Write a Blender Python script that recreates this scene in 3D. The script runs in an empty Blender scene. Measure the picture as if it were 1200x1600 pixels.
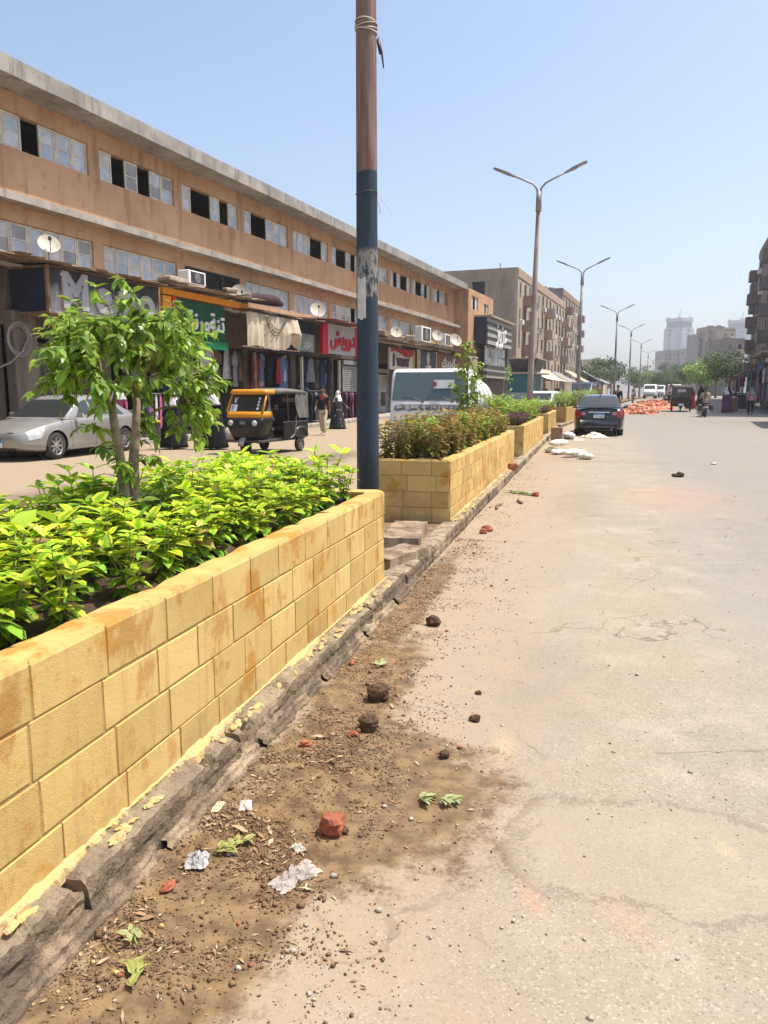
import bpy, math, random
import numpy as np
from mathutils import Vector, Matrix

random.seed(7)
RNG = np.random.default_rng(7)
scene = bpy.context.scene
COL = scene.collection
R = math.radians
sin, cos, pi = math.sin, math.cos, math.pi

# ------------------------------------------------------------------ camera
cam_d = bpy.data.cameras.new('camera')
cam_d.sensor_fit = 'HORIZONTAL'
cam_d.sensor_width = 36
cam_d.lens = 36.0
cam_d.clip_start = 0.05
cam_d.clip_end = 5000
cam = bpy.data.objects.new('camera', cam_d)
COL.objects.link(cam)
cam.location = (0, 0, 1.5)
cam.rotation_euler = (pi / 2 - math.atan(185 / 1200), 0, 0)
scene.camera = cam

# ------------------------------------------------------------------ sky, sun, exposure
SUN_AZ = math.atan2(0.95, 0.10)      # clockwise from +Y
SUN_EL = R(67)
world = bpy.data.worlds.new('World')
scene.world = world
world.use_nodes = True
wn = world.node_tree.nodes
wl = world.node_tree.links
bg = wn['Background']
sky = wn.new('ShaderNodeTexSky')
sky.sky_type = 'NISHITA'
sky.sun_disc = False
sky.sun_elevation = SUN_EL
sky.sun_rotation = SUN_AZ
sky.air_density = 1.0
sky.dust_density = 2.6
sky.ozone_density = 1.2
wl.new(sky.outputs[0], bg.inputs[0])
bg.inputs[1].default_value = 0.15
sun_d = bpy.data.lights.new('sun', 'SUN')
sun_d.energy = 4.6
sun_d.angle = R(0.6)
sun_d.color = (1.0, 0.94, 0.84)
sun = bpy.data.objects.new('sun', sun_d)
COL.objects.link(sun)
sdir = Vector((sin(SUN_AZ) * cos(SUN_EL), cos(SUN_AZ) * cos(SUN_EL), sin(SUN_EL)))
sun.rotation_euler = (-sdir).to_track_quat('-Z', 'Y').to_euler()
sun.location = (20, 10, 40)
scene.view_settings.view_transform = 'Standard'
scene.view_settings.look = 'None'
scene.view_settings.gamma = 1
scene.view_settings.use_curve_mapping = False
scene.view_settings.exposure = 0.57
scene.render.engine = 'CYCLES'
scene.cycles.max_bounces = 6
scene.cycles.volume_bounces = 0
scene.cycles.transparent_max_bounces = 12
scene.cycles.use_denoising = True

# ------------------------------------------------------------------ frames
# P: the planted median.  u runs up the street, v to the left of the kerb face
A15 = R(15)
DP = Vector((sin(A15), cos(A15), 0)); VP = Vector((-cos(A15), sin(A15), 0)); OP = Vector((-0.93, 1.65, 0))
RZP = pi / 2 - A15
BEND = 32.0
def gz(y):
    t = max(0.0, y - 30.0)
    return 0.9 * (1 - math.exp(-(t / 40.0) ** 1.3))
def PW(u, v, z=0.0, ground=True):
    if u > BEND:
        a = R(15 + 5.6)
        d = Vector((sin(a), cos(a), 0)); w = Vector((-cos(a), sin(a), 0))
        p = OP + DP * BEND + d * (u - BEND) + w * v
    else:
        p = OP + DP * u + VP * v
    return Vector((p.x, p.y, z + (gz(p.y) if ground else 0)))
def rzP(u):
    return RZP - (R(5.6) if u > BEND else 0)
# B: the long shop building on the left.  u up the street, v into the building (street = -v)
DB = Vector((.364, .931, 0)).normalized(); NB = Vector((DB.y, -DB.x, 0)); OB = Vector((-5.41, 32.12, 0))
RZB = math.atan2(DB.y, DB.x)
def BW(u, v, z=0.0, ground=False):
    p = OB + DB * u - NB * v
    return Vector((p.x, p.y, z + (gz(p.y) if ground else 0)))

# ------------------------------------------------------------------ mesh helpers
class MB:
    def __init__(s):
        s.v = []; s.f = []; s.m = []; s.uv = None
    def add(s, vs, fs, m=0):
        o = len(s.v)
        s.v.extend([tuple(p) for p in vs])
        for f in fs:
            s.f.append([i + o for i in f]); s.m.append(m)
        return s
    def box(s, x0, x1, y0, y1, z0, z1, m=0):
        vs = [(x, y, z) for z in (z0, z1) for y in (y0, y1) for x in (x0, x1)]
        return s.add(vs, [(0, 2, 3, 1), (4, 5, 7, 6), (0, 1, 5, 4), (2, 6, 7, 3), (0, 4, 6, 2), (1, 3, 7, 5)], m)
    def bbox(s, c, sz, b=0.01, rz=0.0, m=0, rx=0.0, ry=0.0):
        """box with chamfered edges, centre c, full size sz"""
        hx, hy, hz = sz[0] / 2, sz[1] / 2, sz[2] / 2
        b = min(b, hx * .9, hy * .9, hz * .9)
        vs = []; idx = {}
        for sx in (-1, 1):
            for sy in (-1, 1):
                for sz_ in (-1, 1):
                    for k in range(3):
                        p = [sx * (hx - (b if k != 0 else 0)), sy * (hy - (b if k != 1 else 0)), sz_ * (hz - (b if k != 2 else 0))]
                        idx[(sx, sy, sz_, k)] = len(vs); vs.append(p)
        fs = []
        def q(*a): fs.append([idx[i] for i in a])
        for t in (-1, 1):
            q((t, -1, -1, 0), (t, 1, -1, 0), (t, 1, 1, 0), (t, -1, 1, 0))
            q((-1, t, -1, 1), (1, t, -1, 1), (1, t, 1, 1), (-1, t, 1, 1))
            q((-1, -1, t, 2), (1, -1, t, 2), (1, 1, t, 2), (-1, 1, t, 2))
        for a in (-1, 1):
            for c_ in (-1, 1):
                q((a, c_, -1, 0), (a, c_, 1, 0), (a, c_, 1, 1), (a, c_, -1, 1))
                q((a, -1, c_, 0), (a, 1, c_, 0), (a, 1, c_, 2), (a, -1, c_, 2))
                q((-1, a, c_, 1), (1, a, c_, 1), (1, a, c_, 2), (-1, a, c_, 2))
                for e in (-1, 1):
                    q((a, c_, e, 0), (a, c_, e, 1), (a, c_, e, 2))
        M_ = Matrix.Rotation(rz, 3, 'Z') @ Matrix.Rotation(ry, 3, 'Y') @ Matrix.Rotation(rx, 3, 'X')
        c = Vector(c)
        return s.add([c + M_ @ Vector(p) for p in vs], fs, m)
    def tube(s, pts, rad, n=8, cap=True, m=0, closed=False):
        pts = [Vector(p) for p in pts]
        if not hasattr(rad, '__len__'): rad = [rad] * len(pts)
        rings = []; up = None
        N = len(pts)
        for i, p in enumerate(pts):
            a = pts[i - 1] if (i > 0 or closed) else p
            b = pts[(i + 1) % N] if (i < N - 1 or closed) else p
            d = (b - a)
            if d.length < 1e-9: d = Vector((0, 0, 1))
            d.normalize()
            if up is None:
                up = Vector((0, 0, 1)) if abs(d.z) < .9 else Vector((1, 0, 0))
            x = d.cross(up)
            if x.length < 1e-6: x = d.orthogonal()
            x.normalize(); y = d.cross(x).normalized(); up = -y
            rings.append([p + x * (rad[i] * cos(2 * pi * k / n)) + y * (rad[i] * sin(2 * pi * k / n)) for k in range(n)])
        vs = [q for r in rings for q in r]
        fs = []
        for i in range(N - 1 + (1 if closed else 0)):
            j = (i + 1) % N
            for k in range(n):
                fs.append((i * n + k, i * n + (k + 1) % n, j * n + (k + 1) % n, j * n + k))
        if cap and not closed:
            fs.append(list(range(n))[::-1]); fs.append([(N - 1) * n + k for k in range(n)])
        return s.add(vs, fs, m)
    def lathe(s, prof, n=16, c=(0, 0, 0), axis='Z', m=0, cap=True):
        vs = []
        for r, z in prof:
            for k in range(n):
                a = 2 * pi * k / n
                p = (r * cos(a), r * sin(a), z)
                if axis == 'Y': p = (p[0], p[2], p[1])
                elif axis == 'X': p = (p[2], p[0], p[1])
                vs.append((p[0] + c[0], p[1] + c[1], p[2] + c[2]))
        fs = []
        for i in range(len(prof) - 1):
            for k in range(n):
                fs.append((i * n + k, i * n + (k + 1) % n, (i + 1) * n + (k + 1) % n, (i + 1) * n + k))
        if cap:
            fs.append(list(range(n))[::-1]); fs.append([(len(prof) - 1) * n + k for k in range(n)])
        return s.add(vs, fs, m)
    def prism(s, poly, h0, h1, plane='XY', m=0):
        """extrude a polygon; plane XZ means poly=(x,z) extruded along y"""
        n = len(poly)
        def mk(p, h):
            return (p[0], p[1], h) if plane == 'XY' else ((p[0], h, p[1]) if plane == 'XZ' else (h, p[0], p[1]))
        vs = [mk(p, h0) for p in poly] + [mk(p, h1) for p in poly]
        fs = [list(range(n))[::-1], [n + i for i in range(n)]]
        fs += [(i, (i + 1) % n, n + (i + 1) % n, n + i) for i in range(n)]
        return s.add(vs, fs, m)
    def grid(s, fn, nu, nv, m=0, flip=False):
        vs = [fn(i / nu, j / nv) for j in range(nv + 1) for i in range(nu + 1)]
        fs = []
        for j in range(nv):
            for i in range(nu):
                a = j * (nu + 1) + i
                f = (a, a + 1, a + nu + 2, a + nu + 1)
                fs.append(f[::-1] if flip else f)
        return s.add(vs, fs, m)
    def blob(s, c, r, n=8, jit=.25, seed=0, m=0, flat=1.0):
        """irregular lump"""
        rr = random.Random(seed); c = Vector(c)
        if not hasattr(r, '__len__'): r = (r, r, r * flat)
        rows = max(3, n // 2)
        vs = [(c.x, c.y, c.z - r[2])]
        for j in range(1, rows):
            th = pi * j / rows
            for k in range(n):
                a = 2 * pi * k / n + (j % 2) * pi / n
                q = 1 + rr.uniform(-jit, jit)
                vs.append((c.x + r[0] * q * sin(th) * cos(a), c.y + r[1] * q * sin(th) * sin(a), c.z - r[2] * q * cos(th)))
        vs.append((c.x, c.y, c.z + r[2]))
        fs = []
        for k in range(n): fs.append((0, 1 + (k + 1) % n, 1 + k))
        for j in range(rows - 2):
            for k in range(n):
                fs.append((1 + j * n + k, 1 + j * n + (k + 1) % n, 1 + (j + 1) * n + (k + 1) % n, 1 + (j + 1) * n + k))
        t = len(vs) - 1; b = 1 + (rows - 2) * n
        for k in range(n): fs.append((b + k, b + (k + 1) % n, t))
        return s.add(vs, fs, m)
    def mesh(s, name, mats, smooth=False):
        me = bpy.data.meshes.new(name)
        me.from_pydata(s.v, [], s.f)
        if not isinstance(mats, (list, tuple)): mats = [mats]
        for q in mats: me.materials.append(q)
        if len(mats) > 1: me.polygons.foreach_set('material_index', s.m)
        if smooth: me.polygons.foreach_set('use_smooth', [True] * len(me.polygons))
        me.update()
        return me
    def build(s, name, mats, parent=None, smooth=False, loc=None, rz=None, fixn=False):
        me = s.mesh(name, mats, smooth)
        if fixn:
            import bmesh
            bm = bmesh.new(); bm.from_mesh(me); bmesh.ops.recalc_face_normals(bm, faces=bm.faces); bm.to_mesh(me); bm.free()
        return link(name, me, parent, loc, rz)

def link(name, data, parent=None, loc=None, rz=None):
    o = bpy.data.objects.new(name, data)
    COL.objects.link(o)
    if parent is not None: o.parent = parent
    if loc is not None: o.location = loc
    if rz is not None: o.rotation_euler = (0, 0, rz)
    return o
def tag(o, label=None, cat=None, group=None, kind=None):
    if label: o['label'] = label
    if cat: o['category'] = cat
    if group: o['group'] = group
    if kind: o['kind'] = kind
    return o
def thing(name, label, cat, loc=(0, 0, 0), rz=0.0, group=None):
    o = link(name, None, None, loc, rz)
    o.empty_display_size = .1
    return tag(o, label, cat, group)
def copy_tree(o, parent=None):
    c = o.copy(); COL.objects.link(c); c.parent = parent
    for ch in list(o.children): copy_tree(ch, c)
    return c
def np_mesh(name, v, faces_n, mats, uv=None, smooth=True, mi=None):
    """v (N,3); faces_n list of (M,k) index arrays"""
    me = bpy.data.meshes.new(name)
    nl = sum(f.size for f in faces_n); nf = sum(f.shape[0] for f in faces_n)
    me.vertices.add(len(v)); me.vertices.foreach_set('co', np.asarray(v, np.float32).ravel())
    me.loops.add(nl); me.polygons.add(nf)
    li = np.concatenate([f.ravel() for f in faces_n]).astype(np.int32)
    ln = np.concatenate([np.full(f.shape[0], f.shape[1]) for f in faces_n]).astype(np.int32)
    st = np.concatenate([[0], np.cumsum(ln)[:-1]]).astype(np.int32)
    me.loops.foreach_set('vertex_index', li)
    me.polygons.foreach_set('loop_start', st); me.polygons.foreach_set('loop_total', ln)
    if smooth: me.polygons.foreach_set('use_smooth', np.ones(nf, bool))
    if not isinstance(mats, (list, tuple)): mats = [mats]
    for q in mats: me.materials.append(q)
    if mi is not None: me.polygons.foreach_set('material_index', np.asarray(mi, np.int32))
    if uv is not None:
        l = me.uv_layers.new(name='UVMap'); l.data.foreach_set('uv', np.asarray(uv, np.float32)[li].ravel())
    me.update(calc_edges=True); me.validate()
    return me
def scatter(name, tv, tfs, mats4, mats, tuv=None, uvz=None, smooth=True):
    """merge many transformed copies of one template into a mesh. mats4 (K,4,4)"""
    tv = np.asarray(tv, float); K = len(mats4); n = len(tv)
    mats4 = np.asarray(mats4)
    v = np.einsum('kij,nj->kni', mats4[:, :3, :3], tv) + mats4[:, None, :3, 3]
    fs = [(np.asarray(f)[None] + (np.arange(K) * n)[:, None, None]).reshape(-1, np.asarray(f).shape[1]) for f in tfs]
    uv = None
    if tuv is not None: uv = np.tile(np.asarray(tuv), (K, 1))
    return np_mesh(name, v.reshape(-1, 3), fs, mats, uv, smooth)

# a folded, curling leaf: midrib along +x, face up +z, unit length, width ~.5
LEAF_V = np.array([(0, 0, 0), (.3, .21, .045), (.3, 0, 0), (.3, -.21, .045), (.66, .17, -.01), (.66, 0, -.06), (.66, -.17, -.01), (1, 0, -.2)], float)
LEAF_F3 = np.array([(0, 2, 1), (0, 3, 2), (4, 5, 7), (5, 6, 7)])
LEAF_F4 = np.array([(1, 2, 5, 4), (2, 3, 6, 5)])
LEAF_UV = np.array([(0, .5), (.3, 1), (.3, .5), (.3, 0), (.66, 1), (.66, .5), (.66, 0), (1, .5)])
def leaf_m4(p, d, up, L, W=1.0):
    d = Vector(d).normalized(); y = Vector(up).cross(d)
    if y.length < 1e-5: y = d.orthogonal()
    y.normalize(); z = d.cross(y)
    m = np.eye(4)
    m[:3, 0] = np.array(d) * L; m[:3, 1] = np.array(y) * L * W; m[:3, 2] = np.array(z) * L; m[:3, 3] = p
    return m
def leaf_mesh(name, m4s, mat, idx=None):
    me = scatter(name, LEAF_V, [LEAF_F3, LEAF_F4], m4s, mat, LEAF_UV)
    if idx is not None:
        me.polygons.foreach_set('material_index', np.concatenate([np.repeat(idx, 4), np.repeat(idx, 2)]).astype(np.int32)); me.update()
    return me

def wall_cells(mb, x0, x1, z0, z1, y0, y1, holes, m=0):
    """solid wall between y0,y1 with rectangular holes (hx0,hx1,hz0,hz1)"""
    zs = sorted({z0, z1, *[h[2] for h in holes], *[h[3] for h in holes]})
    zs = [z for z in zs if z0 <= z <= z1]
    for za, zb in zip(zs[:-1], zs[1:]):
        row = sorted([(h[0], h[1]) for h in holes if h[2] <= za + 1e-6 and h[3] >= zb - 1e-6])
        x = x0
        for a, b in row:
            if a > x + 1e-6: mb.box(x, a, y0, y1, za, zb, m)
            x = max(x, b)
        if x1 > x + 1e-6: mb.box(x, x1, y0, y1, za, zb, m)
    return mb

# ------------------------------------------------------------------ Arabic lettering: joined glyph forms in drawing order
_AR = {'ا': (0xFE8D, 2), 'ب': (0xFE8F, 4), 'ة': (0xFE93, 2), 'ت': (0xFE95, 4), 'ج': (0xFE9D, 4), 'ح': (0xFEA1, 4), 'د': (0xFEA9, 2), 'ر': (0xFEAD, 2),
       'ز': (0xFEAF, 2), 'س': (0xFEB1, 4), 'ش': (0xFEB5, 4), 'ظ': (0xFEC5, 4), 'ع': (0xFEC9, 4), 'ف': (0xFED1, 4), 'ك': (0xFED9, 4), 'ل': (0xFEDD, 4),
       'م': (0xFEE1, 4), 'ن': (0xFEE5, 4), 'ه': (0xFEE9, 4), 'و': (0xFEED, 2), 'ي': (0xFEF1, 4), 'ئ': (0xFE89, 4)}
def arabic(s):
    out = []
    for i, c in enumerate(s):
        if c not in _AR:
            out.append(c); continue
        code, k = _AR[c]
        pj = i > 0 and s[i - 1] in _AR and _AR[s[i - 1]][1] == 4
        nj = k == 4 and i + 1 < len(s) and s[i + 1] in _AR
        out.append(chr(code + ((3 if nj else 1) if pj else (2 if nj else 0))))
    return ''.join(out[::-1])
def text_mesh(name, s, size, mat, depth=.01, bold=0.0):
    c = bpy.data.curves.new('lettering', 'FONT')
    c.body = s; c.size = size; c.extrude = depth; c.offset = bold
    c.align_x = 'CENTER'; c.align_y = 'CENTER'; c.resolution_u = 3
    o = bpy.data.objects.new('lettering', c); COL.objects.link(o)
    dg = bpy.context.evaluated_depsgraph_get()
    me = bpy.data.meshes.new_from_object(o.evaluated_get(dg))
    me.name = name
    bpy.data.objects.remove(o); bpy.data.curves.remove(c)
    me.materials.clear(); me.materials.append(mat)
    return me
def text_obj(name, s, size, mat, parent, loc, rot, depth=.01, bold=0.0, scale=(1, 1, 1)):
    o = link(name, text_mesh(name, s, size, mat, depth, bold), parent, loc)
    o.rotation_euler = rot; o.scale = scale
    return o

# ------------------------------------------------------------------ materials
MATS = {}
def nodes_of(name):
    m = bpy.data.materials.new(name); m.use_nodes = True
    nt = m.node_tree
    return m, nt, nt.nodes['Principled BSDF']
def nd(nt, typ, **kw):
    n = nt.nodes.new(typ)
    for k, v in kw.items():
        if k.startswith('i_'):
            n.inputs[int(k[2:]) if k[2:].isdigit() else k[2:].replace('_', ' ')].default_value = v
        else: setattr(n, k, v)
    return n
def c4(c): return (c[0], c[1], c[2], 1)
def noise(nt, vec, scale, detail=4, rough=.55, dist=0.0):
    n = nd(nt, 'ShaderNodeTexNoise'); n.inputs['Scale'].default_value = scale; n.inputs['Detail'].default_value = detail
    n.inputs['Roughness'].default_value = rough; n.inputs['Distortion'].default_value = dist
    if vec is not None: nt.links.new(vec, n.inputs['Vector'])
    return n.outputs['Fac']
def ramp(nt, fac, a, b, lo=0.0, hi=1.0):
    n = nd(nt, 'ShaderNodeMapRange'); n.interpolation_type = 'SMOOTHSTEP'
    n.inputs[1].default_value = a; n.inputs[2].default_value = b; n.inputs[3].default_value = lo; n.inputs[4].default_value = hi
    nt.links.new(fac, n.inputs[0])
    return n.outputs[0]
def mixc(nt, fac, a, b, mode='MIX'):
    n = nd(nt, 'ShaderNodeMix', data_type='RGBA', blend_type=mode)
    for s, x in ((6, a), (7, b)):
        if isinstance(x, (tuple, list)): n.inputs[s].default_value = c4(x)
        else: nt.links.new(x, n.inputs[s])
    if isinstance(fac, (int, float)): n.inputs[0].default_value = fac
    else: nt.links.new(fac, n.inputs[0])
    return n.outputs[2]
def math_(nt, op, a, b=None, clamp=False):
    n = nd(nt, 'ShaderNodeMath', operation=op, use_clamp=clamp)
    for i, x in enumerate((a, b)):
        if x is None: continue
        if isinstance(x, (int, float)): n.inputs[i].default_value = x
        else: nt.links.new(x, n.inputs[i])
    return n.outputs[0]
def position(nt, rz=0.0, loc=(0, 0, 0), scale=(1, 1, 1)):
    g = nd(nt, 'ShaderNodeNewGeometry')
    mp = nd(nt, 'ShaderNodeMapping', vector_type='TEXTURE')
    mp.inputs['Location'].default_value = loc; mp.inputs['Rotation'].default_value = (0, 0, rz); mp.inputs['Scale'].default_value = scale
    nt.links.new(g.outputs['Position'], mp.inputs['Vector'])
    return mp.outputs[0]
def bump(nt, bsdf, h, strength=.3, dist=.01):
    b = nd(nt, 'ShaderNodeBump'); b.inputs['Strength'].default_value = strength; b.inputs['Distance'].default_value = dist
    nt.links.new(h, b.inputs['Height']); nt.links.new(b.outputs[0], bsdf.inputs['Normal'])
def M(name, col, rough=.8, col2=None, scale=3.0, fine=40.0, var=.12, bmp=0.0, bscale=60.0, bdist=.005, metal=0.0, spec=.3, contrast=(.35, .65), coat=0.0):
    """general procedural material: two tones by noise, fine mottling, optional relief"""
    if name in MATS: return MATS[name]
    m, nt, b = nodes_of(name)
    pos = position(nt)
    if col2 is None: col2 = tuple(c * .78 for c in col)
    c = mixc(nt, ramp(nt, noise(nt, pos, scale, 5), *contrast), col, col2)
    f = noise(nt, pos, fine, 3)
    c = mixc(nt, 1.0, c, mixc(nt, f, (1 - var,) * 3, (1 + var,) * 3), 'MULTIPLY')
    nt.links.new(c, b.inputs['Base Color'])
    nt.links.new(ramp(nt, noise(nt, pos, scale * 2, 3), .3, .7, max(.02, rough - .1), min(1, rough + .1)), b.inputs['Roughness'])
    b.inputs['Metallic'].default_value = metal
    b.inputs['Specular IOR Level'].default_value = spec
    if coat: b.inputs['Coat Weight'].default_value = coat; b.inputs['Coat Roughness'].default_value = .08
    if bmp: bump(nt, b, noise(nt, pos, bscale, 4, .6), bmp, bdist)
    MATS[name] = m
    return m
# ------------------------------------------------------------------ special materials
def make_road():
    m, nt, b = nodes_of('dusty_asphalt')
    L = nt.links
    pos = position(nt)
    P = position(nt, RZP, tuple(OP))
    base = mixc(nt, ramp(nt, noise(nt, pos, .35, 5), .35, .65), (.302, .253, .182), (.264, .227, .175))
    base = mixc(nt, ramp(nt, noise(nt, pos, 2.2, 6, .65), .45, .7), base, (.345, .295, .228))
    # long tyre-polished greyish bands up the carriageway
    sx = nd(nt, 'ShaderNodeMapping'); sx.inputs['Scale'].default_value = (.04, .8, 1); L.new(P, sx.inputs[0])
    base = mixc(nt, ramp(nt, noise(nt, sx.outputs[0], 1.0, 3), .48, .66, 0, .6), base, (.272, .245, .215))
    # aggregate
    vo = nd(nt, 'ShaderNodeTexVoronoi'); vo.inputs['Scale'].default_value = 150; L.new(pos, vo.inputs['Vector'])
    sp = nd(nt, 'ShaderNodeSeparateColor'); L.new(vo.outputs['Color'], sp.inputs[0])
    base = mixc(nt, ramp(nt, sp.outputs[0], .80, .99, 0, .42), base, (.50, .44, .36))
    base = mixc(nt, ramp(nt, sp.outputs[1], .80, .99, 0, .55), base, (.15, .12, .09))
    f = noise(nt, pos, 260, 2)
    base = mixc(nt, 1.0, base, mixc(nt, f, (.72,) * 3, (1.28,) * 3), 'MULTIPLY')
    # hairline cracks, broken up
    dv = nd(nt, 'ShaderNodeVectorMath', operation='ADD'); nz = nd(nt, 'ShaderNodeTexNoise'); nz.inputs['Scale'].default_value = 1.6; nz.inputs['Detail'].default_value = 6; L.new(pos, nz.inputs['Vector'])
    L.new(pos, dv.inputs[0]); L.new(nz.outputs['Color'], dv.inputs[1])
    ve = nd(nt, 'ShaderNodeTexVoronoi', feature='DISTANCE_TO_EDGE'); ve.inputs['Scale'].default_value = .75; L.new(dv.outputs[0], ve.inputs['Vector'])
    base = mixc(nt, math_(nt, 'MULTIPLY', ramp(nt, ve.outputs['Distance'], .010, .002), ramp(nt, noise(nt, pos, .9, 4), .47, .58, 0, .85)), base, (.12, .095, .075))
    # patched area with a greyer mix
    base = mixc(nt, ramp(nt, noise(nt, pos, .22, 6, .7), .555, .575, 0, .45), base, (.255, .232, .20))
    grain = ramp(nt, noise(nt, pos, 150, 3, .7), .42, .56)
    xyz = nd(nt, 'ShaderNodeSeparateXYZ'); L.new(P, xyz.inputs[0])
    wob = noise(nt, pos, 3.5, 6, .62)
    wob2 = noise(nt, pos, 11, 5, .65)
    wob3 = noise(nt, pos, 60, 4, .7)
    def ell(u, v, ru, rv, lo, hi, wamt=.8, amt=1.0, rot=0.0):
        mp = nd(nt, 'ShaderNodeMapping', vector_type='TEXTURE')
        mp.inputs['Location'].default_value = (u, v, 0); mp.inputs['Scale'].default_value = (ru, rv, 1000); mp.inputs['Rotation'].default_value = (0, 0, rot)
        L.new(P, mp.inputs[0])
        ln = nd(nt, 'ShaderNodeVectorMath', operation='LENGTH'); L.new(mp.outputs[0], ln.inputs[0])
        d = math_(nt, 'ADD', ln.outputs['Value'], math_(nt, 'MULTIPLY', math_(nt, 'SUBTRACT', wob, .5), wamt * 1.6))
        d = math_(nt, 'ADD', d, math_(nt, 'MULTIPLY', math_(nt, 'SUBTRACT', wob2, .5), wamt * .7))
        d = math_(nt, 'ADD', d, math_(nt, 'MULTIPLY', math_(nt, 'SUBTRACT', wob3, .5), wamt * .75))
        k_ = ramp(nt, d, hi, lo, 0, amt)
        return (math_(nt, 'MULTIPLY', k_, grain) if wamt > 1 else k_), d
    def over(c, mask, col):
        return mixc(nt, mask, c, col)
    base = mixc(nt, ramp(nt, math_(nt, 'ADD', xyz.outputs[1], math_(nt, 'MULTIPLY', math_(nt, 'SUBTRACT', wob, .5), 1.6)), -1.7, -3.6, 0, .7), base, (.225, .205, .182))
    # dry soil dust brushed out from the kerb
    dust = ramp(nt, math_(nt, 'ADD', xyz.outputs[1], math_(nt, 'MULTIPLY', math_(nt, 'SUBTRACT', wob, .5), 2.2)), -1.7, -.3, 0, .75)
    base = over(base, dust, (.32, .242, .152))
    # dried-out puddle with a rim
    k, d = ell(1.14, -1.60, .34, .52, .90, 1.02, .62, .42)
    base = over(base, k, (.315, .262, .195))
    rim = math_(nt, 'MULTIPLY', ramp(nt, d, .9, .98), ramp(nt, d, 1.05, .99))
    base = over(base, math_(nt, 'MULTIPLY', math_(nt, 'MULTIPLY', rim, .85), ramp(nt, wob2, .34, .5)), (.20, .165, .125))
    k, d = ell(2.7, -1.15, .7, .35, .2, 1.3, 1.3, .45); base = over(base, k, (.19, .15, .105))
    # darker grime strips further up
    for u, v, ru, rv in ((9.5, -1.2, 2.0, .5), (16.4, -1.9, .5, 1.6), (17.2, -.8, 1.2, .9)):
        k, d = ell(u, v, ru, rv, .2, 1.25, 1.3, .6); base = over(base, k, (.19, .145, .105))
    # red brick dust and yellow powder
    k, d = ell(.79, -1.21, .075, .03, -.2, 1.5, 1.5, .5, .4); base = over(base, k, (.56, .25, .12))
    k, d = ell(.76, -1.49, .11, .06, -.3, 1.6, 1.8, .42, .6); base = over(base, k, (.54, .28, .16))
    k, d = ell(10.5, -2.6, 2.2, .9, .1, 1.4, 1.1, .35); base = over(base, k, (.52, .26, .16))
    k, d = ell(1.75, -1.01, .18, .06, -.2, 1.5, 1.2, .5); base = over(base, k, (.58, .44, .20))
    k, d = ell(1.2, -1.82, .07, .03, -.2, 1.5, 1.2, .4, .5); base = over(base, k, (.60, .47, .25))
    # mud tracked along the left carriageway
    for u, v, ru, rv in ((9.0, 6.3, 9.0, .9), (15.5, 4.6, 3.0, .6), (3.0, 8.5, 6.0, .8)):
        k, d = ell(u, v, ru, rv, .4, 1.2, .9, .8); base = over(base, k, (.17, .125, .088))
    # wet soil spilled from the beds
    for u, v, ru, rv in ((1.25, -.52, .62, .58), (.4, -.28, .9, .30), (2.3, -.25, 1.0, .26), (4.0, -.12, 1.6, .16)):
        k, d = ell(u, v, ru, rv, .76, 1.16, .85, .92)
        base = over(base, k, mixc(nt, ramp(nt, wob2, .35, .65), (.105, .062, .031), (.22, .14, .07)))
    L.new(base, b.inputs['Base Color'])
    b.inputs['Roughness'].default_value = .88; b.inputs['Specular IOR Level'].default_value = .25
    h = math_(nt, 'ADD', math_(nt, 'MULTIPLY', sp.outputs[2], .5), noise(nt, pos, 180, 4, .7))
    bump(nt, b, h, .45, .004)
    return m
MATS['road'] = make_road()

def make_yellow(name, joint=False):
    m, nt, b = nodes_of(name)
    L = nt.links
    pos = position(nt)
    c = mixc(nt, ramp(nt, noise(nt, pos, 1.6, 5), .35, .7), (.575, .41, .155), (.51, .35, .118))
    c = mixc(nt, ramp(nt, noise(nt, pos, 9, 4), .5, .75, 0, .6), c, (.62, .455, .18))
    st = position(nt, RZP, tuple(OP), (.10, 1, 1.0))     # tall streaks: water and mud running down
    str_ = noise(nt, st, 1.9, 4, .6)
    c = mixc(nt, ramp(nt, str_, .52, .70, 0, .6), c, (.42, .27, .11))
    blot = noise(nt, pos, 3.1, 5, .65)
    c = mixc(nt, ramp(nt, blot, .535, .62, 0, .85), c, (.47, .235, .045))
    c = mixc(nt, ramp(nt, noise(nt, position(nt, RZP, (3, 5, 1), (.5, 1, .8)), 2.2, 5, .7), .545, .64, 0, .75), c, (.40, .215, .06))
    zz = nd(nt, 'ShaderNodeSeparateXYZ'); L.new(pos, zz.inputs[0])
    mud = math_(nt, 'ADD', zz.outputs[2], math_(nt, 'MULTIPLY', math_(nt, 'SUBTRACT', noise(nt, pos, 7, 5, .65), .5), .55))
    c = mixc(nt, ramp(nt, mud, .27, .10, 0, .55), c, (.36, .25, .12))
    c = mixc(nt, ramp(nt, noise(nt, pos, 4.3, 6, .72), .665, .69, 0, .75), c, (.36, .30, .22))
    c = mixc(nt, ramp(nt, noise(nt, pos, 55, 3), .62, .8, 0, .5), c, (.30, .18, .07))
    oi = nd(nt, 'ShaderNodeObjectInfo')
    c = mixc(nt, 1.0, c, mixc(nt, oi.outputs['Random'], (.86, .85, .82), (1.10, 1.10, 1.12)), 'MULTIPLY')
    if joint: c = mixc(nt, .42, c, (.24, .145, .06))
    L.new(c, b.inputs['Base Color'])
    b.inputs['Roughness'].default_value = .82; b.inputs['Specular IOR Level'].default_value = .2
    h = math_(nt, 'ADD', noise(nt, pos, 230, 3, .6), math_(nt, 'MULTIPLY', noise(nt, pos, 60, 4), .8))
    bump(nt, b, h, .55, .004)
    return m
MATS['yellow'] = make_yellow('yellow_stucco'); MATS['yjoint'] = make_yellow('yellow_stucco_joint', True)

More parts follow.
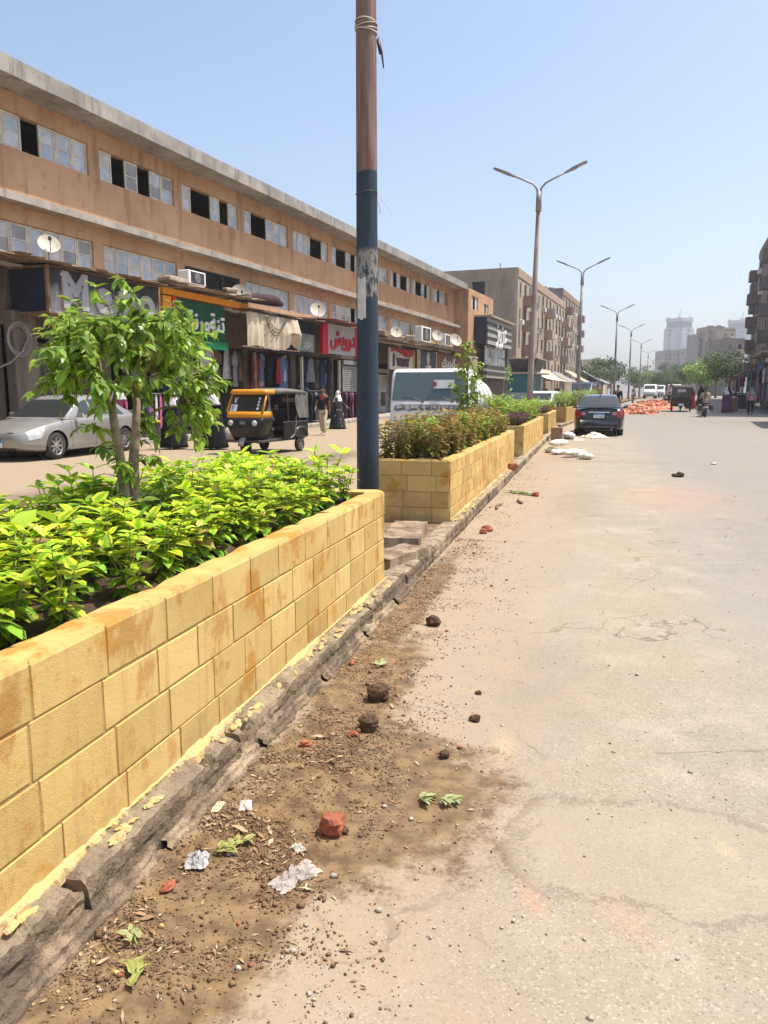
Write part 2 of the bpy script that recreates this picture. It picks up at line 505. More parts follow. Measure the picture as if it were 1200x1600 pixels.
def make_leaf(name, edge, mid, tip=None, vein=.22, rough=.52, trans=.35, huevar=.05):
    m, nt, b = nodes_of(name)
    L = nt.links
    uv = nd(nt, 'ShaderNodeUVMap'); sp = nd(nt, 'ShaderNodeSeparateXYZ'); L.new(uv.outputs[0], sp.inputs[0])
    d = math_(nt, 'ABSOLUTE', math_(nt, 'SUBTRACT', sp.outputs[1], .5))
    n = noise(nt, position(nt), 45, 3)
    d = math_(nt, 'ADD', d, math_(nt, 'MULTIPLY', math_(nt, 'SUBTRACT', n, .5), .35))
    c = mixc(nt, ramp(nt, d, vein - .12, vein + .12), mid, edge)
    geo = nd(nt, 'ShaderNodeNewGeometry')
    r = geo.outputs['Random Per Island']
    if tip is not None: c = mixc(nt, ramp(nt, r, .45, .95), c, tip)
    hs = nd(nt, 'ShaderNodeHueSaturation'); L.new(c, hs.inputs['Color'])
    L.new(ramp(nt, r, 0, 1, .5 - huevar, .5 + huevar), hs.inputs['Hue'])
    r2 = nd(nt, 'ShaderNodeTexWhiteNoise', noise_dimensions='1D'); L.new(r, r2.inputs['W'])
    L.new(ramp(nt, r2.outputs['Value'], 0, 1, .65, 1.25), hs.inputs['Value'])
    L.new(hs.outputs[0], b.inputs['Base Color'])
    b.inputs['Roughness'].default_value = rough; b.inputs['Specular IOR Level'].default_value = .35
    tr = nd(nt, 'ShaderNodeBsdfTranslucent'); L.new(hs.outputs[0], tr.inputs['Color'])
    mx = nd(nt, 'ShaderNodeMixShader'); mx.inputs[0].default_value = trans
    L.new(b.outputs[0], mx.inputs[1]); L.new(tr.outputs[0], mx.inputs[2])
    L.new(mx.outputs[0], nt.nodes['Material Output'].inputs['Surface'])
    return m
LEAF = {
    'lime': make_leaf('lime_leaf', (.58, .69, .035), (.20, .43, .02), (.67, .69, .05), rough=.6),
    'green': make_leaf('glossy_green_leaf', (.26, .40, .055), (.17, .31, .045), (.52, .57, .10), rough=.34, trans=.42),
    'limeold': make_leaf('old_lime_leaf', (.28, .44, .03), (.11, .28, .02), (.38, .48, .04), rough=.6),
    'yellowed': make_leaf('yellowed_leaf', (.62, .52, .14), (.50, .44, .12), (.40, .27, .10)),
    'croton': make_leaf('red_green_leaf', (.30, .20, .045), (.16, .20, .04), (.34, .095, .035), huevar=.03),
    'purple': make_leaf('purple_leaf', (.12, .045, .05), (.16, .07, .07), (.07, .03, .035), huevar=.03),
    'bushlime': make_leaf('yellow_green_leaf', (.34, .46, .06), (.20, .36, .04), (.42, .46, .07)),
    'dark': make_leaf('dark_tree_leaf', (.075, .12, .030), (.06, .10, .026), (.11, .15, .04)),
    'dry': make_leaf('dry_leaf', (.36, .24, .12), (.25, .15, .07), (.45, .34, .18), trans=.1, rough=.7),
}
M('bark', (.30, .24, .16), .9, (.19, .14, .09), 12, 70, .25, .6, 50, .01)
M('twig', (.20, .17, .07), .8, (.13, .13, .05), 12, 70)
M('stem_green', (.22, .26, .08), .7, (.16, .14, .06), 20, 70)
M('crumb', (.22, .135, .07), .95, (.125, .074, .038), 9, 120, .35, .7, 60, .01)
M('soil', (.105, .064, .038), .95, (.060, .036, .022), 6, 120, .35, .9, 60, .02)
M('soil_dry', (.25, .165, .09), .95, (.15, .093, .05), 9, 120, .3, .9, 70, .015)
M('kerb', (.33, .25, .16), .9, (.17, .125, .08), 5, 160, .35, .9, 70, .012, contrast=(.38, .6))
M('kerb_dark', (.125, .092, .062), .85, (.30, .22, .14), 7, 160, .4, .9, 80, .012, contrast=(.45, .68))
def make_kerb_top():
    m, nt, b = nodes_of('worn_kerb_top'); pos = position(nt)
    c = mixc(nt, ramp(nt, noise(nt, pos, 8, 6, .7), .35, .65), (.40, .32, .21), (.22, .17, .115))
    c = mixc(nt, ramp(nt, noise(nt, pos, 11, 5, .7), .55, .66, 0, .8), c, (.58, .42, .16))
    c = mixc(nt, 1.0, c, mixc(nt, noise(nt, pos, 140, 3), (.6,) * 3, (1.4,) * 3), 'MULTIPLY')
    nt.links.new(c, b.inputs['Base Color']); b.inputs['Roughness'].default_value = .92
    bump(nt, b, noise(nt, pos, 55, 6, .75), 1.0, .02)
    return m
MATS['kerb_top'] = make_kerb_top()
M('concrete', (.40, .36, .31), .9, (.27, .24, .20), 2.5, 120, .2, .6, 90, .006)
M('plaster_lump', (.55, .385, .15), .9, (.46, .34, .18), 14, 90, .25, .7, 90, .008)
M('brick_red', (.37, .125, .065), .9, (.25, .08, .045), 20, 120, .25, .7, 120, .006)
M('pale_stone', (.50, .45, .38), .9, (.38, .33, .27), 30, 120, .2)

# ------------------------------------------------------------------ ground
gx = sorted(set([-1500, -700, -300, -120, -60] + list(range(-40, 81, 4)) + [120, 200, 400, 800, 1500]))
gy = sorted(set([-1500, -600, -200, -60, -20] + list(range(-12, 161, 2)) + [180, 220, 300, 450, 700, 1000, 1500]))
g = MB()
g.v = [(x, y, gz(y)) for y in gy for x in gx]
nx = len(gx)
g.f = [(j * nx + i, j * nx + i + 1, (j + 1) * nx + i + 1, (j + 1) * nx + i) for j in range(len(gy) - 1) for i in range(nx - 1)]
g.m = [0] * len(g.f)
tag(g.build('road', MATS['road'], smooth=True), 'dusty tan asphalt carriageway scattered with soil beside the planters', 'road', kind='structure')

def cr(seed, a, b): return random.Random(seed).uniform(a, b)
def nrm(x, y, z, s=1.0):
    from mathutils import noise as _n
    return _n.noise(Vector((x, y, z)) * s)

# ------------------------------------------------------------------ median with kerb stones
HK = .14
md = MB()
us = [-3, 0, 4, 8, 12, 16, 20, 24, 28, BEND - .01] + [BEND + .01 + k * 6 for k in range(0, 24)]
def strip(mb, vfun, zf):
    a = len(mb.v)
    for u in us:
        for v in vfun: mb.v.append(tuple(PW(u, v, zf)))
    n = len(vfun)
    for i in range(len(us) - 1):
        for k in range(n - 1):
            mb.f.append((a + i * n + k, a + (i + 1) * n + k, a + (i + 1) * n + k + 1, a + i * n + k + 1)); mb.m.append(0)
strip(md, (.12, .7, 1.28), HK - .025)
median = tag(md.build('median', MATS['soil_dry']), 'raised median strip of dirt and concrete carrying the planters', 'median', kind='structure')
def kerb_mesh(length, seed, w=.17, h=HK, mat='kerb'):
    n = max(8, int(length / (.016 if seed >= 5 else .03))); prof = [(0.0, -.02), (-.002, .02), (-.004, .045), (.003, .07), (0, h * .66), (.003, h * .82), (.012, h * .94), (.03, h), (.06, h + .002), (.09, h + .001), (w, h - .003), (w + .002, -.02)]
    mb = MB()
    rr = random.Random(seed); ph = rr.uniform(0, 90)
    for i in range(n + 1):
        x = length * i / n
        e = 1.0 if 0 < i < n else 0.0
        for k, (v, z) in enumerate(prof):
            j = nrm(x * 1 + ph, v * 3, z * 3 + seed, 22) * .007 + nrm(x + ph, z * 2, seed * .7, 5) * .005
            chip = max(0, nrm(x * 1.3 + ph, 7.7, seed, 7) - .12) * .11 if k in (6, 7, 8) else 0
            ends = .012 if i in (0, n) else 0
            q_ = (rr.uniform(-.0035, .0035), rr.uniform(-.0035, .0035), rr.uniform(-.003, .003))
            mb.v.append((x + q_[0], v + j + chip * .4 + q_[1], z + j * .7 - chip - (ends if k > 3 else 0) + q_[2]))
    m = len(prof)
    for i in range(n):
        for k in range(m - 1):
            mb.f.append((i * m + k, i * m + k + 1, (i + 1) * m + k + 1, (i + 1) * m + k)); mb.m.append(1 if k >= 6 else 0)
    mb.f.append(list(range(m))); mb.m.append(0); mb.f.append([n * m + k for k in range(m)][::-1]); mb.m.append(0)
    return mb.mesh('kerb_stone', [MATS[mat], MATS['kerb_top']], False)
kv = [kerb_mesh(.97, s, mat='kerb_dark' if s % 3 else 'kerb') for s in range(5)]
u = -2.6; i = 0
while u < 70:
    if not (BEND - 1.0 < u < BEND):
        o = link('kerb_stone', kv[i % 5] if u < -1.7 or u > 9 else kerb_mesh(.97, 20 + i, mat='kerb_dark' if i % 4 else 'kerb'), median, PW(u, cr(i, -.008, .008), cr(i + 50, -.006, .006)), rzP(u) + cr(i + 9, -.008, .008))
    u += .985; i += 1
# far-side kerb in one run
kf = MB()
for a, b in zip(us[:-1], us[1:]):
    n = 1
    p = [PW(a, 1.28, -.02), PW(b, 1.28, -.02), PW(b, 1.28, HK), PW(a, 1.28, HK), PW(a, 1.42, HK), PW(b, 1.42, HK), PW(b, 1.42, -.02), PW(a, 1.42, -.02)]
    kf.add(p, [(0, 1, 2, 3), (3, 2, 5, 4), (4, 5, 6, 7)])
kf.build('kerb_edge', MATS['kerb'], median)
# the older, lower kerb course that sticks out at the foot, in broken lengths
for k in range(9):
    u0 = -2.4 + k * .78; L_ = .74
    mb = MB(); n = 46
    for i in range(n + 1):
        x = L_ * i / n
        jt = nrm(x + k * 3, 0, k, 9)
        w = .038 + jt * .022
        hh = .045 + nrm(x + k, 5, k, 7) * .02
        for (v, z) in ((-w - .012, -.01), (-w - .006, hh * .45), (-w * .72, hh * .55), (-w * .62, hh * .9), (-.012, hh * 1.02), (.02, hh * 1.05)):
            mb.v.append((x, v + nrm(x * 2, v * 20, z * 20 + k, 20) * .006 + cr(i * 7 + k, -.003, .003), z + nrm(x, v * 9, k, 30) * .005 + cr(i * 11 + k * 3 + int(z * 999), -.004, .004)))
    for i in range(n):
        for q in range(5):
            mb.f.append((i * 6 + q, i * 6 + q + 1, (i + 1) * 6 + q + 1, (i + 1) * 6 + q)); mb.m.append(0)
    mb.build('kerb_footing', MATS['kerb'] if k % 3 == 1 else MATS['kerb_dark'], median, False, PW(u0, 0, 0), RZP)
# broken slab and loose stones lying in the gap round the pole
def slab(u, v, z, L_, W_, H_, rot, seed, label, name='concrete_slab', cat='slab'):
    mb = MB()
    def fn(a, b):
        return ((a - .5) * L_ + nrm(a * 3, b * 3, seed, 2) * .03, (b - .5) * W_ + nrm(a * 3, b * 3, seed + 5, 2) * .03, H_ + nrm(a * 4, b * 4, seed + 9, 2) * .012)
    mb.grid(fn, 10, 6)
    top = list(mb.v); n = len(top)
    per = [i for i in range(11)] + [11 * j + 10 for j in range(1, 7)] + [66 + i for i in range(9, -1, -1)] + [11 * j for j in range(5, 0, -1)]
    mb.v += [(top[i][0] * 1.03, top[i][1] * 1.03, 0) for i in per]
    for q in range(len(per)):
        mb.f.append((per[q], n + q, n + (q + 1) % len(per), per[(q + 1) % len(per)])); mb.m.append(0)
    o = mb.build(name, MATS['kerb'], None, False, PW(u, v, z), RZP + rot)
    return tag(o, label, cat)
slab(5.75, .36, HK - .03, .95, .34, .10, .12, 3, 'broken grey concrete slab lying beside the pole between two planters')
slab(4.75, .20, HK - .03, .62, .26, .09, -.3, 8, 'short broken kerb block wedged at the foot of the rounded planter corner')

# ------------------------------------------------------------------ planters
ZT = .80
def planter(label, u0, u1, v0, v1, zt, rc=.10, blocks=('right', 'near'), seed=1, BL=.33, near_cap=True, top_soil=.74, far=False):
    a0 = PW(u0, v0); rz = rzP(u0)
    root = thing('planter', label, 'planter', (a0.x, a0.y, a0.z), rz, 'yellow block planters on the median')
    Lr, Wd, T = u1 - u0, v1 - v0, .13
    z0 = HK - .03
    # outline (counter-clockwise) with rounded corners, local x along street, y to the left
    def outline(off, r):
        pts = []
        for cx, cy, a_s in ((Lr - r, r, -pi / 2), (Lr - r, Wd - r, 0), (r, Wd - r, pi / 2), (r, r, pi)):
            for k in range(6):
                a = a_s + pi / 2 * k / 5
                pts.append((cx + (r + off) * cos(a), cy + (r + off) * sin(a)))
        return pts
    mb = MB()
    oo = outline(-.003, rc); ii = outline(-T, max(rc, .02)) if rc > T else [(min(max(x, T), Lr - T), min(max(y, T), Wd - T)) for x, y in outline(0, rc)]
    # densify long runs so that the rim can be uneven
    def dens(ps, qs):
        a, b = [], []
        N = len(ps)
        for i in range(N):
            j = (i + 1) % N
            d = math.hypot(ps[j][0] - ps[i][0], ps[j][1] - ps[i][1]); n = max(1, int(d / (.08 if not far else .5)))
            for k in range(n):
                t = k / n
                a.append((ps[i][0] + (ps[j][0] - ps[i][0]) * t, ps[i][1] + (ps[j][1] - ps[i][1]) * t))
                b.append((qs[i][0] + (qs[j][0] - qs[i][0]) * t, qs[i][1] + (qs[j][1] - qs[i][1]) * t))
        return a, b
    oo, ii = dens(oo, ii)
    N = len(oo)
    rows = []
    def rim(x, y): return zt + nrm(x * 2.3, y * 2.3, seed, 3) * .010 - max(0, nrm(x, y, seed + 4, 5) - .25) * .05
    rows.append([(x, y, z0) for x, y in oo])
    rows.append([(x, y, rim(x, y) - .012) for x, y in oo])
    rows.append([(x * .97 + xi * .03, y * .97 + yi * .03 + .003, rim(x, y)) for (x, y), (xi, yi) in zip(oo, ii)])
    rows.append([(xi, yi, rim(xi, yi) - .006) for xi, yi in ii])
    rows.append([(xi, yi, z0) for xi, yi in ii])
    for r in rows: mb.v += r
    for k in range(4):
        for i in range(N):
            j = (i + 1) % N
            mb.f.append((k * N + i, k * N + j, (k + 1) * N + j, (k + 1) * N + i)); mb.m.append(1 if k == 0 else 0)
    mb.build('wall', [MATS['yellow'], MATS['yjoint']], root, False)
    # soil
    sb = MB()
    nu = max(4, int(Lr / (.06 if not far else .5))); nv = 14 if not far else 3
    def so(a, b):
        x = T * .8 + (Lr - 1.6 * T) * a; y = T * .8 + (Wd - 1.6 * T) * b
        e = min(a * Lr, (1 - a) * Lr, b * Wd, (1 - b) * Wd)
        return (x, y, top_soil + nrm(x, y, seed, 6) * .02 + nrm(x, y, seed, 20) * .012 + min(.03, e * .1))
    sb.grid(so, nu, nv)
    sb.build('soil_bed', MATS['soil'], root, True)
    # blocks, proud of the joints: each a mesh of its own along the outline path
    HB = .173
    def pathpt(s_, off):
        """s from far right corner?  s=0 at near-right corner start of right side"""
        # right side runs x=0..Lr at y=0; then rounds the far corner.  near side runs y: 0..Wd at x=0
        if s_ <= Lr - rc: return Vector((s_, -off, 0)), Vector((0, -1, 0))
        a = (s_ - (Lr - rc)) / rc
        if a < pi / 2: return Vector((Lr - rc + (rc + off) * sin(a), rc - (rc + off) * cos(a), 0)), Vector((sin(a), -cos(a), 0))
        e = s_ - (Lr - rc) - rc * pi / 2
        return Vector((Lr + off, rc + e, 0)), Vector((1, 0, 0))
    rr = random.Random(seed)
    def block(s0, s1, za, zb, pf):
        g_ = .0028 + rr.uniform(-.001, .0018); ch = .003; pr = .0012 + rr.uniform(-.0008, .0008)
        n = max(2, int((s1 - s0) / .11)); b_ = MB()
        gh = g_ * 1.35
        zl = [za + gh, za + gh + ch, (za + zb) / 2, zb - gh - ch, zb - gh]
        if zb >= zt - .005: zl = [za + g_, za + g_ + ch, (za + zb) / 2, zb - .02, zb - .007]
        ss = [s0 + g_, s0 + g_ + ch] + [s0 + g_ + ch + (s1 - s0 - 2 * g_ - 2 * ch) * k / n for k in range(1, n)] + [s1 - g_ - ch, s1 - g_]
        for k, s_ in enumerate(ss):
            for q, z in enumerate(zl):
                edge = k in (0, len(ss) - 1) or q in (0, 4)
                off = -.0045 if edge else pr + rr.uniform(-.0004, .0004)
                p, _ = pf(s_ + (rr.uniform(-.002, .002) if not edge else 0), off)
                b_.v.append((p.x, p.y, z + rr.uniform(-.0015, .0015)))
        for k in range(len(ss) - 1):
            for q in range(4):
                b_.f.append((k * 5 + q, (k + 1) * 5 + q, (k + 1) * 5 + q + 1, k * 5 + q + 1)); b_.m.append(0)
        b_.build('block', MATS['yellow'], root, False)
    courses = []
    z = zt
    while z - z0 > .03:
        courses.append((max(z0, z - HB), z)); z -= HB
    if not far:
        if 'right' in blocks:
            S = Lr - rc + rc * pi / 2 + .0
            for ci, (za, zb) in enumerate(courses):
                s_ = -(BL / 2 if ci % 2 else 0) + rr.uniform(-.02, .02)
                while s_ < S - .05:
                    e = min(S, s_ + BL * rr.uniform(.86, 1.12))
                    if S - e < .08: e = S
                    block(max(.004 if rc < .05 else rc * .2, s_), e, za, zb, pathpt)
                    s_ = e
        if 'near' in blocks:
            pn = lambda s_, off: (Vector((-off, s_, 0)), None)
            for ci, (za, zb) in enumerate(courses):
                s_ = -(BL / 2 if ci % 2 else .12) + rr.uniform(-.02, .02)
                while s_ < Wd - .05:
                    e = min(Wd - .01, s_ + BL * rr.uniform(.92, 1.06))
                    if Wd - e < .07: e = Wd - .01
                    block(max(.012, s_), e, za, zb, pn); s_ = e
    return root
planters = [
    planter('long yellow block planter with rounded corner holding lime shrubs and the two-stemmed young tree', -2.6, 4.06, .10, 1.30, ZT, .10, ('right',), 1),
    planter('yellow block planter full of reddish-green shrubs, standing between two poles', 6.70, 13.80, .10, 1.06, .80, .02, ('right', 'near'), 2),
    planter('yellow block planter of yellow-green bushes with purple shrubs at its corner', 15.9, 23.1, .10, 1.06, .80, .02, ('right', 'near'), 3),
    planter('yellow block planter beyond the tall twin-arm lamp, with purple shrubs and a lime hedge', 26.0, 31.9, .10, 1.06, .82, .02, ('right', 'near'), 4, .36),
    planter('yellow block planter hidden partly behind the black parked car', 35.2, 42.0, .10, 1.06, .82, .02, (), 5, far=True),
    planter('small far yellow planter beside the second twin-arm lamp', 46.0, 53.0, .10, 1.06, .82, .02, (), 6, far=True),
]
# plaster slopped on the kerb along the foot of the walls
def lumps(root, x0, x1, n, seed, sz=1.0):
    rr = random.Random(seed)
    sk = MB(); N = int((x1 - x0) / .012)
    for i in range(N + 1):
        x = x0 + (x1 - x0) * i / N
        a = .12 + 1.0 * nrm(x, seed, 0, 2.2) + .6 * nrm(x, seed, 2, 9) + .35 * nrm(x, seed, 4, 31)
        a = max(.02, min(1.5, a))
        b = .004 + .024 * a + .008 * nrm(x, seed, 7, 24)
        for (y, z) in ((.0, HK + .012 + b * .9), (-.010 - .012 * a, HK + .012 + b * .45), (-.006 - .042 * a, HK + .010 * min(1, a * 2) + .006 * nrm(x, 3, seed, 40)), (-.008 - .050 * a, HK - .02)):
            sk.v.append((x + nrm(x, y * 30, seed, 50) * .004, y + nrm(x, z * 30, seed, 60) * .005, z))
    for i in range(N):
        for k in range(3): sk.f.append((i * 4 + k, (i + 1) * 4 + k, (i + 1) * 4 + k + 1, i * 4 + k + 1)); sk.m.append(0)
    sk.build('plaster_skirt', MATS['plaster_lump'], root, False)
    for k in range(n):
        x = rr.uniform(x0, x1); s_ = rr.uniform(.008, .019) * sz * (1.3 if rr.random() < .12 else 1)
        if k % 2 == 0: x = x0 + (x1 - x0) * (round(rr.random() * 6) / 6) + rr.gauss(0, .09)
        y = -rr.uniform(.03, .075) if s_ < .022 else -rr.uniform(.05, .085)
        mb = MB()
        mb.blob((0, 0, 0), (s_ * rr.uniform(1.0, 2.2), s_ * rr.uniform(.6, 1.0), s_ * rr.uniform(.3, .55)), 16, .22, seed * 100 + k)
        for i_, p_ in enumerate(mb.v):
            q_ = Vector(p_); mb.v[i_] = tuple(q_ * (1 + .35 * nrm(q_.x + k, q_.y, q_.z, 60)) - Vector((0, 0, max(0, -q_.y - s_ * .35) * (1.2 if y < -.06 else 0))))
        o = mb.build('plaster_lump', MATS['plaster_lump'], root, False)
        o.location = (min(max(x, x0), x1), y, HK + .006); o.rotation_euler = (rr.uniform(-.2, .2), rr.uniform(-.2, .2), rr.uniform(-.5, .5))
lumps(planters[0], 1.6, 6.66, 70, 3)
lumps(planters[1], 0.02, 7.0, 40, 4)
# ------------------------------------------------------------------ planting
def shrub_data(kind, seed, h=.34, spread=.15, stems=6, leaf=.085, pairs=6, mat='lime', droop=.35, stemmat='stem_green', bare=.12, W=1.0):
    rr = random.Random(seed)
    st = MB(); m4 = []; ix = []
    for s in range(stems):
        a = 2 * pi * s / stems + rr.uniform(-.5, .5); lean = rr.uniform(.15, 1) * spread
        hh = h * rr.uniform(.7, 1.0)
        pts = []
        for k in range(5):
            t = k / 4
            pts.append(Vector((cos(a) * lean * t ** 1.3 + rr.uniform(-.006, .006), sin(a) * lean * t ** 1.3 + rr.uniform(-.006, .006), hh * t * .92 - .02)))
        st.tube(pts, [.0055, .005, .004, .003, .002], 5)
        for k in range(pairs):
            t = bare + (1 - bare) * (k + rr.uniform(-.2, .3)) / (pairs - 1); t = min(1, max(0, t))
            q = t * 4; i0 = min(3, int(q)); p = pts[i0].lerp(pts[i0 + 1], q - i0)
            az0 = k * 1.57 + rr.uniform(-.5, .5)
            for side in (0, 1, 2) if t > .8 else (0, 1):
                az = az0 + side * (pi if t <= .8 else 2 * pi / 3) + rr.uniform(-.35, .35)
                el = (-.25 + 1.0 * t ** 2) * rr.uniform(.5, 1.2) - droop * .3
                d = Vector((cos(az) * cos(el), sin(az) * cos(el), sin(el)))
                m4.append(leaf_m4(p, d, Vector((rr.uniform(-.3, .3), rr.uniform(-.3, .3), 1)), leaf * rr.uniform(.42, 1.22) * (.75 + .35 * (1 - abs(t - .6))), W * rr.uniform(.85, 1.35)))
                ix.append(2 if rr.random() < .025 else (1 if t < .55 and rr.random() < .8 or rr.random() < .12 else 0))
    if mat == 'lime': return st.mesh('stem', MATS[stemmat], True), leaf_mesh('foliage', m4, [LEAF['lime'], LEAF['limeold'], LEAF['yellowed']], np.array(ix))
    return st.mesh('stem', MATS[stemmat], True), leaf_mesh('foliage', m4, LEAF[mat])
def plant_bed(name, label, group, variants, spots, rootz=True):
    out = []
    for i, (w, sc, rz) in enumerate(spots):
        o = thing(name, label, 'shrub', w, rz, group)
        o.scale = (sc,) * 3
        sm, lm = variants[i % len(variants)]
        link('stem', sm, o); f = link('foliage', lm, o); f['kind'] = 'stuff'
        out.append(o)
    return out
rr = random.Random(11)
# planter 1: lime duranta-like shrubs in rows
VAR1 = [shrub_data('lime', 100 + k, rr.uniform(.29, .40), .125, 6, .092, 7, 'lime', bare=.18, W=1.12) for k in range(9)]
spots = []
uu = -1.5
while uu < 3.98:
    for vv in (.31, .51, .72, .93, 1.12):
        if vv == .31 and (rr.random() < .25): continue
        u = uu + rr.uniform(-.05, .05); v = vv + rr.uniform(-.05, .05)
        if abs(u - 1.74) < .12 and abs(v - .74) < .14: continue
        if u > 3.9: continue
        spots.append((PW(u, v, .755), rr.uniform(.80, 1.12) * (.92 if vv < .4 else 1.04), rr.uniform(0, 6.28)))
    uu += .20
plant_bed('lime_shrub', 'bright lime variegated shrub in the bed around the two-stemmed young tree', 'lime shrubs in the rounded-corner planter', VAR1, spots)
# planter 2: reddish-green shrubs
VAR2 = [shrub_data('croton', 200 + k, rr.uniform(.42, .60), .17, 7, .085, 9, 'croton', bare=.1, W=1.0) for k in range(7)]
VAR2g = [shrub_data('croton', 230 + k, rr.uniform(.40, .55), .17, 7, .085, 9, 'green' if k == 0 else 'bushlime', bare=.1) for k in range(2)]
spots = []
uu = 6.95
while uu < 13.6:
    for vv in (.28, .47, .67, .86):
        if rr.random() < .06: continue
        spots.append((PW(uu + rr.uniform(-.08, .08), vv + rr.uniform(-.06, .06), .75), rr.uniform(.75, 1.1), rr.uniform(0, 6.28)))
    uu += .25
plant_bed('red_green_shrub', 'leafy shrub with reddish brown and green leaves in the second yellow planter', 'reddish-green shrubs in one planter', (VAR2 + VAR2g)[:9], spots)
# planter 3: yellow-green bushes and purple edging
VAR3 = [shrub_data('bl', 300 + k, .62, .26, 10, .075, 10, 'bushlime', bare=.05, W=1.2) for k in range(4)]
VARP = [shrub_data('pu', 320 + k, .34, .17, 8, .075, 7, 'purple', bare=.05, W=1.2) for k in range(3)]
def bed(u0, u1, rows, step, jit, z, sc, seed):
    r_ = random.Random(seed); out = []; u = u0
    while u < u1:
        for v in rows: out.append((PW(u + r_.uniform(-jit, jit), v + r_.uniform(-.05, .05), z), r_.uniform(*sc), r_.uniform(0, 6.28)))
        u += step
    return out
plant_bed('purple_shrub', 'low dark purple shrub at the corner of the bushy yellow-green planter', 'purple shrubs edging the third planter', VARP, bed(16.15, 18.4, (.3, .55), .28, .05, .75, (.8, 1.1), 1))
plant_bed('yellow_green_bush', 'rounded yellow-green bush filling the planter with purple corner shrubs', 'yellow-green bushes in the third planter', VAR3, bed(16.3, 18.2, (.75, .9), .45, .06, .75, (1.1, 1.4), 2) + bed(18.5, 22.9, (.33, .62, .88), .42, .06, .75, (.85, 1.15), 3))
plant_bed('purple_shrub', 'low dark purple shrub in front of the clipped lime hedge plants', 'purple shrubs edging the fourth planter', VARP, bed(26.3, 28.0, (.32, .65), .34, .05, .77, (.8, 1.1), 4))
plant_bed('hedge_plant', 'yellow-green hedge plant behind purple shrubs, left of the black car', 'hedge plants in the fourth planter', VAR3, bed(28.2, 31.7, (.33, .62, .88), .45, .05, .77, (.8, .95), 5) + bed(26.4, 28.0, (.88,), .45, .05, .77, (1.0, 1.3), 6))
VAR5 = [shrub_data('gd', 340 + k, .75, .3, 9, .10, 8, 'green', bare=.05, W=1.2) for k in range(2)]
plant_bed('green_bush', 'dark green bush in the planter half hidden by the black car', 'green bushes in the far planters', VAR5, bed(35.5, 41.8, (.4, .8), .7, .1, .77, (.8, 1.2), 7) + bed(46.3, 52.8, (.4, .8), .8, .1, .77, (.8, 1.2), 8))

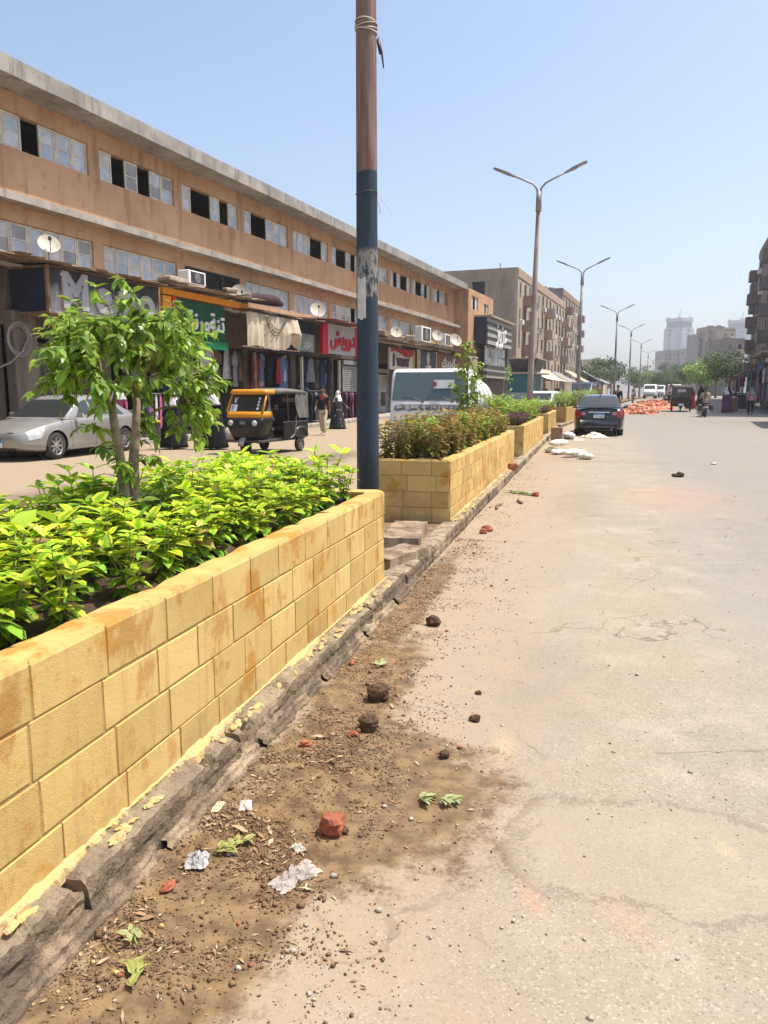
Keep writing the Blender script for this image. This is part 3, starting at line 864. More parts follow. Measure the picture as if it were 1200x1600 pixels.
# young tree with two stems
def grow(points, rad, mb, n=7):
    mb.tube(points, rad, n)
def arc(a, b, sag=0.0, n=5, jit=.0, rr=random):
    a, b = Vector(a), Vector(b)
    out = []
    for k in range(n + 1):
        t = k / n
        p = a.lerp(b, t); p.z += sag * 4 * t * (1 - t)
        if 0 < k < n: p += Vector((rr.uniform(-jit, jit), rr.uniform(-jit, jit), rr.uniform(-jit, jit)))
        out.append(p)
    return out
def young_tree():
    rr = random.Random(5)
    base = PW(1.74, .72, .74)
    root = thing('young_tree', 'young two-stemmed tree with drooping glossy leaves rising from the lime shrubs', 'tree', base, RZP)
    # local: x along street(u), y left(v), z up from soil
    def w(u, v, z): return Vector((u - 1.74, v - .72, z - .74))
    tr = MB()
    s1 = [w(1.70, .72, .74), w(1.69, .71, .95), w(1.665, .70, 1.15), w(1.63, .70, 1.32), w(1.60, .69, 1.42)]
    s2 = [w(1.80, .74, .74), w(1.81, .74, .95), w(1.80, .73, 1.18), w(1.82, .72, 1.35), w(1.84, .72, 1.48)]
    tr.tube(s1, [.026, .024, .022, .020, .017], 10); tr.tube(s2, [.027, .025, .024, .020, .016], 10)
    tr.build('trunk', MATS['bark'], root, True)
    br = MB(); tips = []
    def branch(p, q, r0, sag=.03, tipn=1):
        pts = arc(p, q, sag, 5, .012, rr)
        br.tube(pts, [r0 * (1 - .75 * k / 5) for k in range(6)], 6)
        tips.append((pts[-1], (pts[-1] - pts[-2]).normalized(), pts))
    mains = []
    for (p, q, r0) in ((s1[-1], w(1.38, .66, 1.60), .013), (s1[-1], w(1.55, .60, 1.68), .012), (s1[3], w(1.72, .85, 1.70), .012), (s2[-1], w(1.95, .66, 1.72), .012),
                       (s2[-1], w(1.76, .60, 1.80), .011), (s2[3], w(2.10, .80, 1.60), .012), (s1[-1], w(1.50, .80, 1.60), .011), (s2[3], w(2.06, .58, 1.45), .010), (s2[-1], w(1.88, .85, 1.78), .010)):
        branch(p, q, r0); mains.append(tips[-1][2])
    targets = []
    # sprays placed where the crown's outline goes
    for (u, v, z) in ((1.13, .68, 1.67), (1.20, .72, 1.63), (1.28, .60, 1.72), (1.33, .70, 1.82), (1.42, .62, 1.93), (1.48, .75, 1.80), (1.58, .6, 1.98), (1.66, .7, 1.92), (1.75, .62, 1.86), (1.82, .75, 1.93),
                      (1.90, .6, 1.86), (1.98, .72, 1.84), (2.06, .62, 1.95), (2.12, .7, 1.80), (2.2, .66, 1.74), (2.3, .7, 1.72), (2.38, .62, 1.66), (2.28, .8, 1.60), (2.33, .62, 1.55), (2.25, .55, 1.42),
                      (2.28, .6, 1.33), (2.16, .5, 1.36), (2.33, .66, 1.26), (2.0, .52, 1.42), (1.45, .55, 1.62), (1.38, .78, 1.55), (1.55, .9, 1.72), (1.7, .95, 1.75), (1.9, .95, 1.7), (2.1, .9, 1.68)):
        targets.append(w(u, v, z))
    for k in range(95):
        a = rr.uniform(0, 2 * pi); e = rr.uniform(-.6, 1); ra = rr.uniform(.5, 1) ** .5
        c = w(1.80, .70, 1.66)
        targets.append(c + Vector((.52 * ra * cos(a) * cos(e * .9), .34 * ra * sin(a), .25 * sin(e * 1.2) * ra)))
    for k in range(17):
        c = w(2.08, .66, 1.46); targets.append(c + Vector((rr.uniform(-.26, .24), rr.uniform(-.2, .2), rr.uniform(-.22, .22))))
    for k in range(7):
        c = w(1.48, .66, 1.52); targets.append(c + Vector((rr.uniform(-.22, .2), rr.uniform(-.2, .2), rr.uniform(-.12, .15))))
    for t in targets:
        best = None
        for m_ in mains:
            for p in m_[1:]:
                d = (p - t).length
                if best is None or d < best[0]: best = (d, p)
        branch(best[1], t, .0055, .03)
    # low shoots on the stems
    for (u, v, z, s_) in ((1.50, .70, 1.28, s1[2]), (1.52, .60, 1.20, s1[2]), (1.92, .62, 1.10, s2[1]), (1.95, .66, 1.02, s2[1]), (1.62, .64, 1.14, s1[2]), (1.86, .64, 1.20, s2[2]), (1.40, .72, 1.36, s1[3]), (1.70, .62, 1.02, s1[1]), (2.0, .6, .98, s2[1])):
        branch(s_, w(u, v, z), .005, .02)
    br.build('branches', MATS['twig'], root, True)['kind'] = 'stuff'
    m4 = []
    for p, d, pts in tips[9:]:
        n = rr.randint(17, 25)
        for k in range(n):
            t = rr.uniform(.25, 1.02) * 5; i0 = min(4, int(t)); q = pts[i0].lerp(pts[i0 + 1], min(1, t - i0))
            az = rr.uniform(0, 2 * pi); el = rr.uniform(-1.1, .35)
            dd = (Vector((cos(az) * cos(el), sin(az) * cos(el), sin(el))) + d * .5)
            m4.append(leaf_m4(q, dd, Vector((rr.uniform(-.5, .5), rr.uniform(-.5, .5), 1)), rr.uniform(.040, .080), rr.uniform(.85, 1.2)))
    rr.shuffle(m4)
    # the leaves that can be picked out singly, nearest the street side, are parts of their own
    m4.sort(key=lambda m_: m_[1, 3] + .4 * m_[0, 3])
    lm = leaf_mesh('leaf', [np.eye(4)], LEAF['green'])
    for m_ in m4[:160]:
        o = link('leaf', lm, root)
        o.matrix_local = Matrix(m_.tolist())
    c = link('crown', leaf_mesh('crown', m4[160:], LEAF['green']), root); c['kind'] = 'stuff'
young_tree()
def sapling(label, base, h, cr_w, seed, n=60, mat='green', leaf=.10):
    rr = random.Random(seed)
    root = thing('sapling', label, 'tree', base, 0)
    tr = MB(); tr.tube([(0, 0, -.02), (.01, 0, h * .3), (0, .02, h * .6), (.02, 0, h * .92)], [.022, .018, .013, .006], 8)
    tr.build('trunk', MATS['bark'], root, True)
    br = MB(); m4 = []
    for k in range(n):
        t = rr.uniform(.28, 1); p = Vector((0, 0, h * t * .95)); a = rr.uniform(0, 2 * pi)
        r_ = cr_w * math.sin(min(1, (t - .15) * 1.25) * pi) ** .6 * rr.uniform(.4, 1.05) + .05
        q = p + Vector((cos(a) * r_, sin(a) * r_, rr.uniform(.02, .2)))
        pts = arc(p, q, .02, 3, .01, rr); br.tube(pts, [.005, .004, .003, .002], 4)
        for j in range(rr.randint(7, 12)):
            tt = rr.uniform(.3, 1); c = p.lerp(q, tt); az = rr.uniform(0, 2 * pi); el = rr.uniform(-.9, .6)
            m4.append(leaf_m4(c, (cos(az) * cos(el), sin(az) * cos(el), sin(el)), (rr.uniform(-.4, .4), rr.uniform(-.4, .4), 1), leaf * rr.uniform(.6, 1.1), 1.1))
    br.build('branches', MATS['twig'], root, True)['kind'] = 'stuff'
    c = link('crown', leaf_mesh('crown', m4, LEAF[mat]), root); c['kind'] = 'stuff'
sapling('slim sapling with dense upright crown standing in front of the white tank truck', PW(11.6, .70, .75), 1.58, .30, 3)
sapling('thin sapling sprouting above the yellow-green bushes near the tall lamp', PW(19.6, .9, .75), 1.45, .14, 4, 14)

# ------------------------------------------------------------------ soil spilled at the kerb: low relief over the road
sb = MB()
def spill(a, b):
    u = -1.2 + 9.2 * a; v = -.98 * b + .02
    n1 = nrm(u, v, 1, 1.7); n2 = nrm(u, v, 2, 9); n3 = nrm(u, v, 3, 34)
    near = math.exp(-((v) / .30) ** 2) * (.9 + .5 * n1) * (1.0 if u < 3.2 else max(.35, 1 - (u - 3.2) * .4))
    patch = math.exp(-((u - 1.2) / .55) ** 2 - ((v + .55) / .42) ** 2)
    h = .020 * near + .016 * patch * (.6 + .6 * n1) + (.007 * n2 + .006 * max(0, n3)) * min(1, near + patch) - .010
    return tuple(PW(u, v, h))
sb.grid(spill, 420, 60)
tag(sb.build('spilled_soil', MATS['road'], None, True), 'damp brown soil spilled along the kerb of the long planter', 'soil', kind='stuff')
def spill_h(u, v): 
    return spill((u + 1.2) / 9.2, (v - .02) / -.98)[2]

def on_road(u, v, dz=0.0):
    h = 0.0
    if -1.2 < u < 8 and -.96 < v < .02: h = max(0.0, spill_h(u, v))
    p = PW(u, v); return Vector((p.x, p.y, p.z + h + dz))
# crumbs, chips and leaf litter nobody could count
def crumbs(name, label, n, mat, size, flat, seed, dens, shape='blob'):
    r_ = random.Random(seed); m4 = []
    tv = np.array([(1, 0, .1), (.2, .9, 0), (-.9, .3, .2), (-.3, -.9, 0), (.5, -.5, -.6), (0, .1, .9), (-.1, 0, -.8)]) * .5
    tf = [np.array([(0, 1, 5), (1, 2, 5), (2, 3, 5), (3, 4, 5), (4, 0, 5), (1, 0, 6), (2, 1, 6), (3, 2, 6), (4, 3, 6), (0, 4, 6)])]
    if shape == 'chip':
        tv = np.array([(0, 0, 0), (.5, .16, .04), (.5, -.16, .06), (1, .02, .0), (.3, .12, -.02), (.3, -.14, .0)]); tf = [np.array([(0, 4, 5), (4, 1, 2), (4, 2, 5), (1, 3, 2)])]
    while len(m4) < n:
        u, v = dens(r_)
        if nrm(u, v, 1.5, 3.2) + .5 * nrm(u, v, 7.5, 9) < .02 and r_.random() < .8: continue
        s_ = size * math.exp(r_.gauss(0, .45))
        p = on_road(u, v, s_ * .18)
        q = Matrix.Rotation(r_.uniform(0, 6.28), 4, 'Z') @ Matrix.Rotation(r_.gauss(0, .35), 4, 'X') @ Matrix.Diagonal((s_, s_ * r_.uniform(.6, 1), s_ * flat, 1))
        q.translation = p; m4.append(np.array(q))
    me = scatter(name, tv, tf, m4, mat, smooth=False)
    tag(link(name, me), label, kind='stuff')
def d_kerb(r_): return (r_.uniform(-.6, 6.5) if r_.random() < .8 else r_.uniform(6, 16), -abs(r_.gauss(0, .33)) - .02)
def d_soil(r_):
    return (r_.gauss(1.0, .65), -.04 - abs(r_.gauss(.22, .25)))
def d_road(r_): return (-.8 + 12 * r_.random() ** 1.5, -.1 - 3.6 * r_.random() ** 1.2)
M('litter', (.34, .22, .115), .85, (.17, .10, .055), 25, 90, .3)
crumbs('soil_crumbs', 'brown soil crumbs strewn over the spilled soil', 1000, MATS['crumb'], .0095, .8, 1, d_soil)
crumbs('soil_crumbs', 'dry earth crumbs strewn along the foot of the kerb', 1500, MATS['soil_dry'], .009, .8, 2, d_kerb)
crumbs('gravel', 'small pale grit scattered over the asphalt', 1500, MATS['pale_stone'], .009, .7, 3, d_road)
crumbs('gravel', 'small dark grit scattered over the asphalt', 700, MATS['litter'], .006, .7, 4, d_road)
M('litter', (.34, .22, .115), .85, (.17, .10, .055), 25, 90, .3)
M('litter_pale', (.48, .38, .24), .85, (.36, .25, .14), 25, 90, .3)
crumbs('leaf_litter', 'dry brown leaf and twig bits along the kerb', 1500, MATS['litter'], .016, 1, 5, d_kerb, 'chip')
crumbs('leaf_litter', 'dry brown leaf and bark bits over the spilled soil', 1100, MATS['litter'], .015, 1, 6, d_soil, 'chip')
crumbs('leaf_litter', 'pale straw and leaf bits over the spilled soil', 320, MATS['litter_pale'], .016, 1, 16, d_soil, 'chip')
crumbs('soil_crumbs', 'fine brown soil grains over the spilled soil', 9000, MATS['crumb'], .0055, .8, 17, d_soil)
crumbs('soil_crumbs', 'fine dry grains along the kerb', 9000, MATS['soil_dry'], .0055, .8, 18, d_kerb)
crumbs('brick_grit', 'crumbs of red brick among the soil', 130, MATS['brick_red'], .014, .8, 7, d_kerb)
crumbs('plaster_grit', 'crumbs of yellow plaster fallen along the kerb', 500, MATS['plaster_lump'], .010, .7, 8, lambda r_: (r_.uniform(-.2, 7), -abs(r_.gauss(0, .13)) - .02))
def clod(name, label, u, v, s, mat, seed, jit=.3, flat=.8, n=12, cat='clod', group=None):
    mb = MB().blob((0, 0, 0), (s, s * .85, s * flat), n, jit * .6, seed)
    for k in range(5):
        a = seed + k * 1.9; mb.blob((cos(a) * s * .55, sin(a) * s * .5, s * .25 * sin(k * 2.3)), s * .42, 8, jit, seed * 9 + k)
    o = mb.build(name, mat, None, False, on_road(u, v, s * flat * .72), seed)
    return tag(o, label, cat, group)
S_ = MATS['soil']
clod('soil_clod', 'largest dark clod of earth on the spilled soil near the kerb', 2.14, -.36, .062, S_, 1)
clod('soil_clod', 'lumpy dark earth clod just in front of the largest clod', 1.80, -.41, .050, S_, 2, .4)
clod('soil_clod', 'lone dark earth clod on bare asphalt near the planter corner', 3.42, -.38, .048, S_, 3)
clod('soil_clod', 'small dark clod at the dry edge of the wet soil patch', 1.62, -.79, .024, S_, 4)
clod('soil_clod', 'flat dark clod on the dusty asphalt beside the wet patch', 2.02, -.86, .030, S_, 5, .3, .5)
clod('soil_clod', 'small flat clod beyond the other clods, on dusty asphalt', 2.34, -.83, .018, S_, 6, .3, .5)
clod('soil_clod', 'tiny dark clod touching the red brick piece', .98, -.56, .016, S_, 8)
clod('soil_clod', 'dark lump on the open road ahead of the white sacks', 13.5, -2.9, .11, S_, 9, .4, .35)
mb = MB().blob((0, 0, 0), (.050, .043, .048), 16, .05, 41)
for i, p in enumerate(mb.v):
    p = Vector(p); n_ = nrm(p.x, p.y, p.z + 3, 26) * .012 + nrm(p.x, p.y, p.z, 70) * .005; q_ = p.normalized(); m__ = max(abs(q_.x), abs(q_.y), abs(q_.z)); mb.v[i] = tuple(p * (.72 / m__ * .55 + .45) + q_ * n_)
tag(mb.build('brick_piece', MATS['brick_red'], None, False, on_road(.97, -.52, .032)), 'broken lump of red brick sitting on the wet soil', 'brick')
for k, (u, v, s, lab) in enumerate(((1.57, -.19, .028, 'small red brick chip close under the kerb'), (.54, -.14, .026, 'red brick chip by the kerb near the grey plastic bag'), (7.0, -.27, .075, 'red brick piece leaning by the kerb at the second planter corner'), (6.85, -.24, .055, 'second red brick piece beside the kerb at the planter corner'),
                                    (1.72, -.36, .026, 'red brick chip touching the lumpy clod'), (10.1, -.58, .075, 'red brick fragment near the cut green weeds'), (12.7, .0, .13, 'rounded red clay lump on the kerb at the end of the shrub planter'))):
    z = HK if v == .0 else 0
    mb = MB().blob((0, 0, 0), (s, s * .75, s * .6), 8, .3, 60 + k)
    o = mb.build('brick_piece', MATS['brick_red'], None, False, on_road(u, v if z == 0 else .06, s * .35 + z), k)
    tag(o, lab, 'brick')
for k, (u, v, s, lab) in enumerate(((.62, -.78, .012, 'white pebble on the sandy asphalt'), (.74, -.60, .012, 'pale pebble beside the red brick lump'), (.40, -.60, .010, 'pale pebble below the crumpled clear bag'))):
    tag(MB().blob((0, 0, 0), (s, s * .8, s * .6), 8, .15, 90 + k).build('pebble', M('pebble', (.42, .38, .32), .8), None, True, on_road(u, v, s * .4)), lab, 'pebble')
# crumpled plastic
def plastic(name):
    m, nt, b = nodes_of(name)
    b.inputs['Base Color'].default_value = (.72, .66, .60, 1); b.inputs['Roughness'].default_value = .25
    tr = nd(nt, 'ShaderNodeBsdfTransparent'); tl = nd(nt, 'ShaderNodeBsdfTranslucent'); tl.inputs[0].default_value = (.7, .65, .6, 1)
    m1 = nd(nt, 'ShaderNodeMixShader'); m1.inputs[0].default_value = .35; m2 = nd(nt, 'ShaderNodeMixShader'); m2.inputs[0].default_value = .28
    nt.links.new(b.outputs[0], m1.inputs[1]); nt.links.new(tl.outputs[0], m1.inputs[2]); nt.links.new(m1.outputs[0], m2.inputs[1]); nt.links.new(tr.outputs[0], m2.inputs[2])
    nt.links.new(m2.outputs[0], nt.nodes['Material Output'].inputs['Surface'])
    return m
MATS['film'] = plastic('clear_film')
def crumple(name, label, u, v, L_, W_, h, mat, seed, rot=0, cat='litter', freq=5, waist=0.0, dz=0.0, group=None):
    mb = MB()
    def fn(a, b):
        w_ = 1 - waist * math.exp(-((a - .5) / .14) ** 2)
        x = (a - .5) * L_ + nrm(a * 3, b * 3, seed, 2) * L_ * .12; y = (b - .5) * W_ * w_ + nrm(a * 3, b * 3, seed + 3, 2) * W_ * .15
        e = min(1, 5 * min(a, 1 - a, b, 1 - b) + .1)
        z = (abs(nrm(a, b, seed, freq)) * .9 + abs(nrm(a, b, seed + 7, freq * 2.3)) * .5) * h * e * 1.6 + .004 + h * .5 * e * math.exp(-((a - .4) ** 2 + (b - .5) ** 2) / .08)
        return (x, y, z)
    mb.grid(fn, 22, 16)
    o = mb.build(name, mat, None, False, on_road(u, v, dz), RZP + rot)
    return tag(o, label, cat, group)
crumple('plastic_bag', 'crumpled clear plastic bag twisted on the soil edge', .70, -.49, .16, .075, .028, MATS['film'], 1, 2.6, 'bag', 6, .6)
crumple('plastic_bag', 'wadded grey plastic bag at the foot of the kerb', .68, -.16, .085, .07, .022, M('grey_film', (.42, .41, .40), .35), 2, .3, 'bag', 5)
crumple('styrofoam_scrap', 'white styrofoam scrap lying flat by the kerb', 1.05, -.155, .07, .045, .012, M('white_scrap', (.62, .59, .52), .7, (.45, .41, .34), 25), 3, .4, 'scrap', 3)
crumple('paper_scrap', 'crumpled white paper scrap left of the brick lump', .85, -.44, .05, .035, .014, MATS['white_scrap'], 4, .8, 'scrap')
crumple('paper_scrap', 'small pale scrap caught under the kerb edge', 1.0, -.07, .07, .03, .010, M('pale_scrap', (.62, .56, .34), .7), 6, .1, 'scrap')
crumple('leaf_scrap', 'dry curled brown leaf beside the white paper scrap', .78, -.36, .05, .035, .016, LEAF['dry'], 7, .8, 'leaf')
# wilted green sprigs
def sprig(label, u, v, L_, seed, mat, rot, n=9, leaf=.05):
    r_ = random.Random(seed)
    root = thing('cut_sprig', label, 'sprig', on_road(u, v, .006), RZP + rot)
    pts = [(L_ * (k / 5 - .5), nrm(k, seed, 0, .7) * .015, .008 + .006 * (k % 2)) for k in range(6)]
    MB().tube(pts, [.003, .003, .0025, .002, .002, .001], 5).build('stem', MATS['stem_green'], root, True)
    lm = leaf_mesh('leaf', [np.eye(4)], mat)
    for k in range(n):
        t = r_.random(); p = Vector((L_ * (t - .5), r_.uniform(-.01, .01), .012)); a = r_.uniform(-1.4, 1.4)
        o = link('leaf', lm, root); o.matrix_local = Matrix(leaf_m4(p, (cos(a), sin(a), r_.uniform(0, .35)), (r_.uniform(-.4, .4), r_.uniform(-.4, .4), 1), leaf * r_.uniform(.7, 1.2)).tolist())
MATS['wilt'] = make_leaf('wilted_leaf', (.50, .52, .24), (.40, .45, .17), (.56, .48, .28), trans=.2)
MATS['wilt_lime'] = make_leaf('wilted_lime_leaf', (.50, .50, .14), (.36, .40, .10), (.46, .34, .16), trans=.2)
sprig('wilted pale green sprig on the wet soil patch', 1.26, -.85, .17, 1, MATS['wilt'], -1.3, 24, .05)
sprig('limp lime leaves dropped by the kerb beside the grey bag', .78, -.23, .12, 2, MATS['wilt_lime'], -.6, 26, .042)
sprig('torn lime and brown leaves on the soil under the kerb', .20, -.24, .10, 3, MATS['wilt_lime'], .5, 18, .038)
sprig('limp yellowish leaf scraps near the kerb bottom', .32, -.16, .08, 4, MATS['wilt'], .9, 7, .04)
sprig('pale sprig lying near the largest clod', 2.6, -.24, .10, 5, MATS['wilt'], .2, 8, .05)
sprig('heap of cut green weeds near the red brick fragment', 10.3, -.35, .5, 6, LEAF['green'], .9, 40, .10)
# ------------------------------------------------------------------ left pavement
pv = MB()
uL = list(range(-26, 61, 2)) + list(range(66, 150, 6))
prof = [(-1.6, -.02), (-1.6, .13), (-1.45, .15), (6.0, .15)]
for u in uL:
    for v, z in prof: pv.v.append(tuple(BW(u, v, z, True)))
for i in range(len(uL) - 1):
    for k in range(3): pv.f.append((i * 4 + k, (i + 1) * 4 + k, (i + 1) * 4 + k + 1, i * 4 + k + 1)); pv.m.append(0)
pavement = tag(pv.build('pavement', MATS['concrete']), 'raised concrete pavement along the shopfronts', 'pavement', kind='structure')
kb = MB().bbox((.5, .07, .08), (.98, .17, .18), .02).mesh('kerb_stone', MATS['concrete'])
for k in range(-20, 22):
    link('kerb_stone', kb, pavement, BW(k, -1.62, 0, True), RZB)

# ------------------------------------------------------------------ shared building materials
def streaky(name, col, col2, stain, rz=RZB, scale=1.0, rough=.9):
    m, nt, b = nodes_of(name)
    pos = position(nt)
    c = mixc(nt, ramp(nt, noise(nt, pos, .5 * scale, 5), .35, .65), col, col2)
    st = position(nt, rz, (0, 0, 0), (.7, .7, 4.5))
    c = mixc(nt, ramp(nt, noise(nt, st, 1.3 * scale, 5, .62), .50, .74, 0, .75), c, stain)
    c = mixc(nt, ramp(nt, noise(nt, pos, 3.0 * scale, 6, .65), .56, .72, 0, .5), c, stain)
    f = noise(nt, pos, 25, 4, .7)
    c = mixc(nt, 1.0, c, mixc(nt, f, (.82,) * 3, (1.18,) * 3), 'MULTIPLY')
    nt.links.new(c, b.inputs['Base Color']); b.inputs['Roughness'].default_value = rough; b.inputs['Specular IOR Level'].default_value = .2
    bump(nt, b, noise(nt, pos, 30, 5, .7), .35, .01)
    MATS[name] = m
    return m
streaky('orange_wall', (.53, .33, .19), (.44, .265, .148), (.23, .14, .085))
streaky('roof_concrete', (.35, .325, .295), (.24, .22, .20), (.12, .105, .095), scale=2.5)
streaky('ledge_concrete', (.40, .36, .31), (.28, .245, .205), (.17, .14, .12), scale=2.5)
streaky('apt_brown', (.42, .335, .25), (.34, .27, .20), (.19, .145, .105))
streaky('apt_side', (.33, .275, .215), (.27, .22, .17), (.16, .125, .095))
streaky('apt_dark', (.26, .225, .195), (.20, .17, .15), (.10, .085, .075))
streaky('apt_pale', (.52, .45, .36), (.44, .37, .29), (.25, .20, .15))
streaky('mid_grey', (.30, .27, .24), (.24, .21, .19), (.13, .11, .10))
M('cream_paint', (.66, .60, .49), .6, (.50, .44, .35), 4, 60)
m_, nt_, b_ = nodes_of('papered_pane'); pos_ = position(nt_)
c_ = mixc(nt_, ramp(nt_, noise(nt_, pos_, 2.5, 3), .4, .6), (.40, .46, .53), (.52, .56, .60))
c_ = mixc(nt_, ramp(nt_, noise(nt_, pos_, 9, 3, .5), .68, .74), c_, (.06, .07, .10))
nt_.links.new(c_, b_.inputs['Base Color']); b_.inputs['Roughness'].default_value = .22; b_.inputs['Specular IOR Level'].default_value = .5
MATS['pane'] = m_
PANES = [m_, M('pane_white', (.56, .57, .56), .35, (.44, .46, .48), 3, 40), M('pane_dusty', (.33, .35, .36), .3, (.24, .25, .26), 2, 40), M('pane_blue', (.34, .42, .52), .25, (.42, .48, .55), 3, 40)]
def glass(name, col, rough=.05, spec=.6):
    m, nt, b = nodes_of(name)
    b.inputs['Base Color'].default_value = c4(col); b.inputs['Roughness'].default_value = rough; b.inputs['Specular IOR Level'].default_value = spec
    MATS[name] = m; return m
glass('dark_glass', (.025, .03, .035), .06); glass('car_glass', (.03, .035, .035), .04, .7); glass('shop_glass', (.05, .055, .055), .06)
M('interior', (.16, .13, .10), .9, (.10, .08, .07), 1.5)
M('black_paint', (.03, .03, .032), .5, (.07, .065, .06), 3, 50)
M('rust', (.16, .085, .05), .85, (.26, .18, .12), 4, 60, .3, .5, 40)
M('wood_old', (.28, .20, .13), .85, (.17, .12, .08), 4, 60, .3, .5, 40)
M('shutter_dark', (.115, .088, .070), .6, (.065, .052, .045), 1.2, 50, metal=.2)
M('shutter_grey', (.30, .31, .33), .5, (.22, .22, .23), 1.2, 50, metal=.3)
M('dish', (.52, .48, .39), .6, (.40, .36, .29), 3, 50)
M('grey_metal', (.32, .32, .33), .45, (.22, .22, .22), 4, 60, metal=.6)
M('dark_metal', (.05, .05, .055), .5, (.09, .08, .075), 5, 60, metal=.4)
M('navy_panel', (.018, .024, .05), .6, (.03, .035, .055), 1, 30)
M('white_paint', (.78, .77, .74), .5, (.66, .64, .60), 1.2, 30)

# ------------------------------------------------------------------ the long two-storey shop building
X0, X1 = -24.6, 29.6
shops = thing('shop_building', 'long low orange building with window rows under a grey concrete roof slab', 'building', BW(0, 0, 0), RZB)
PIT = 4.07; W0 = -8.47; WW = 3.62
groups = [(W0 + PIT * k, W0 + PIT * k + WW) for k in range(-3, 9)]
UZ, LZ = (7.83, 8.72), (5.13, 5.97)
wl_ = MB()
holes = [(a, b, *UZ) for a, b in groups] + [(a, b, *LZ) for a, b in groups]
wall_cells(wl_, X0, X1, 3.3, 9.2, 0, .25, holes)
wl_.box(X0, X0 + .25, .25, 9, 0, 9.2); wl_.box(X1 - .25, X1, .25, 9, 0, 9.2); wl_.box(X0 + .25, X1 - .25, 8.75, 9, 0, 9.2)
wl_.build('wall', MATS['orange_wall'], shops)
streaky('grimy_fascia', (.15, .112, .085), (.10, .075, .06), (.05, .04, .034))
for k in range(-4, 10):
    x = W0 + PIT * k - .45
    MB().box(x, x + .45, -.02, .25, 0, 3.3).build('pier', MATS['grimy_fascia'], shops)
MB().box(X0, X1 - .02, -.05, -.002, 3.28, 4.95).build('shop_fascia_band', MATS['grimy_fascia'], shops)
fl = MB()
fl.box(X0 + .25, X1 - .25, .25, 8.75, 3.25, 3.4); fl.box(X0 + .25, X1 - .25, .25, 8.75, 6.3, 6.5); fl.box(X0 + .25, X1 - .25, 3.2, 3.3, 0, 3.25)
fl.box(X0 + .25, X1 - .25, 3.4, 3.5, 3.4, 6.3); fl.box(X0 + .25, X1 - .25, 3.4, 3.5, 6.5, 9.2)
for k in range(-4, 10):
    x = W0 + PIT * k - .3; fl.box(x, x + .12, .25, 3.2, 0, 3.25); fl.box(x, x + .12, .25, 3.4, 6.5, 9.2)
fl.build('floors', MATS['interior'], shops)
rs = MB()
def slab_run(mb, x0, x1, y0, y1, z0, z1, n, amp, seed):
    for i in range(n + 1):
        x = x0 + (x1 - x0) * i / n; j = nrm(x, seed, 0, 1.1) * amp + nrm(x, seed, 3, 4) * amp * .5
        for (y, z) in ((y1, z0), (y0 + j * .3, z0 + j), (y0 + j * .5, z1 + j * .6), (y1, z1)): mb.v.append((x, y, z))
    for i in range(n):
        for k in range(4):
            mb.f.append((i * 4 + k, i * 4 + (k + 1) % 4, (i + 1) * 4 + (k + 1) % 4, (i + 1) * 4 + k)); mb.m.append(0)
    mb.f.append((0, 1, 2, 3)); mb.m.append(0); mb.f.append([n * 4 + k for k in (3, 2, 1, 0)]); mb.m.append(0)
slab_run(rs, X0 - .1, X1 + .1, -.92, 9.2, 9.2, 9.62, 160, .02, 1)
rs.build('roof_slab', MATS['roof_concrete'], shops)
le = MB(); slab_run(le, X0, X1 - .02, -.46, 0, 6.39, 6.58, 160, .02, 2)
le.build('ledge', MATS['ledge_concrete'], shops)
# casements
def casement(w, h):
    fr = MB(); b = .06
    fr.box(0, b, 0, .05, 0, h); fr.box(w - b, w, 0, .05, 0, h); fr.box(b, w - b, 0, .05, 0, b); fr.box(b, w - b, 0, .05, h - b, h); fr.box(b, w - b, .004, .046, h * .5 - .018, h * .5 + .018)
    p = MB().box(b, w - b, .02, .03, 0, h * .5 - .018 - b)
    return fr.mesh('window', MATS['cream_paint']), p.mesh('pane', MATS['pane'])
cw = WW / 6
CAS = {z: casement(cw - .012, z[1] - z[0] - .02) for z in (UZ, LZ)}
_wr = random.Random(77)
def put_window(x, z, zr, yaw=0.0, y=.07):
    fm, pm = CAS[zr]; h = zr[1] - zr[0] - .02
    o = link('window', fm, shops, (x, y, z)); o.rotation_euler = (0, 0, yaw)
    
    for zz in (.06, h * .5 + .018):
        q = link('pane', pm, o, (0, 0, zz)); q.material_slots[0].link = 'OBJECT'; q.material_slots[0].material = PANES[_wr.choice((0, 0, 0, 1, 2, 3))]
pat = {-1: 'ctoccc', 0: 'cocotc', 1: 'cooctc', 2: 'cooccc', 3: 'ccoooc', 4: 'cooctc'}
pat = {-1: 'ccoccc', 0: 'cococc', 1: 'cooctc', 2: 'cooccc', 3: 'cccooc', 4: 'coococ', 6: 'cocooc', 7: 'coococ', 8: 'ccocct', 9: 'ccoccc'}
rr = random.Random(3)
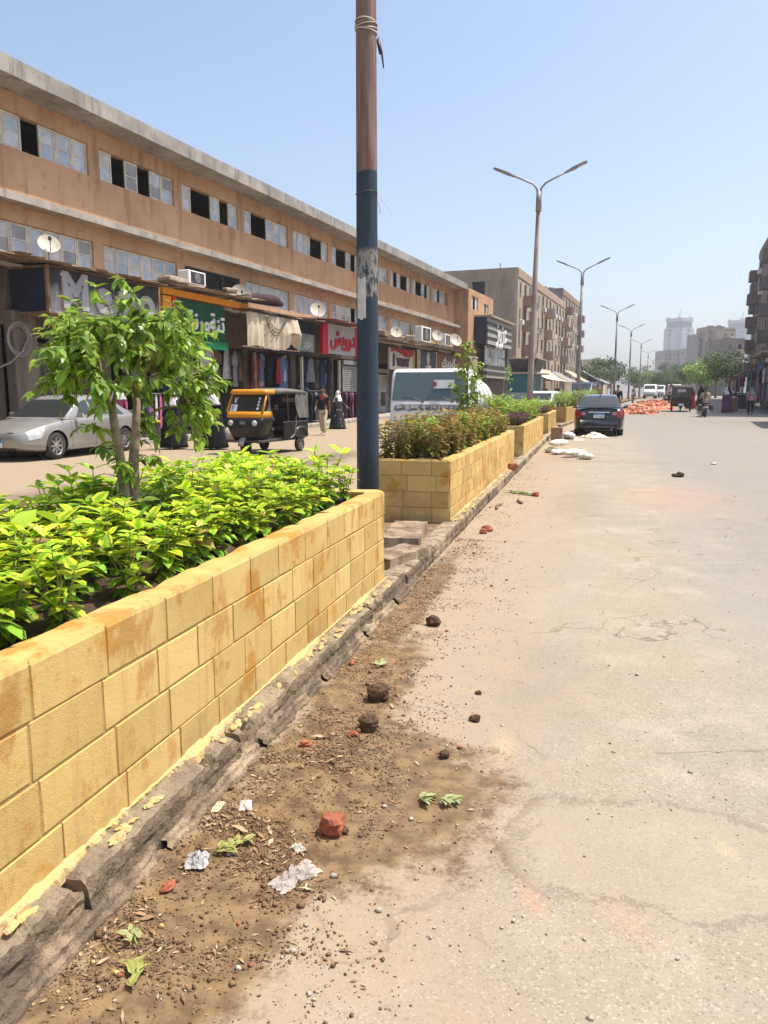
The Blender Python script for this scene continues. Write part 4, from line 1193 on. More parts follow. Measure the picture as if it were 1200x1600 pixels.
for gi, (a, b) in enumerate(groups):
    k = gi - 3
    p = pat.get(k, 'cocccc')
    for s in range(6):
        if p[s] == 'c': put_window(a + cw * s + .006, UZ[0] + .01, UZ)
        elif p[s] == 't': put_window(a + cw * s + .006, UZ[0] + .01, UZ, rr.uniform(.5, .9))
    if k == 1:      # ornate dark grille instead of windows
        g_ = MB()
        for s in range(3):
            g_.box(a + WW / 3 * s, a + WW / 3 * s + .05, .03, .08, *LZ)
        g_.box(b - .05, b, .03, .08, *LZ); g_.box(a + .05, b - .05, .035, .075, LZ[0], LZ[0] + .04); g_.box(a + .05, b - .05, .035, .075, LZ[1] - .04, LZ[1])
        for i in range(26):
            for j in range(6):
                cx = a + .09 + i * .138; cz = LZ[0] + .1 + j * .13
                g_.tube([(cx + .06 * cos(t), .055, cz + .06 * sin(t)) for t in np.linspace(0, 5.1 + (i + j) % 2, 7)], .012, 4)
        o = g_.build('grille', MATS['dark_metal'], shops); o['kind'] = 'stuff'
        continue
    for s in range(6):
        if (k, s) in ((4, 4), (5, 1), (7, 4)): continue
        put_window(a + cw * s + .006, LZ[0] + .01, LZ)
# projecting end block of the building, in the sun
an = thing('annex_building', 'sunlit orange end block projecting beyond the long orange building', 'building', BW(0, 0, 0), RZB)
ab = MB()
ah = [(30.6, 32.6, 7.9, 8.9), (34.4, 36.0, 7.9, 8.7)]
wall_cells(ab, 29.72, 37.6, 0, 9.35, -1.0, -.75, ah); ab.box(29.72, 29.97, -.75, 8, 0, 9.35); ab.box(37.35, 37.6, -.75, 8, 0, 9.35); ab.box(29.97, 37.35, -.75, 8, 9.1, 9.3); ab.box(29.97, 37.35, 2, 2.2, 0, 9.1)
ab.build('wall', MATS['orange_wall'], an)
for (a, b, c, d) in ah:
    n = 3 if b - a > 1.5 else 2; w = (b - a) / n
    for s in range(n):
        if (s == 1): continue
        fm = MB(); fm.box(0, .05, 0, .05, 0, d - c); fm.box(w - .05, w, 0, .05, 0, d - c); fm.box(.05, w - .05, 0, .05, 0, .05); fm.box(.05, w - .05, 0, .05, d - c - .05, d - c)
        o = fm.build('window', MATS['cream_paint'], an, False, (a + w * s, -.93, c)); MB().box(.05, w - .05, .02, .03, .05, d - c - .05).build('pane', MATS['pane'], o)

# ------------------------------------------------------------------ shopfronts (each in the building's frame)
def bthing(name, label, cat, u, v, z=0, group=None):
    return thing(name, label, cat, BW(u, v, z), RZB, group)
def shutter(label, u0, u1, v, z0, z1, mat, pitch=.11):
    o = bthing('roller_shutter', label, 'shutter', u0, v, z0)
    mb = MB(); n = int((z1 - z0) / pitch); w = u1 - u0
    for k in range(n):
        za = k * pitch
        mb.add([(0, 0, za), (w, 0, za), (w, -.02, za + pitch * .5), (0, -.02, za + pitch * .5), (w, 0, za + pitch * .98), (0, 0, za + pitch * .98)], [(0, 1, 2, 3), (3, 2, 4, 5)])
    c = mb.build('slat_curtain', mat, o); c['kind'] = 'stuff'
    f = MB(); f.box(-.08, 0, -.06, .05, 0, z1 - z0); f.build('guide_rail', mat, o); MB().box(w, w + .08, -.06, .05, 0, z1 - z0).build('guide_rail', mat, o)
    MB().box(-.08, w + .08, -.12, .1, z1 - z0, z1 - z0 + .22).build('housing', mat, o)
    MB().box(.02, w - .02, -.035, 0, .02, .11).build('bottom_bar', MATS['dark_metal'], o)
shutter('grimy dark brown roller shutter closed behind the silver car', -11.75, -8.98, .06, .15, 3.0, MATS['shutter_dark'])
shutter('dark brown roller shutter left of the grimy pillar', -16.2, -13.0, .06, .15, 3.0, MATS['shutter_dark'])
shutter('light grey roller shutter beside the red and grey shop sign', 9.0, 11.5, .04, .2, 3.0, MATS['shutter_grey'])
shutter('blue-grey roller shutter behind the dark street pole', 12.1, 15.4, .04, .3, 2.7, MATS['shutter_grey'])
shutter('grey roller shutter behind the white tank truck', 16.3, 19.6, .04, .35, 2.7, MATS['shutter_grey'])
shutter('dark roller shutter under the dark sign with the white emblem', 20.3, 23.6, .04, .35, 2.7, MATS['shutter_dark'])
shutter('dark roller shutter under the brown lettered sign', 24.4, 27.7, .04, .35, 2.7, MATS['shutter_dark'])
# grimy pillar with cable coils
pl_ = bthing('shop_pillar', 'grimy brown pillar with old cables beside the dark shutter', 'pillar', -12.45, -.36, .15)
MB().bbox((.4, .18, 1.75), (.78, .34, 3.5), .02).build('shaft', streaky('grimy_plaster', (.22, .17, .13), (.15, .115, .09), (.07, .055, .045)), pl_)
MB().bbox((.45, -.01, .95), (.3, .03, .6), .01).build('notice', M('worn_notice', (.30, .26, .22), .9, (.12, .10, .09), 9), pl_)
for k in range(3):
    MB().tube([(.1 + (.32 + .04 * k) * cos(t), -.05 - .02 * k, 2.75 + (.34 + .05 * k) * sin(t)) for t in np.linspace(0, 6.28, 18)], .014, 5, closed=True).build('cable_loop', M('cable', (.33, .30, .27), .7), pl_)
MB().tube([(-.6, -.05, 2.0), (-.2, -.06, 2.15), (.2, -.06, 2.45), (.42, -.05, 2.8)], .02, 5).build('cable', MATS['cable'], pl_)
MB().tube([(.72, -.04, 2.9), (.74, -.05, 2.2), (.76, -.04, 1.6)], .008, 4).build('cable', MATS['cable'], pl_)
for i, (u0, lab) in enumerate(((-16.6, 'stained plaster pier left of the grimy pillar'),)):
    o = bthing('shop_pillar', lab, 'pillar', u0, -.3, .15)
    MB().bbox((.2, .15, 2.2), (.4, .3, 4.4), .02).build('shaft', MATS['grimy_plaster'], o)
# old junk wall left of the big sign
# sign 1: black box sign
sg = bthing('shop_sign', 'big black box sign with grey rounded letters above the dark shutter', 'sign', -12.2, -1.35, 3.58)
m_, nt_, b_ = nodes_of('black_to_grey_sign'); pos_ = position(nt_)
sz_ = nd(nt_, 'ShaderNodeSeparateXYZ'); nt_.links.new(pos_, sz_.inputs[0])
hgt = math_(nt_, 'ADD', sz_.outputs[2], math_(nt_, 'MULTIPLY', noise(nt_, pos_, 1.6, 5, .6), 1.1))
c_ = mixc(nt_, ramp(nt_, hgt, 4.95, 4.45), (.035, .033, .033), (.30, .29, .28))  # black above, grey towards the bottom, edge broken by noise
nt_.links.new(c_, b_.inputs['Base Color']); b_.inputs['Roughness'].default_value = .7
MATS['black_to_grey'] = m_
MB().box(0, 4.5, 0, .06, 0, 1.14).build('front_panel', MATS['black_to_grey'], sg)
MB().box(.02, .07, .06, 1.3, .03, 1.11).build('side_panel', MATS['navy_panel'], sg)
fr_ = MB(); fr_.box(-.03, .06, -.03, .05, -.03, 1.17); fr_.box(4.44, 4.53, -.03, .05, -.03, 1.17)
fr_.box(.0, .05, .06, 1.3, 1.115, 1.17); fr_.box(.0, .05, .06, 1.3, -.03, .025); fr_.box(.06, 4.44, -.02, .05, 1.142, 1.17); fr_.box(.06, 4.44, -.02, .05, -.03, -.002)
fr_.build('frame', MATS['rust'], sg)
MB().box(.07, 4.5, .06, 1.3, -.028, .01).build('soffit', MATS['rust'], sg)
GL = M('grey_letter', (.40, .40, .40), .6, (.30, .30, .31), 2)
for ch, x, s_ in (('M', .92, 1.22), ('e', 1.98, 1.3), ('z', 2.92, 1.3), ('o', 3.83, 1.3)):
    text_obj('letter', ch, s_, GL, sg, (x, -.03, .56), (pi / 2, 0, 0), .04, .06, (1.04, 1.0, 1))
# rusty awning deck over the first shops
def plank_awning(label, u0, u1, v0, v1, z, tilt, mat, seed, n=None, name='awning', group='junk-covered shop awnings'):
    o = bthing(name, label, 'awning', u0, v0, z, None)
    r_ = random.Random(seed); w = u1 - u0; n = n or max(3, int(w / .45))
    for k in range(n):
        a = w * k / n; b = w * (k + 1) / n - .015
        zz = r_.uniform(-.02, .03)
        MB().add([(a, r_.uniform(-.12, .05), zz), (b, r_.uniform(-.12, .05), zz + r_.uniform(-.02, .02)), (b, v1 - v0, zz + tilt), (a, v1 - v0, zz + tilt),
                  (a, r_.uniform(-.05, .05), zz - .03), (b, r_.uniform(-.05, .05), zz - .03), (b, v1 - v0, zz + tilt - .03), (a, v1 - v0, zz + tilt - .03)],
                 [(0, 1, 2, 3), (7, 6, 5, 4), (0, 4, 5, 1), (1, 5, 6, 2), (3, 2, 6, 7), (0, 3, 7, 4)]).build('plank', mat if r_.random() < .6 else MATS['wood_old'], o)
    return o
plank_awning('rusty corrugated awning over the big black box sign', -14.0, -7.7, -1.75, -.1, 4.80, .10, MATS['rust'], 1)
plank_awning('sagging board awning above the orange and green sign', -7.5, -2.2, -1.95, -.1, 4.90, .12, M('pale_board', (.42, .36, .29), .85, (.28, .22, .17), 3), 2)
plank_awning('dark tarred awning over the beige canvas', -3.0, 1.3, -1.7, -.1, 4.55, .22, M('tar', (.055, .042, .042), .8, (.10, .075, .07), 3), 3)
plank_awning('dark board awning between the canvas and the red sign', 1.3, 4.2, -1.8, -.1, 4.62, .10, MATS['tar'], 4)
plank_awning('red and brown awning over the red and grey sign', 4.0, 9.0, -1.95, -.1, 4.78, .15, M('red_awn', (.30, .05, .05), .7, (.20, .12, .10), 3), 5)
plank_awning('broken plank awning covered in scrap over the purple lettered sign', 10.5, 17.4, -1.9, -.1, 4.35, .2, MATS['wood_old'], 6)
plank_awning('brown sheet awning with pale edge over the white emblem sign', 17.6, 28.5, -1.9, -.1, 4.45, .15, M('brown_sheet', (.16, .12, .10), .8, (.28, .24, .20), 2), 7)
plank_awning('rusty sheet awning by the black striped shopfront', 28.6, 31.3, -1.6, -.1, 4.75, .12, MATS['rust'], 8)
# curved roll lying on an awning
tag(MB().tube([BW(-2.6, -1.2, 5.0), BW(-1.6, -1.25, 5.08), BW(-.4, -1.3, 5.12), BW(.2, -1.3, 5.05)], [.12, .2, .22, .1], 8).build('rolled_tarp', M('maroon_tarp', (.055, .022, .028), .8), None, True), 'rolled dark maroon tarpaulin lying on the tarred awning', 'tarp')
# sign 2: orange and green
sg = bthing('shop_sign', 'dark green shop sign with white Arabic letters inside an orange surround', 'sign', -7.5, -1.25, 2.6)
ORG = M('orange_panel', (.74, .30, .02), .5, (.68, .25, .015), 1.0); GRN = M('green_panel', (.003, .060, .028), .45, (.005, .075, .036), .8); GR2 = M('light_green_panel', (.006, .15, .06), .45)
MB().box(.66, 3.60, .0, .12, .68, 1.94).build('panel', GRN, sg)
MB().box(.62, 3.68, -.06, .0, .42, .70).build('lower_strip', GR2, sg)
MB().box(0, 5.05, -.12, .15, 1.98, 2.18).build('top_beam', ORG, sg)
MB().box(0, .62, -.1, .15, -.0, 1.94).build('side_column', ORG, sg)
MB().box(.42, .62, -.14, -.1, .2, 1.94).build('red_edge', M('red_panel', (.50, .03, .02), .5), sg)
WHT = M('white_letter', (.80, .80, .78), .5)
text_obj('lettering', arabic('تنةورنة'), .82, WHT, sg, (2.42, -.03, 1.28), (pi / 2, 0, 0), .03, .012, (1.0, 1.0, 1))
st_ = [(.20 * (1 if k % 2 == 0 else .38) * cos(pi / 2 + k * pi / 5), .34 * (1 if k % 2 == 0 else .38) * sin(pi / 2 + k * pi / 5)) for k in range(10)]
MB().prism([(x + .98, z + 1.42) for x, z in st_], -.05, -.01, 'XZ').build('star', WHT, sg)
# door posts under it
for u0, mt, lab in ((-6.2, GRN, 'green door post under the green sign'), (-5.75, MATS['cream_paint'], 'cream door post right of the green door post'), (-4.6, MATS['cream_paint'], 'cream door post at the clothes shop edge')):
    o = bthing('door_post', lab, 'post', u0, -.25, .15); MB().bbox((.08, .08, 1.4), (.16, .16, 2.8), .01).build('shaft', mt, o); MB().bbox((.08, .08, .06), (.22, .22, .12), .01).build('foot', mt, o)
# beige canvas with cords
cv = bthing('hanging_canvas', 'beige pleated canvas sheet hung across a clothes shop with looped cords', 'canvas', -3.0, -1.62, 3.22)
mb = MB()
def cf(a, b):
    x = 3.9 * a
    z = 1.25 * b + (.05 * sin(a * 9) if b < .1 else 0)
    y = .05 * sin(a * 62) * (.5 + .5 * (1 - b)) + .03 * sin(a * 23 + 2 * b) - .16 * (1 - abs(2 * b - 1)) * (1 if a > .72 else .2)
    if a > .74: z += (.18 if b < .5 else 0) * sin((a - .74) * 12)
    return (x, y, z)
mb.grid(cf, 120, 12)
mb.build('cloth', M('canvas', (.56, .47, .35), .9, (.42, .34, .25), 1.2, 60, .15), cv, True)
for k in range(3):
    MB().tube([(1.15 + 1.5 * t + .1 * k, -.1, 1.15 - (1.0 - .18 * k) * 2.6 * t * (1 - t)) for t in np.linspace(0, 1, 12)], .016, 5).build('cord', MATS['dark_metal'], cv)
MB().tube([(-.1, 0, 1.27), (4.0, 0, 1.27)], .025, 6).build('rail', MATS['dark_metal'], cv)
MB().tube([(-.4, 0, -.02), (4.1, 0, 0)], .02, 6).build('rail', MATS['wood_old'], cv)
# small grey sign and navy recess
sg = bthing('shop_sign', 'small grey-green sign with faded letters in front of a navy panel', 'sign', 2.0, -1.02, 3.32)
MB().bbox((.82, .04, .38), (1.64, .1, .76), .015).build('panel', M('grey_green', (.24, .26, .24), .7, (.17, .185, .17), 2), sg)
fr_ = MB(); fr_.box(0, .05, -.03, .02, 0, .76); fr_.box(1.59, 1.64, -.03, .02, 0, .76); fr_.box(.05, 1.59, -.03, .02, .71, .76); fr_.box(.05, 1.59, -.03, .02, 0, .05); fr_.build('frame', MATS['grey_metal'], sg)
text_obj('lettering', arabic('حور'), .55, M('faded_letter', (.46, .48, .45), .7), sg, (.95, -.02, .38), (pi / 2, 0, 0), .01, .012)
o = bthing('shop_fascia', 'plain navy fascia panel behind the small grey-green sign', 'panel', 1.0, -.62, 3.2)
MB().bbox((1.55, 0, .75), (3.1, .08, 1.5), .01).build('panel', MATS['navy_panel'], o); MB().bbox((.5, -.05, 1.15), (.9, .06, .35), .01).build('pale_box', MATS['pale_board'], o)
# red sign
sg = bthing('shop_sign', 'grey shop sign with red Arabic letters between red side panels', 'sign', 4.1, -1.22, 3.32)
RD = M('red_sign', (.50, .012, .03), .45, (.42, .012, .03), 1)
MB().bbox((.28, .05, .69), (.56, .16, 1.42), .01).build('side_panel', RD, sg); MB().bbox((3.98, .05, .69), (.56, .16, 1.42), .01).build('side_panel', RD, sg)
MB().box(.57, 3.69, 0, .1, .02, 1.36).build('panel', M('grey_sign', (.36, .36, .37), .5, (.31, .31, .32), .8), sg)
text_obj('lettering', arabic('درويش'), 1.0, RD, sg, (2.2, -.04, .74), (pi / 2, 0, 0), .035, .014)
# purple lettered sign, emblem sign, brown sign, pale board
sg = bthing('shop_sign', 'pale sign board with dark purple letters and a red scalloped top', 'sign', 12.8, -1.15, 2.85)
MB().box(0, 3.9, 0, .1, 0, 1.2).build('panel', M('pale_sign', (.50, .47, .43), .6, (.40, .37, .33), 1), sg)
text_obj('lettering', 'VERSAY', .62, M('purple_letter', (.075, .02, .06), .6), sg, (2.1, -.02, .42), (pi / 2, 0, 0), .02, .03)
MB().prism([(.2, 1.2), (.2, .98), (.8, 1.05), (1.5, .98), (2.4, .78), (3.2, .75), (3.7, .88), (3.9, 1.2)], -.05, -.005, 'XZ').build('valance', M('red_valance', (.36, .012, .02), .5), sg)
MB().box(3.92, 4.15, -.04, .12, -.1, 1.25).build('yellow_post', M('ochre_panel', (.42, .30, .10), .6), sg)
MB().prism([(.45, .2), (.72, .2), (.72, .85), (.55, .92), (.45, .8)], -.04, -.005, 'XZ').build('dark_figure', MATS['navy_panel'], sg)
sg = bthing('shop_sign', 'dark slate sign with a white oval emblem and white letters along its foot', 'sign', 17.9, -1.15, 2.9)
MB().box(0, 3.4, 0, .1, 0, 1.25).build('panel', M('slate', (.045, .055, .065), .5), sg)
MB().box(-.08, 0, -.06, .12, 0, 1.3).build('trim', MATS['cream_paint'], sg); MB().box(3.4, 3.48, -.06, .12, 0, 1.3).build('trim', MATS['cream_paint'], sg)
MB().prism([(1.75 + .30 * cos(a), .82 + .40 * sin(a)) for a in np.linspace(0, 6.28, 17)[:-1]], -.02, -.005, 'XZ').build('emblem', M('emblem', (.50, .50, .46), .6), sg)
text_obj('lettering', arabic('الاناقة'), .45, WHT, sg, (1.75, -.02, .2), (pi / 2, 0, 0), .015, .01)
sg = bthing('shop_sign', 'brown sign with white Arabic letters beside the slate emblem sign', 'sign', 21.7, -1.15, 2.95)
MB().box(0, 5.0, 0, .1, 0, 1.2).build('panel', M('brown_sign', (.13, .062, .04), .6, (.17, .085, .055), 1), sg)
text_obj('lettering', arabic('كاردينك'), .95, WHT, sg, (2.5, -.02, .62), (pi / 2, 0, 0), .02, .012, (1.1, 1, 1))
sg = bthing('shop_sign', 'pale framed sign board near the black striped shopfront', 'sign', 29.2, -1.4, 3.0)
MB().box(0, 2.0, 0, .12, 0, 1.2).build('panel', MATS['pale_board'], sg); MB().box(-.06, 2.06, -.04, .14, 1.2, 1.3).build('trim', MATS['cream_paint'], sg)

# black striped shopfront
bf = bthing('striped_shopfront', 'black and grey striped two-level shopfront with white calligraphic letters', 'shopfront', 31.5, -2.05, 0)
MB().box(0, 8.6, .06, 2.0, 5.3, 7.35).build('sign_box', MATS['navy_panel'], bf)
for k in range(7):
    MB().box(.05, 8.6, -.02 if k % 2 else -.06, .06, 5.32 + k * .285, 5.32 + k * .285 + .275).build('slat', M('slat_grey', (.40, .39, .38), .5) if k % 2 == 0 else M('slat_dark', (.06, .06, .062), .5), bf)
MB().box(-.05, 8.7, -.35, 2.0, 7.36, 7.5).build('cornice', MATS['pale_board'], bf)
text_obj('lettering', arabic('عزوز'), 1.9, WHT, bf, (4.6, -.1, 6.4), (pi / 2, 0, 0), .04, .02, (1.15, 1.25, 1))
for k in range(5): MB().box(.6 + 1.5 * k, 1.98 + 1.5 * k, .3, .36, 3.75, 5.28).build('glass_panel', M('grey_glass', (.20, .23, .23), .12, (.16, .18, .18), .5), bf)
MB().box(8.1, 8.6, .2, 2.0, 3.2, 5.28).build('dark_return', MATS['black_paint'], bf)
for k in range(4): MB().box(0, 8.4, -.05 if k % 2 else 0, .3, 2.75 + k * .245, 2.75 + k * .245 + .235).build('slat', MATS['slat_grey'] if k % 2 == 0 else MATS['slat_dark'], bf)
MB().box(0, 8.3, .5, .7, 0, 2.74).build('doors', MATS['shutter_dark'], bf)
wr = MB()
for k in range(5): wr.tube([(.3 + .3 * k, -.02, 5.2), (.6 + .25 * k, -.05, 4.8 - .1 * k), (.9 + .2 * k, -.03, 4.3), (.5 + .3 * k, -.02, 3.9)], .02, 4)
wr.build('cables', MATS['cable'], bf)['kind'] = 'stuff'
# teal kiosk with black flared canopy
kk = thing('kiosk', 'teal kiosk with a black flared canopy and pale lower panels', 'kiosk', BW(45.0, -3.0, 0, True), RZB)
TEAL = M('teal_panel', (.015, .115, .16), .5, (.02, .15, .19), 1); PTE = M('pale_teal', (.32, .46, .44), .6)
MB().box(0, 5.5, 0, 2.5, 1.0, 2.7).build('wall', TEAL, kk); MB().box(0, 5.5, -.05, 2.4, 0, .99).build('counter', PTE, kk)
MB().box(-.5, 6.5, -.6, 2.8, 2.72, 2.9).build('canopy_edge', MATS['pale_board'], kk)
MB().add([(1.2, 0, 2.92), (4.6, 0, 2.92), (4.6, 2, 2.92), (1.2, 2, 2.92), (.6, -.4, 4.1), (5.2, -.4, 4.1), (5.2, 2.3, 4.1), (.6, 2.3, 4.1)], [(0, 1, 5, 4), (1, 2, 6, 5), (2, 3, 7, 6), (3, 0, 4, 7), (4, 5, 6, 7), (3, 2, 1, 0)]).build('roof_box', MATS['black_paint'], kk)
MB().box(.5, 5.3, -.5, 2.4, 4.12, 4.22).build('roof_cap', MATS['pale_board'], kk)
# satellite dishes, air conditioners
def dish(label, u, v, z, r, az, el=.6):
    r *= .84
    o = bthing('satellite_dish', label, 'dish', u, v, z - r - .25, 'satellite dishes on the shop awnings')
    d = Vector((cos(az) * cos(el), sin(az) * cos(el), sin(el)))
    q = d.to_track_quat('Z', 'Y').to_matrix()
    c = Vector((0, 0, r + .25))
    mb = MB(); n = 20; rows = 5
    def pt(k, j, t): 
        rad = r * j / rows; return c + q @ Vector((rad * cos(2 * pi * k / n), rad * sin(2 * pi * k / n) * 1.08, .25 * r * (j / rows) ** 2 - t))
    for t in (0, .015):
        a0 = len(mb.v); mb.v.append(tuple(c + q @ Vector((0, 0, -t))))
        for j in range(1, rows + 1):
            for k in range(n): mb.v.append(tuple(pt(k, j, t)))
        for k in range(n): mb.f.append((a0, a0 + 1 + k, a0 + 1 + (k + 1) % n)); mb.m.append(0)
        for j in range(rows - 1):
            for k in range(n): mb.f.append((a0 + 1 + j * n + k, a0 + 1 + (j + 1) * n + k, a0 + 1 + (j + 1) * n + (k + 1) % n, a0 + 1 + j * n + (k + 1) % n)); mb.m.append(0)
    mb.build('bowl', MATS['dish'], o, True)
    lnb = c + q @ Vector((0, 0, r * .9))
    MB().tube([c + q @ Vector((0, -r * .95, .2 * r)), c + q @ Vector((0, -r * .5, .6 * r)), lnb], .014, 5).build('feed_arm', MATS['grey_metal'], o)
    MB().bbox(lnb, (.07, .07, .1), .01).build('receiver', MATS['dark_metal'], o)
    MB().tube([(0, 0, 0), (0, .02, .2), tuple(c + q @ Vector((0, 0, -.05)))], .02, 6).build('stand', MATS['grey_metal'], o)
dish('cream satellite dish standing on the awning of the big black sign', -11.45, -.75, 5.38, .34, -2.2)
dish('broken-armed satellite dish at the edge of the orange and green sign', -2.4, -1.0, 5.10, .46, -2.4, .3)
dish('cream satellite dish between the canvas and the red sign', 4.3, -.9, 5.22, .42, -2.5, .5)
dish('satellite dish half hidden by scrap on the plank awning', 14.5, -.9, 4.98, .40, -2.6, .5)
dish('smaller satellite dish beside the large window air conditioner', 22.6, -.8, 5.33, .45, -2.5, .45)
dish('larger satellite dish at the end of the brown awning', 26.3, -1.0, 5.25, .55, -2.4, .5)
def ac(label, u, v, z, w=1.0, h=.62, d=.45):
    o = bthing('air_conditioner', label, 'air conditioner', u, v, z)
    MB().bbox((w / 2, d / 2, h / 2), (w, d, h), .025).build('case', MATS['white_paint'], o)
    MB().box(w * .12, w * .88, -.012, .0, h * .1, h * .9).build('grille', MATS['dark_metal'], o)
    MB().lathe([(h * .36, -.02), (h * .36, -.014), (h * .1, -.02)], 14, (w / 2, 0, h / 2), 'Y').build('fan_guard', MATS['grey_metal'], o)
    MB().tube([(.05, .1, 0), (.05, .1, -.25)], .02, 4).build('bracket', MATS['grey_metal'], o); MB().tube([(w - .05, .1, 0), (w - .05, .1, -.25)], .02, 4).build('bracket', MATS['grey_metal'], o)
ac('large white air conditioner with dark grille on the brown awning', 18.8, -1.0, 4.75, 1.9, .95)
ac('grey air conditioner between two dishes on the brown awning', 24.2, -.9, 4.80, 1.3, .8)
ac('white air conditioner dumped on the awning below the dark grille', -5.6, -1.0, 5.15, 1.0, .45)
# junk on awnings
for k, (u, v, z, sx, sy, sz, mt, lab) in enumerate(((-6.6, -1.1, 5.05, 1.0, .5, .12, 'pale_board', 'loose board on the sagging awning'), (11.6, -1.2, 4.55, 1.6, .5, .25, 'wood_old', 'heap of old boards on the plank awning'), (16.0, -1.2, 4.55, 1.2, .5, .3, 'pale_board', 'pale crate scrap on the plank awning'), (-3.3, -1.2, 5.1, .7, .4, .1, 'pale_board', 'loose plank by the broken-armed dish'))):
    mb = MB().bbox((0, 0, sz / 2), (sx, sy, sz), .02, .2 * k)
    mb.bbox((.1, .1, sz + .04), (sx * .8, sy * .6, .06), .01, -.3)
    tag(mb.build('scrap_boards', MATS[mt], None, False, BW(u, v, z), RZB), lab, 'boards')

# ------------------------------------------------------------------ clothes
def garment_mesh(L_, w_sh, w_hem, sleeves, seed, pleat=5):
    mb = MB(); n = 14; rows = 10
    for j in range(rows + 1):
        t = j / rows; w = (w_sh + (w_hem - w_sh) * t ** 1.2) / 2
        if j == 0: w *= .45
        for k in range(n):
            a = 2 * pi * k / n
            x = w * cos(a); y = (.035 + .03 * t) * sin(a) + .012 * t * sin(x * pleat * 6 + seed)
            mb.v.append((x + nrm(t, seed, k, 2) * .01, y, -L_ * t - (.0 if j else -.02)))
    for j in range(rows):
        for k in range(n): mb.f.append((j * n + k, j * n + (k + 1) % n, (j + 1) * n + (k + 1) % n, (j + 1) * n + k)); mb.m.append(0)
    mb.f.append(list(range(n))); mb.m.append(0)
    if sleeves:
        for s in (-1, 1):
            mb.tube([(s * w_sh * .40, 0, -.06), (s * (w_sh * .55), 0, -.16), (s * (w_sh * .62), .01, -.16 - sleeves)], [.06, .065, .07], 8)
    return mb.mesh('garment', MATS['white_paint'], True)
GM = {'robe': [garment_mesh(1.35, .42, .62, .38, s) for s in (1, 2)], 'dress': [garment_mesh(1.1, .36, .66, .0, s) for s in (3, 4)], 'shirt': [garment_mesh(.66, .46, .46, .14, s) for s in (5, 6)], 'trousers': [garment_mesh(1.0, .36, .34, 0, s, 9) for s in (7,)]}
CLOTH = {n: M('cloth_' + n, c, .9, tuple(x * .7 for x in c), 6, 80) for n, c in dict(black=(.015, .015, .018), navy=(.02, .03, .075), grey=(.22, .22, .24), pale=(.52, .52, .55), pink=(.50, .10, .22), red=(.34, .02, .03), denim=(.10, .17, .30), white=(.74, .73, .71), teal=(.06, .22, .27), brown=(.16, .10, .07), lilac=(.36, .26, .40), purple=(.14, .05, .10)).items()}
def garment(kind, label, w, rz, col, i, group, sc=1.0):
    o = link('hanging_' + kind, GM[kind][i % len(GM[kind])], None, w, rz)
    o.material_slots[0].link = 'OBJECT'; o.material_slots[0].material = CLOTH[col]
    o.scale = (sc,) * 3
    return tag(o, label, 'clothing', group)
CN = {'black': 'black', 'navy': 'navy blue', 'grey': 'grey', 'pale': 'pale grey', 'pink': 'pink', 'red': 'red', 'denim': 'denim blue', 'white': 'white', 'teal': 'teal', 'brown': 'brown', 'lilac': 'lilac', 'purple': 'plum'}
rr = random.Random(21)
# garments hung high in the openings, and low on rails along the pavement
for (u0, u1, cols, where, n) in ((-7.3, -4.9, ('teal', 'pale', 'lilac', 'brown', 'pink'), 'under the green sign', 8), (-4.3, -.9, ('black', 'pale', 'grey', 'black', 'brown'), 'behind the beige canvas', 10), (-.3, 3.0, ('black', 'red', 'navy', 'denim', 'pale'), 'below the canvas and small grey sign', 11), (3.9, 7.0, ('black', 'denim', 'navy', 'grey', 'denim'), 'under the red and grey sign', 11)):
    for k in range(n):
        u = u0 + (u1 - u0) * (k + .5) / n + rr.uniform(-.06, .06); c = cols[k % len(cols)]
        garment('robe' if k % 3 else 'dress', '%s garment hanging high in the shopfront %s' % (CN[c], where), BW(u, rr.uniform(-.35, .2), 3.1 + rr.uniform(-.08, .05)), RZB + rr.uniform(-.3, .3), c, k, 'clothes hung in the shopfront ' + where)
RACK = []
def rack(label, u0, u1, v, cols, where, n, kind='robe', z=1.62):
    o = bthing('clothes_rail', label, 'rail', u0, v, .15)
    w = u1 - u0; h = z - .15
    MB().tube([(0, 0, h), (w, 0, h)], .016, 6).build('bar', MATS['grey_metal'], o)
    for x in (0, w):
        MB().tube([(x, 0, 0), (x, 0, h)], .016, 6).build('upright', MATS['grey_metal'], o); MB().tube([(x, -.25, .02), (x, .25, .02)], .014, 5).build('foot', MATS['grey_metal'], o)
    for k in range(n):
        c = cols[k % len(cols)]
        garment(kind, '%s garment on the clothes rail %s' % (CN[c], where), BW(u0 + w * (k + .5) / n, v + .01, z - .04), RZB + rr.uniform(.5, 1.1), c, k, 'clothes on the rail ' + where, .95)
rack('clothes rail of dark and pale robes left of the black and yellow tuk-tuk', -6.0, -4.2, -1.0, ('black', 'pale', 'grey', 'white', 'black'), 'left of the tuk-tuk', 9)
rack('clothes rail under the small grey-green sign', .6, 2.4, -1.0, ('denim', 'black', 'pale', 'denim', 'grey'), 'under the small grey-green sign', 9)
rack('clothes rail of dark robes behind the man in the black shirt', 3.0, 4.8, -1.0, ('black', 'navy', 'black', 'grey'), 'behind the man in the black shirt', 9)
rack('clothes rail of plum and pink robes by the light grey shutter', 7.2, 8.9, -.8, ('purple', 'pink', 'black', 'purple'), 'by the light grey shutter', 8)
rack('clothes rail of bright dresses near the women in black', -8.6, -6.8, -1.0, ('pink', 'teal', 'lilac', 'pink', 'pale'), 'near the women in black', 8, 'dress', 1.5)
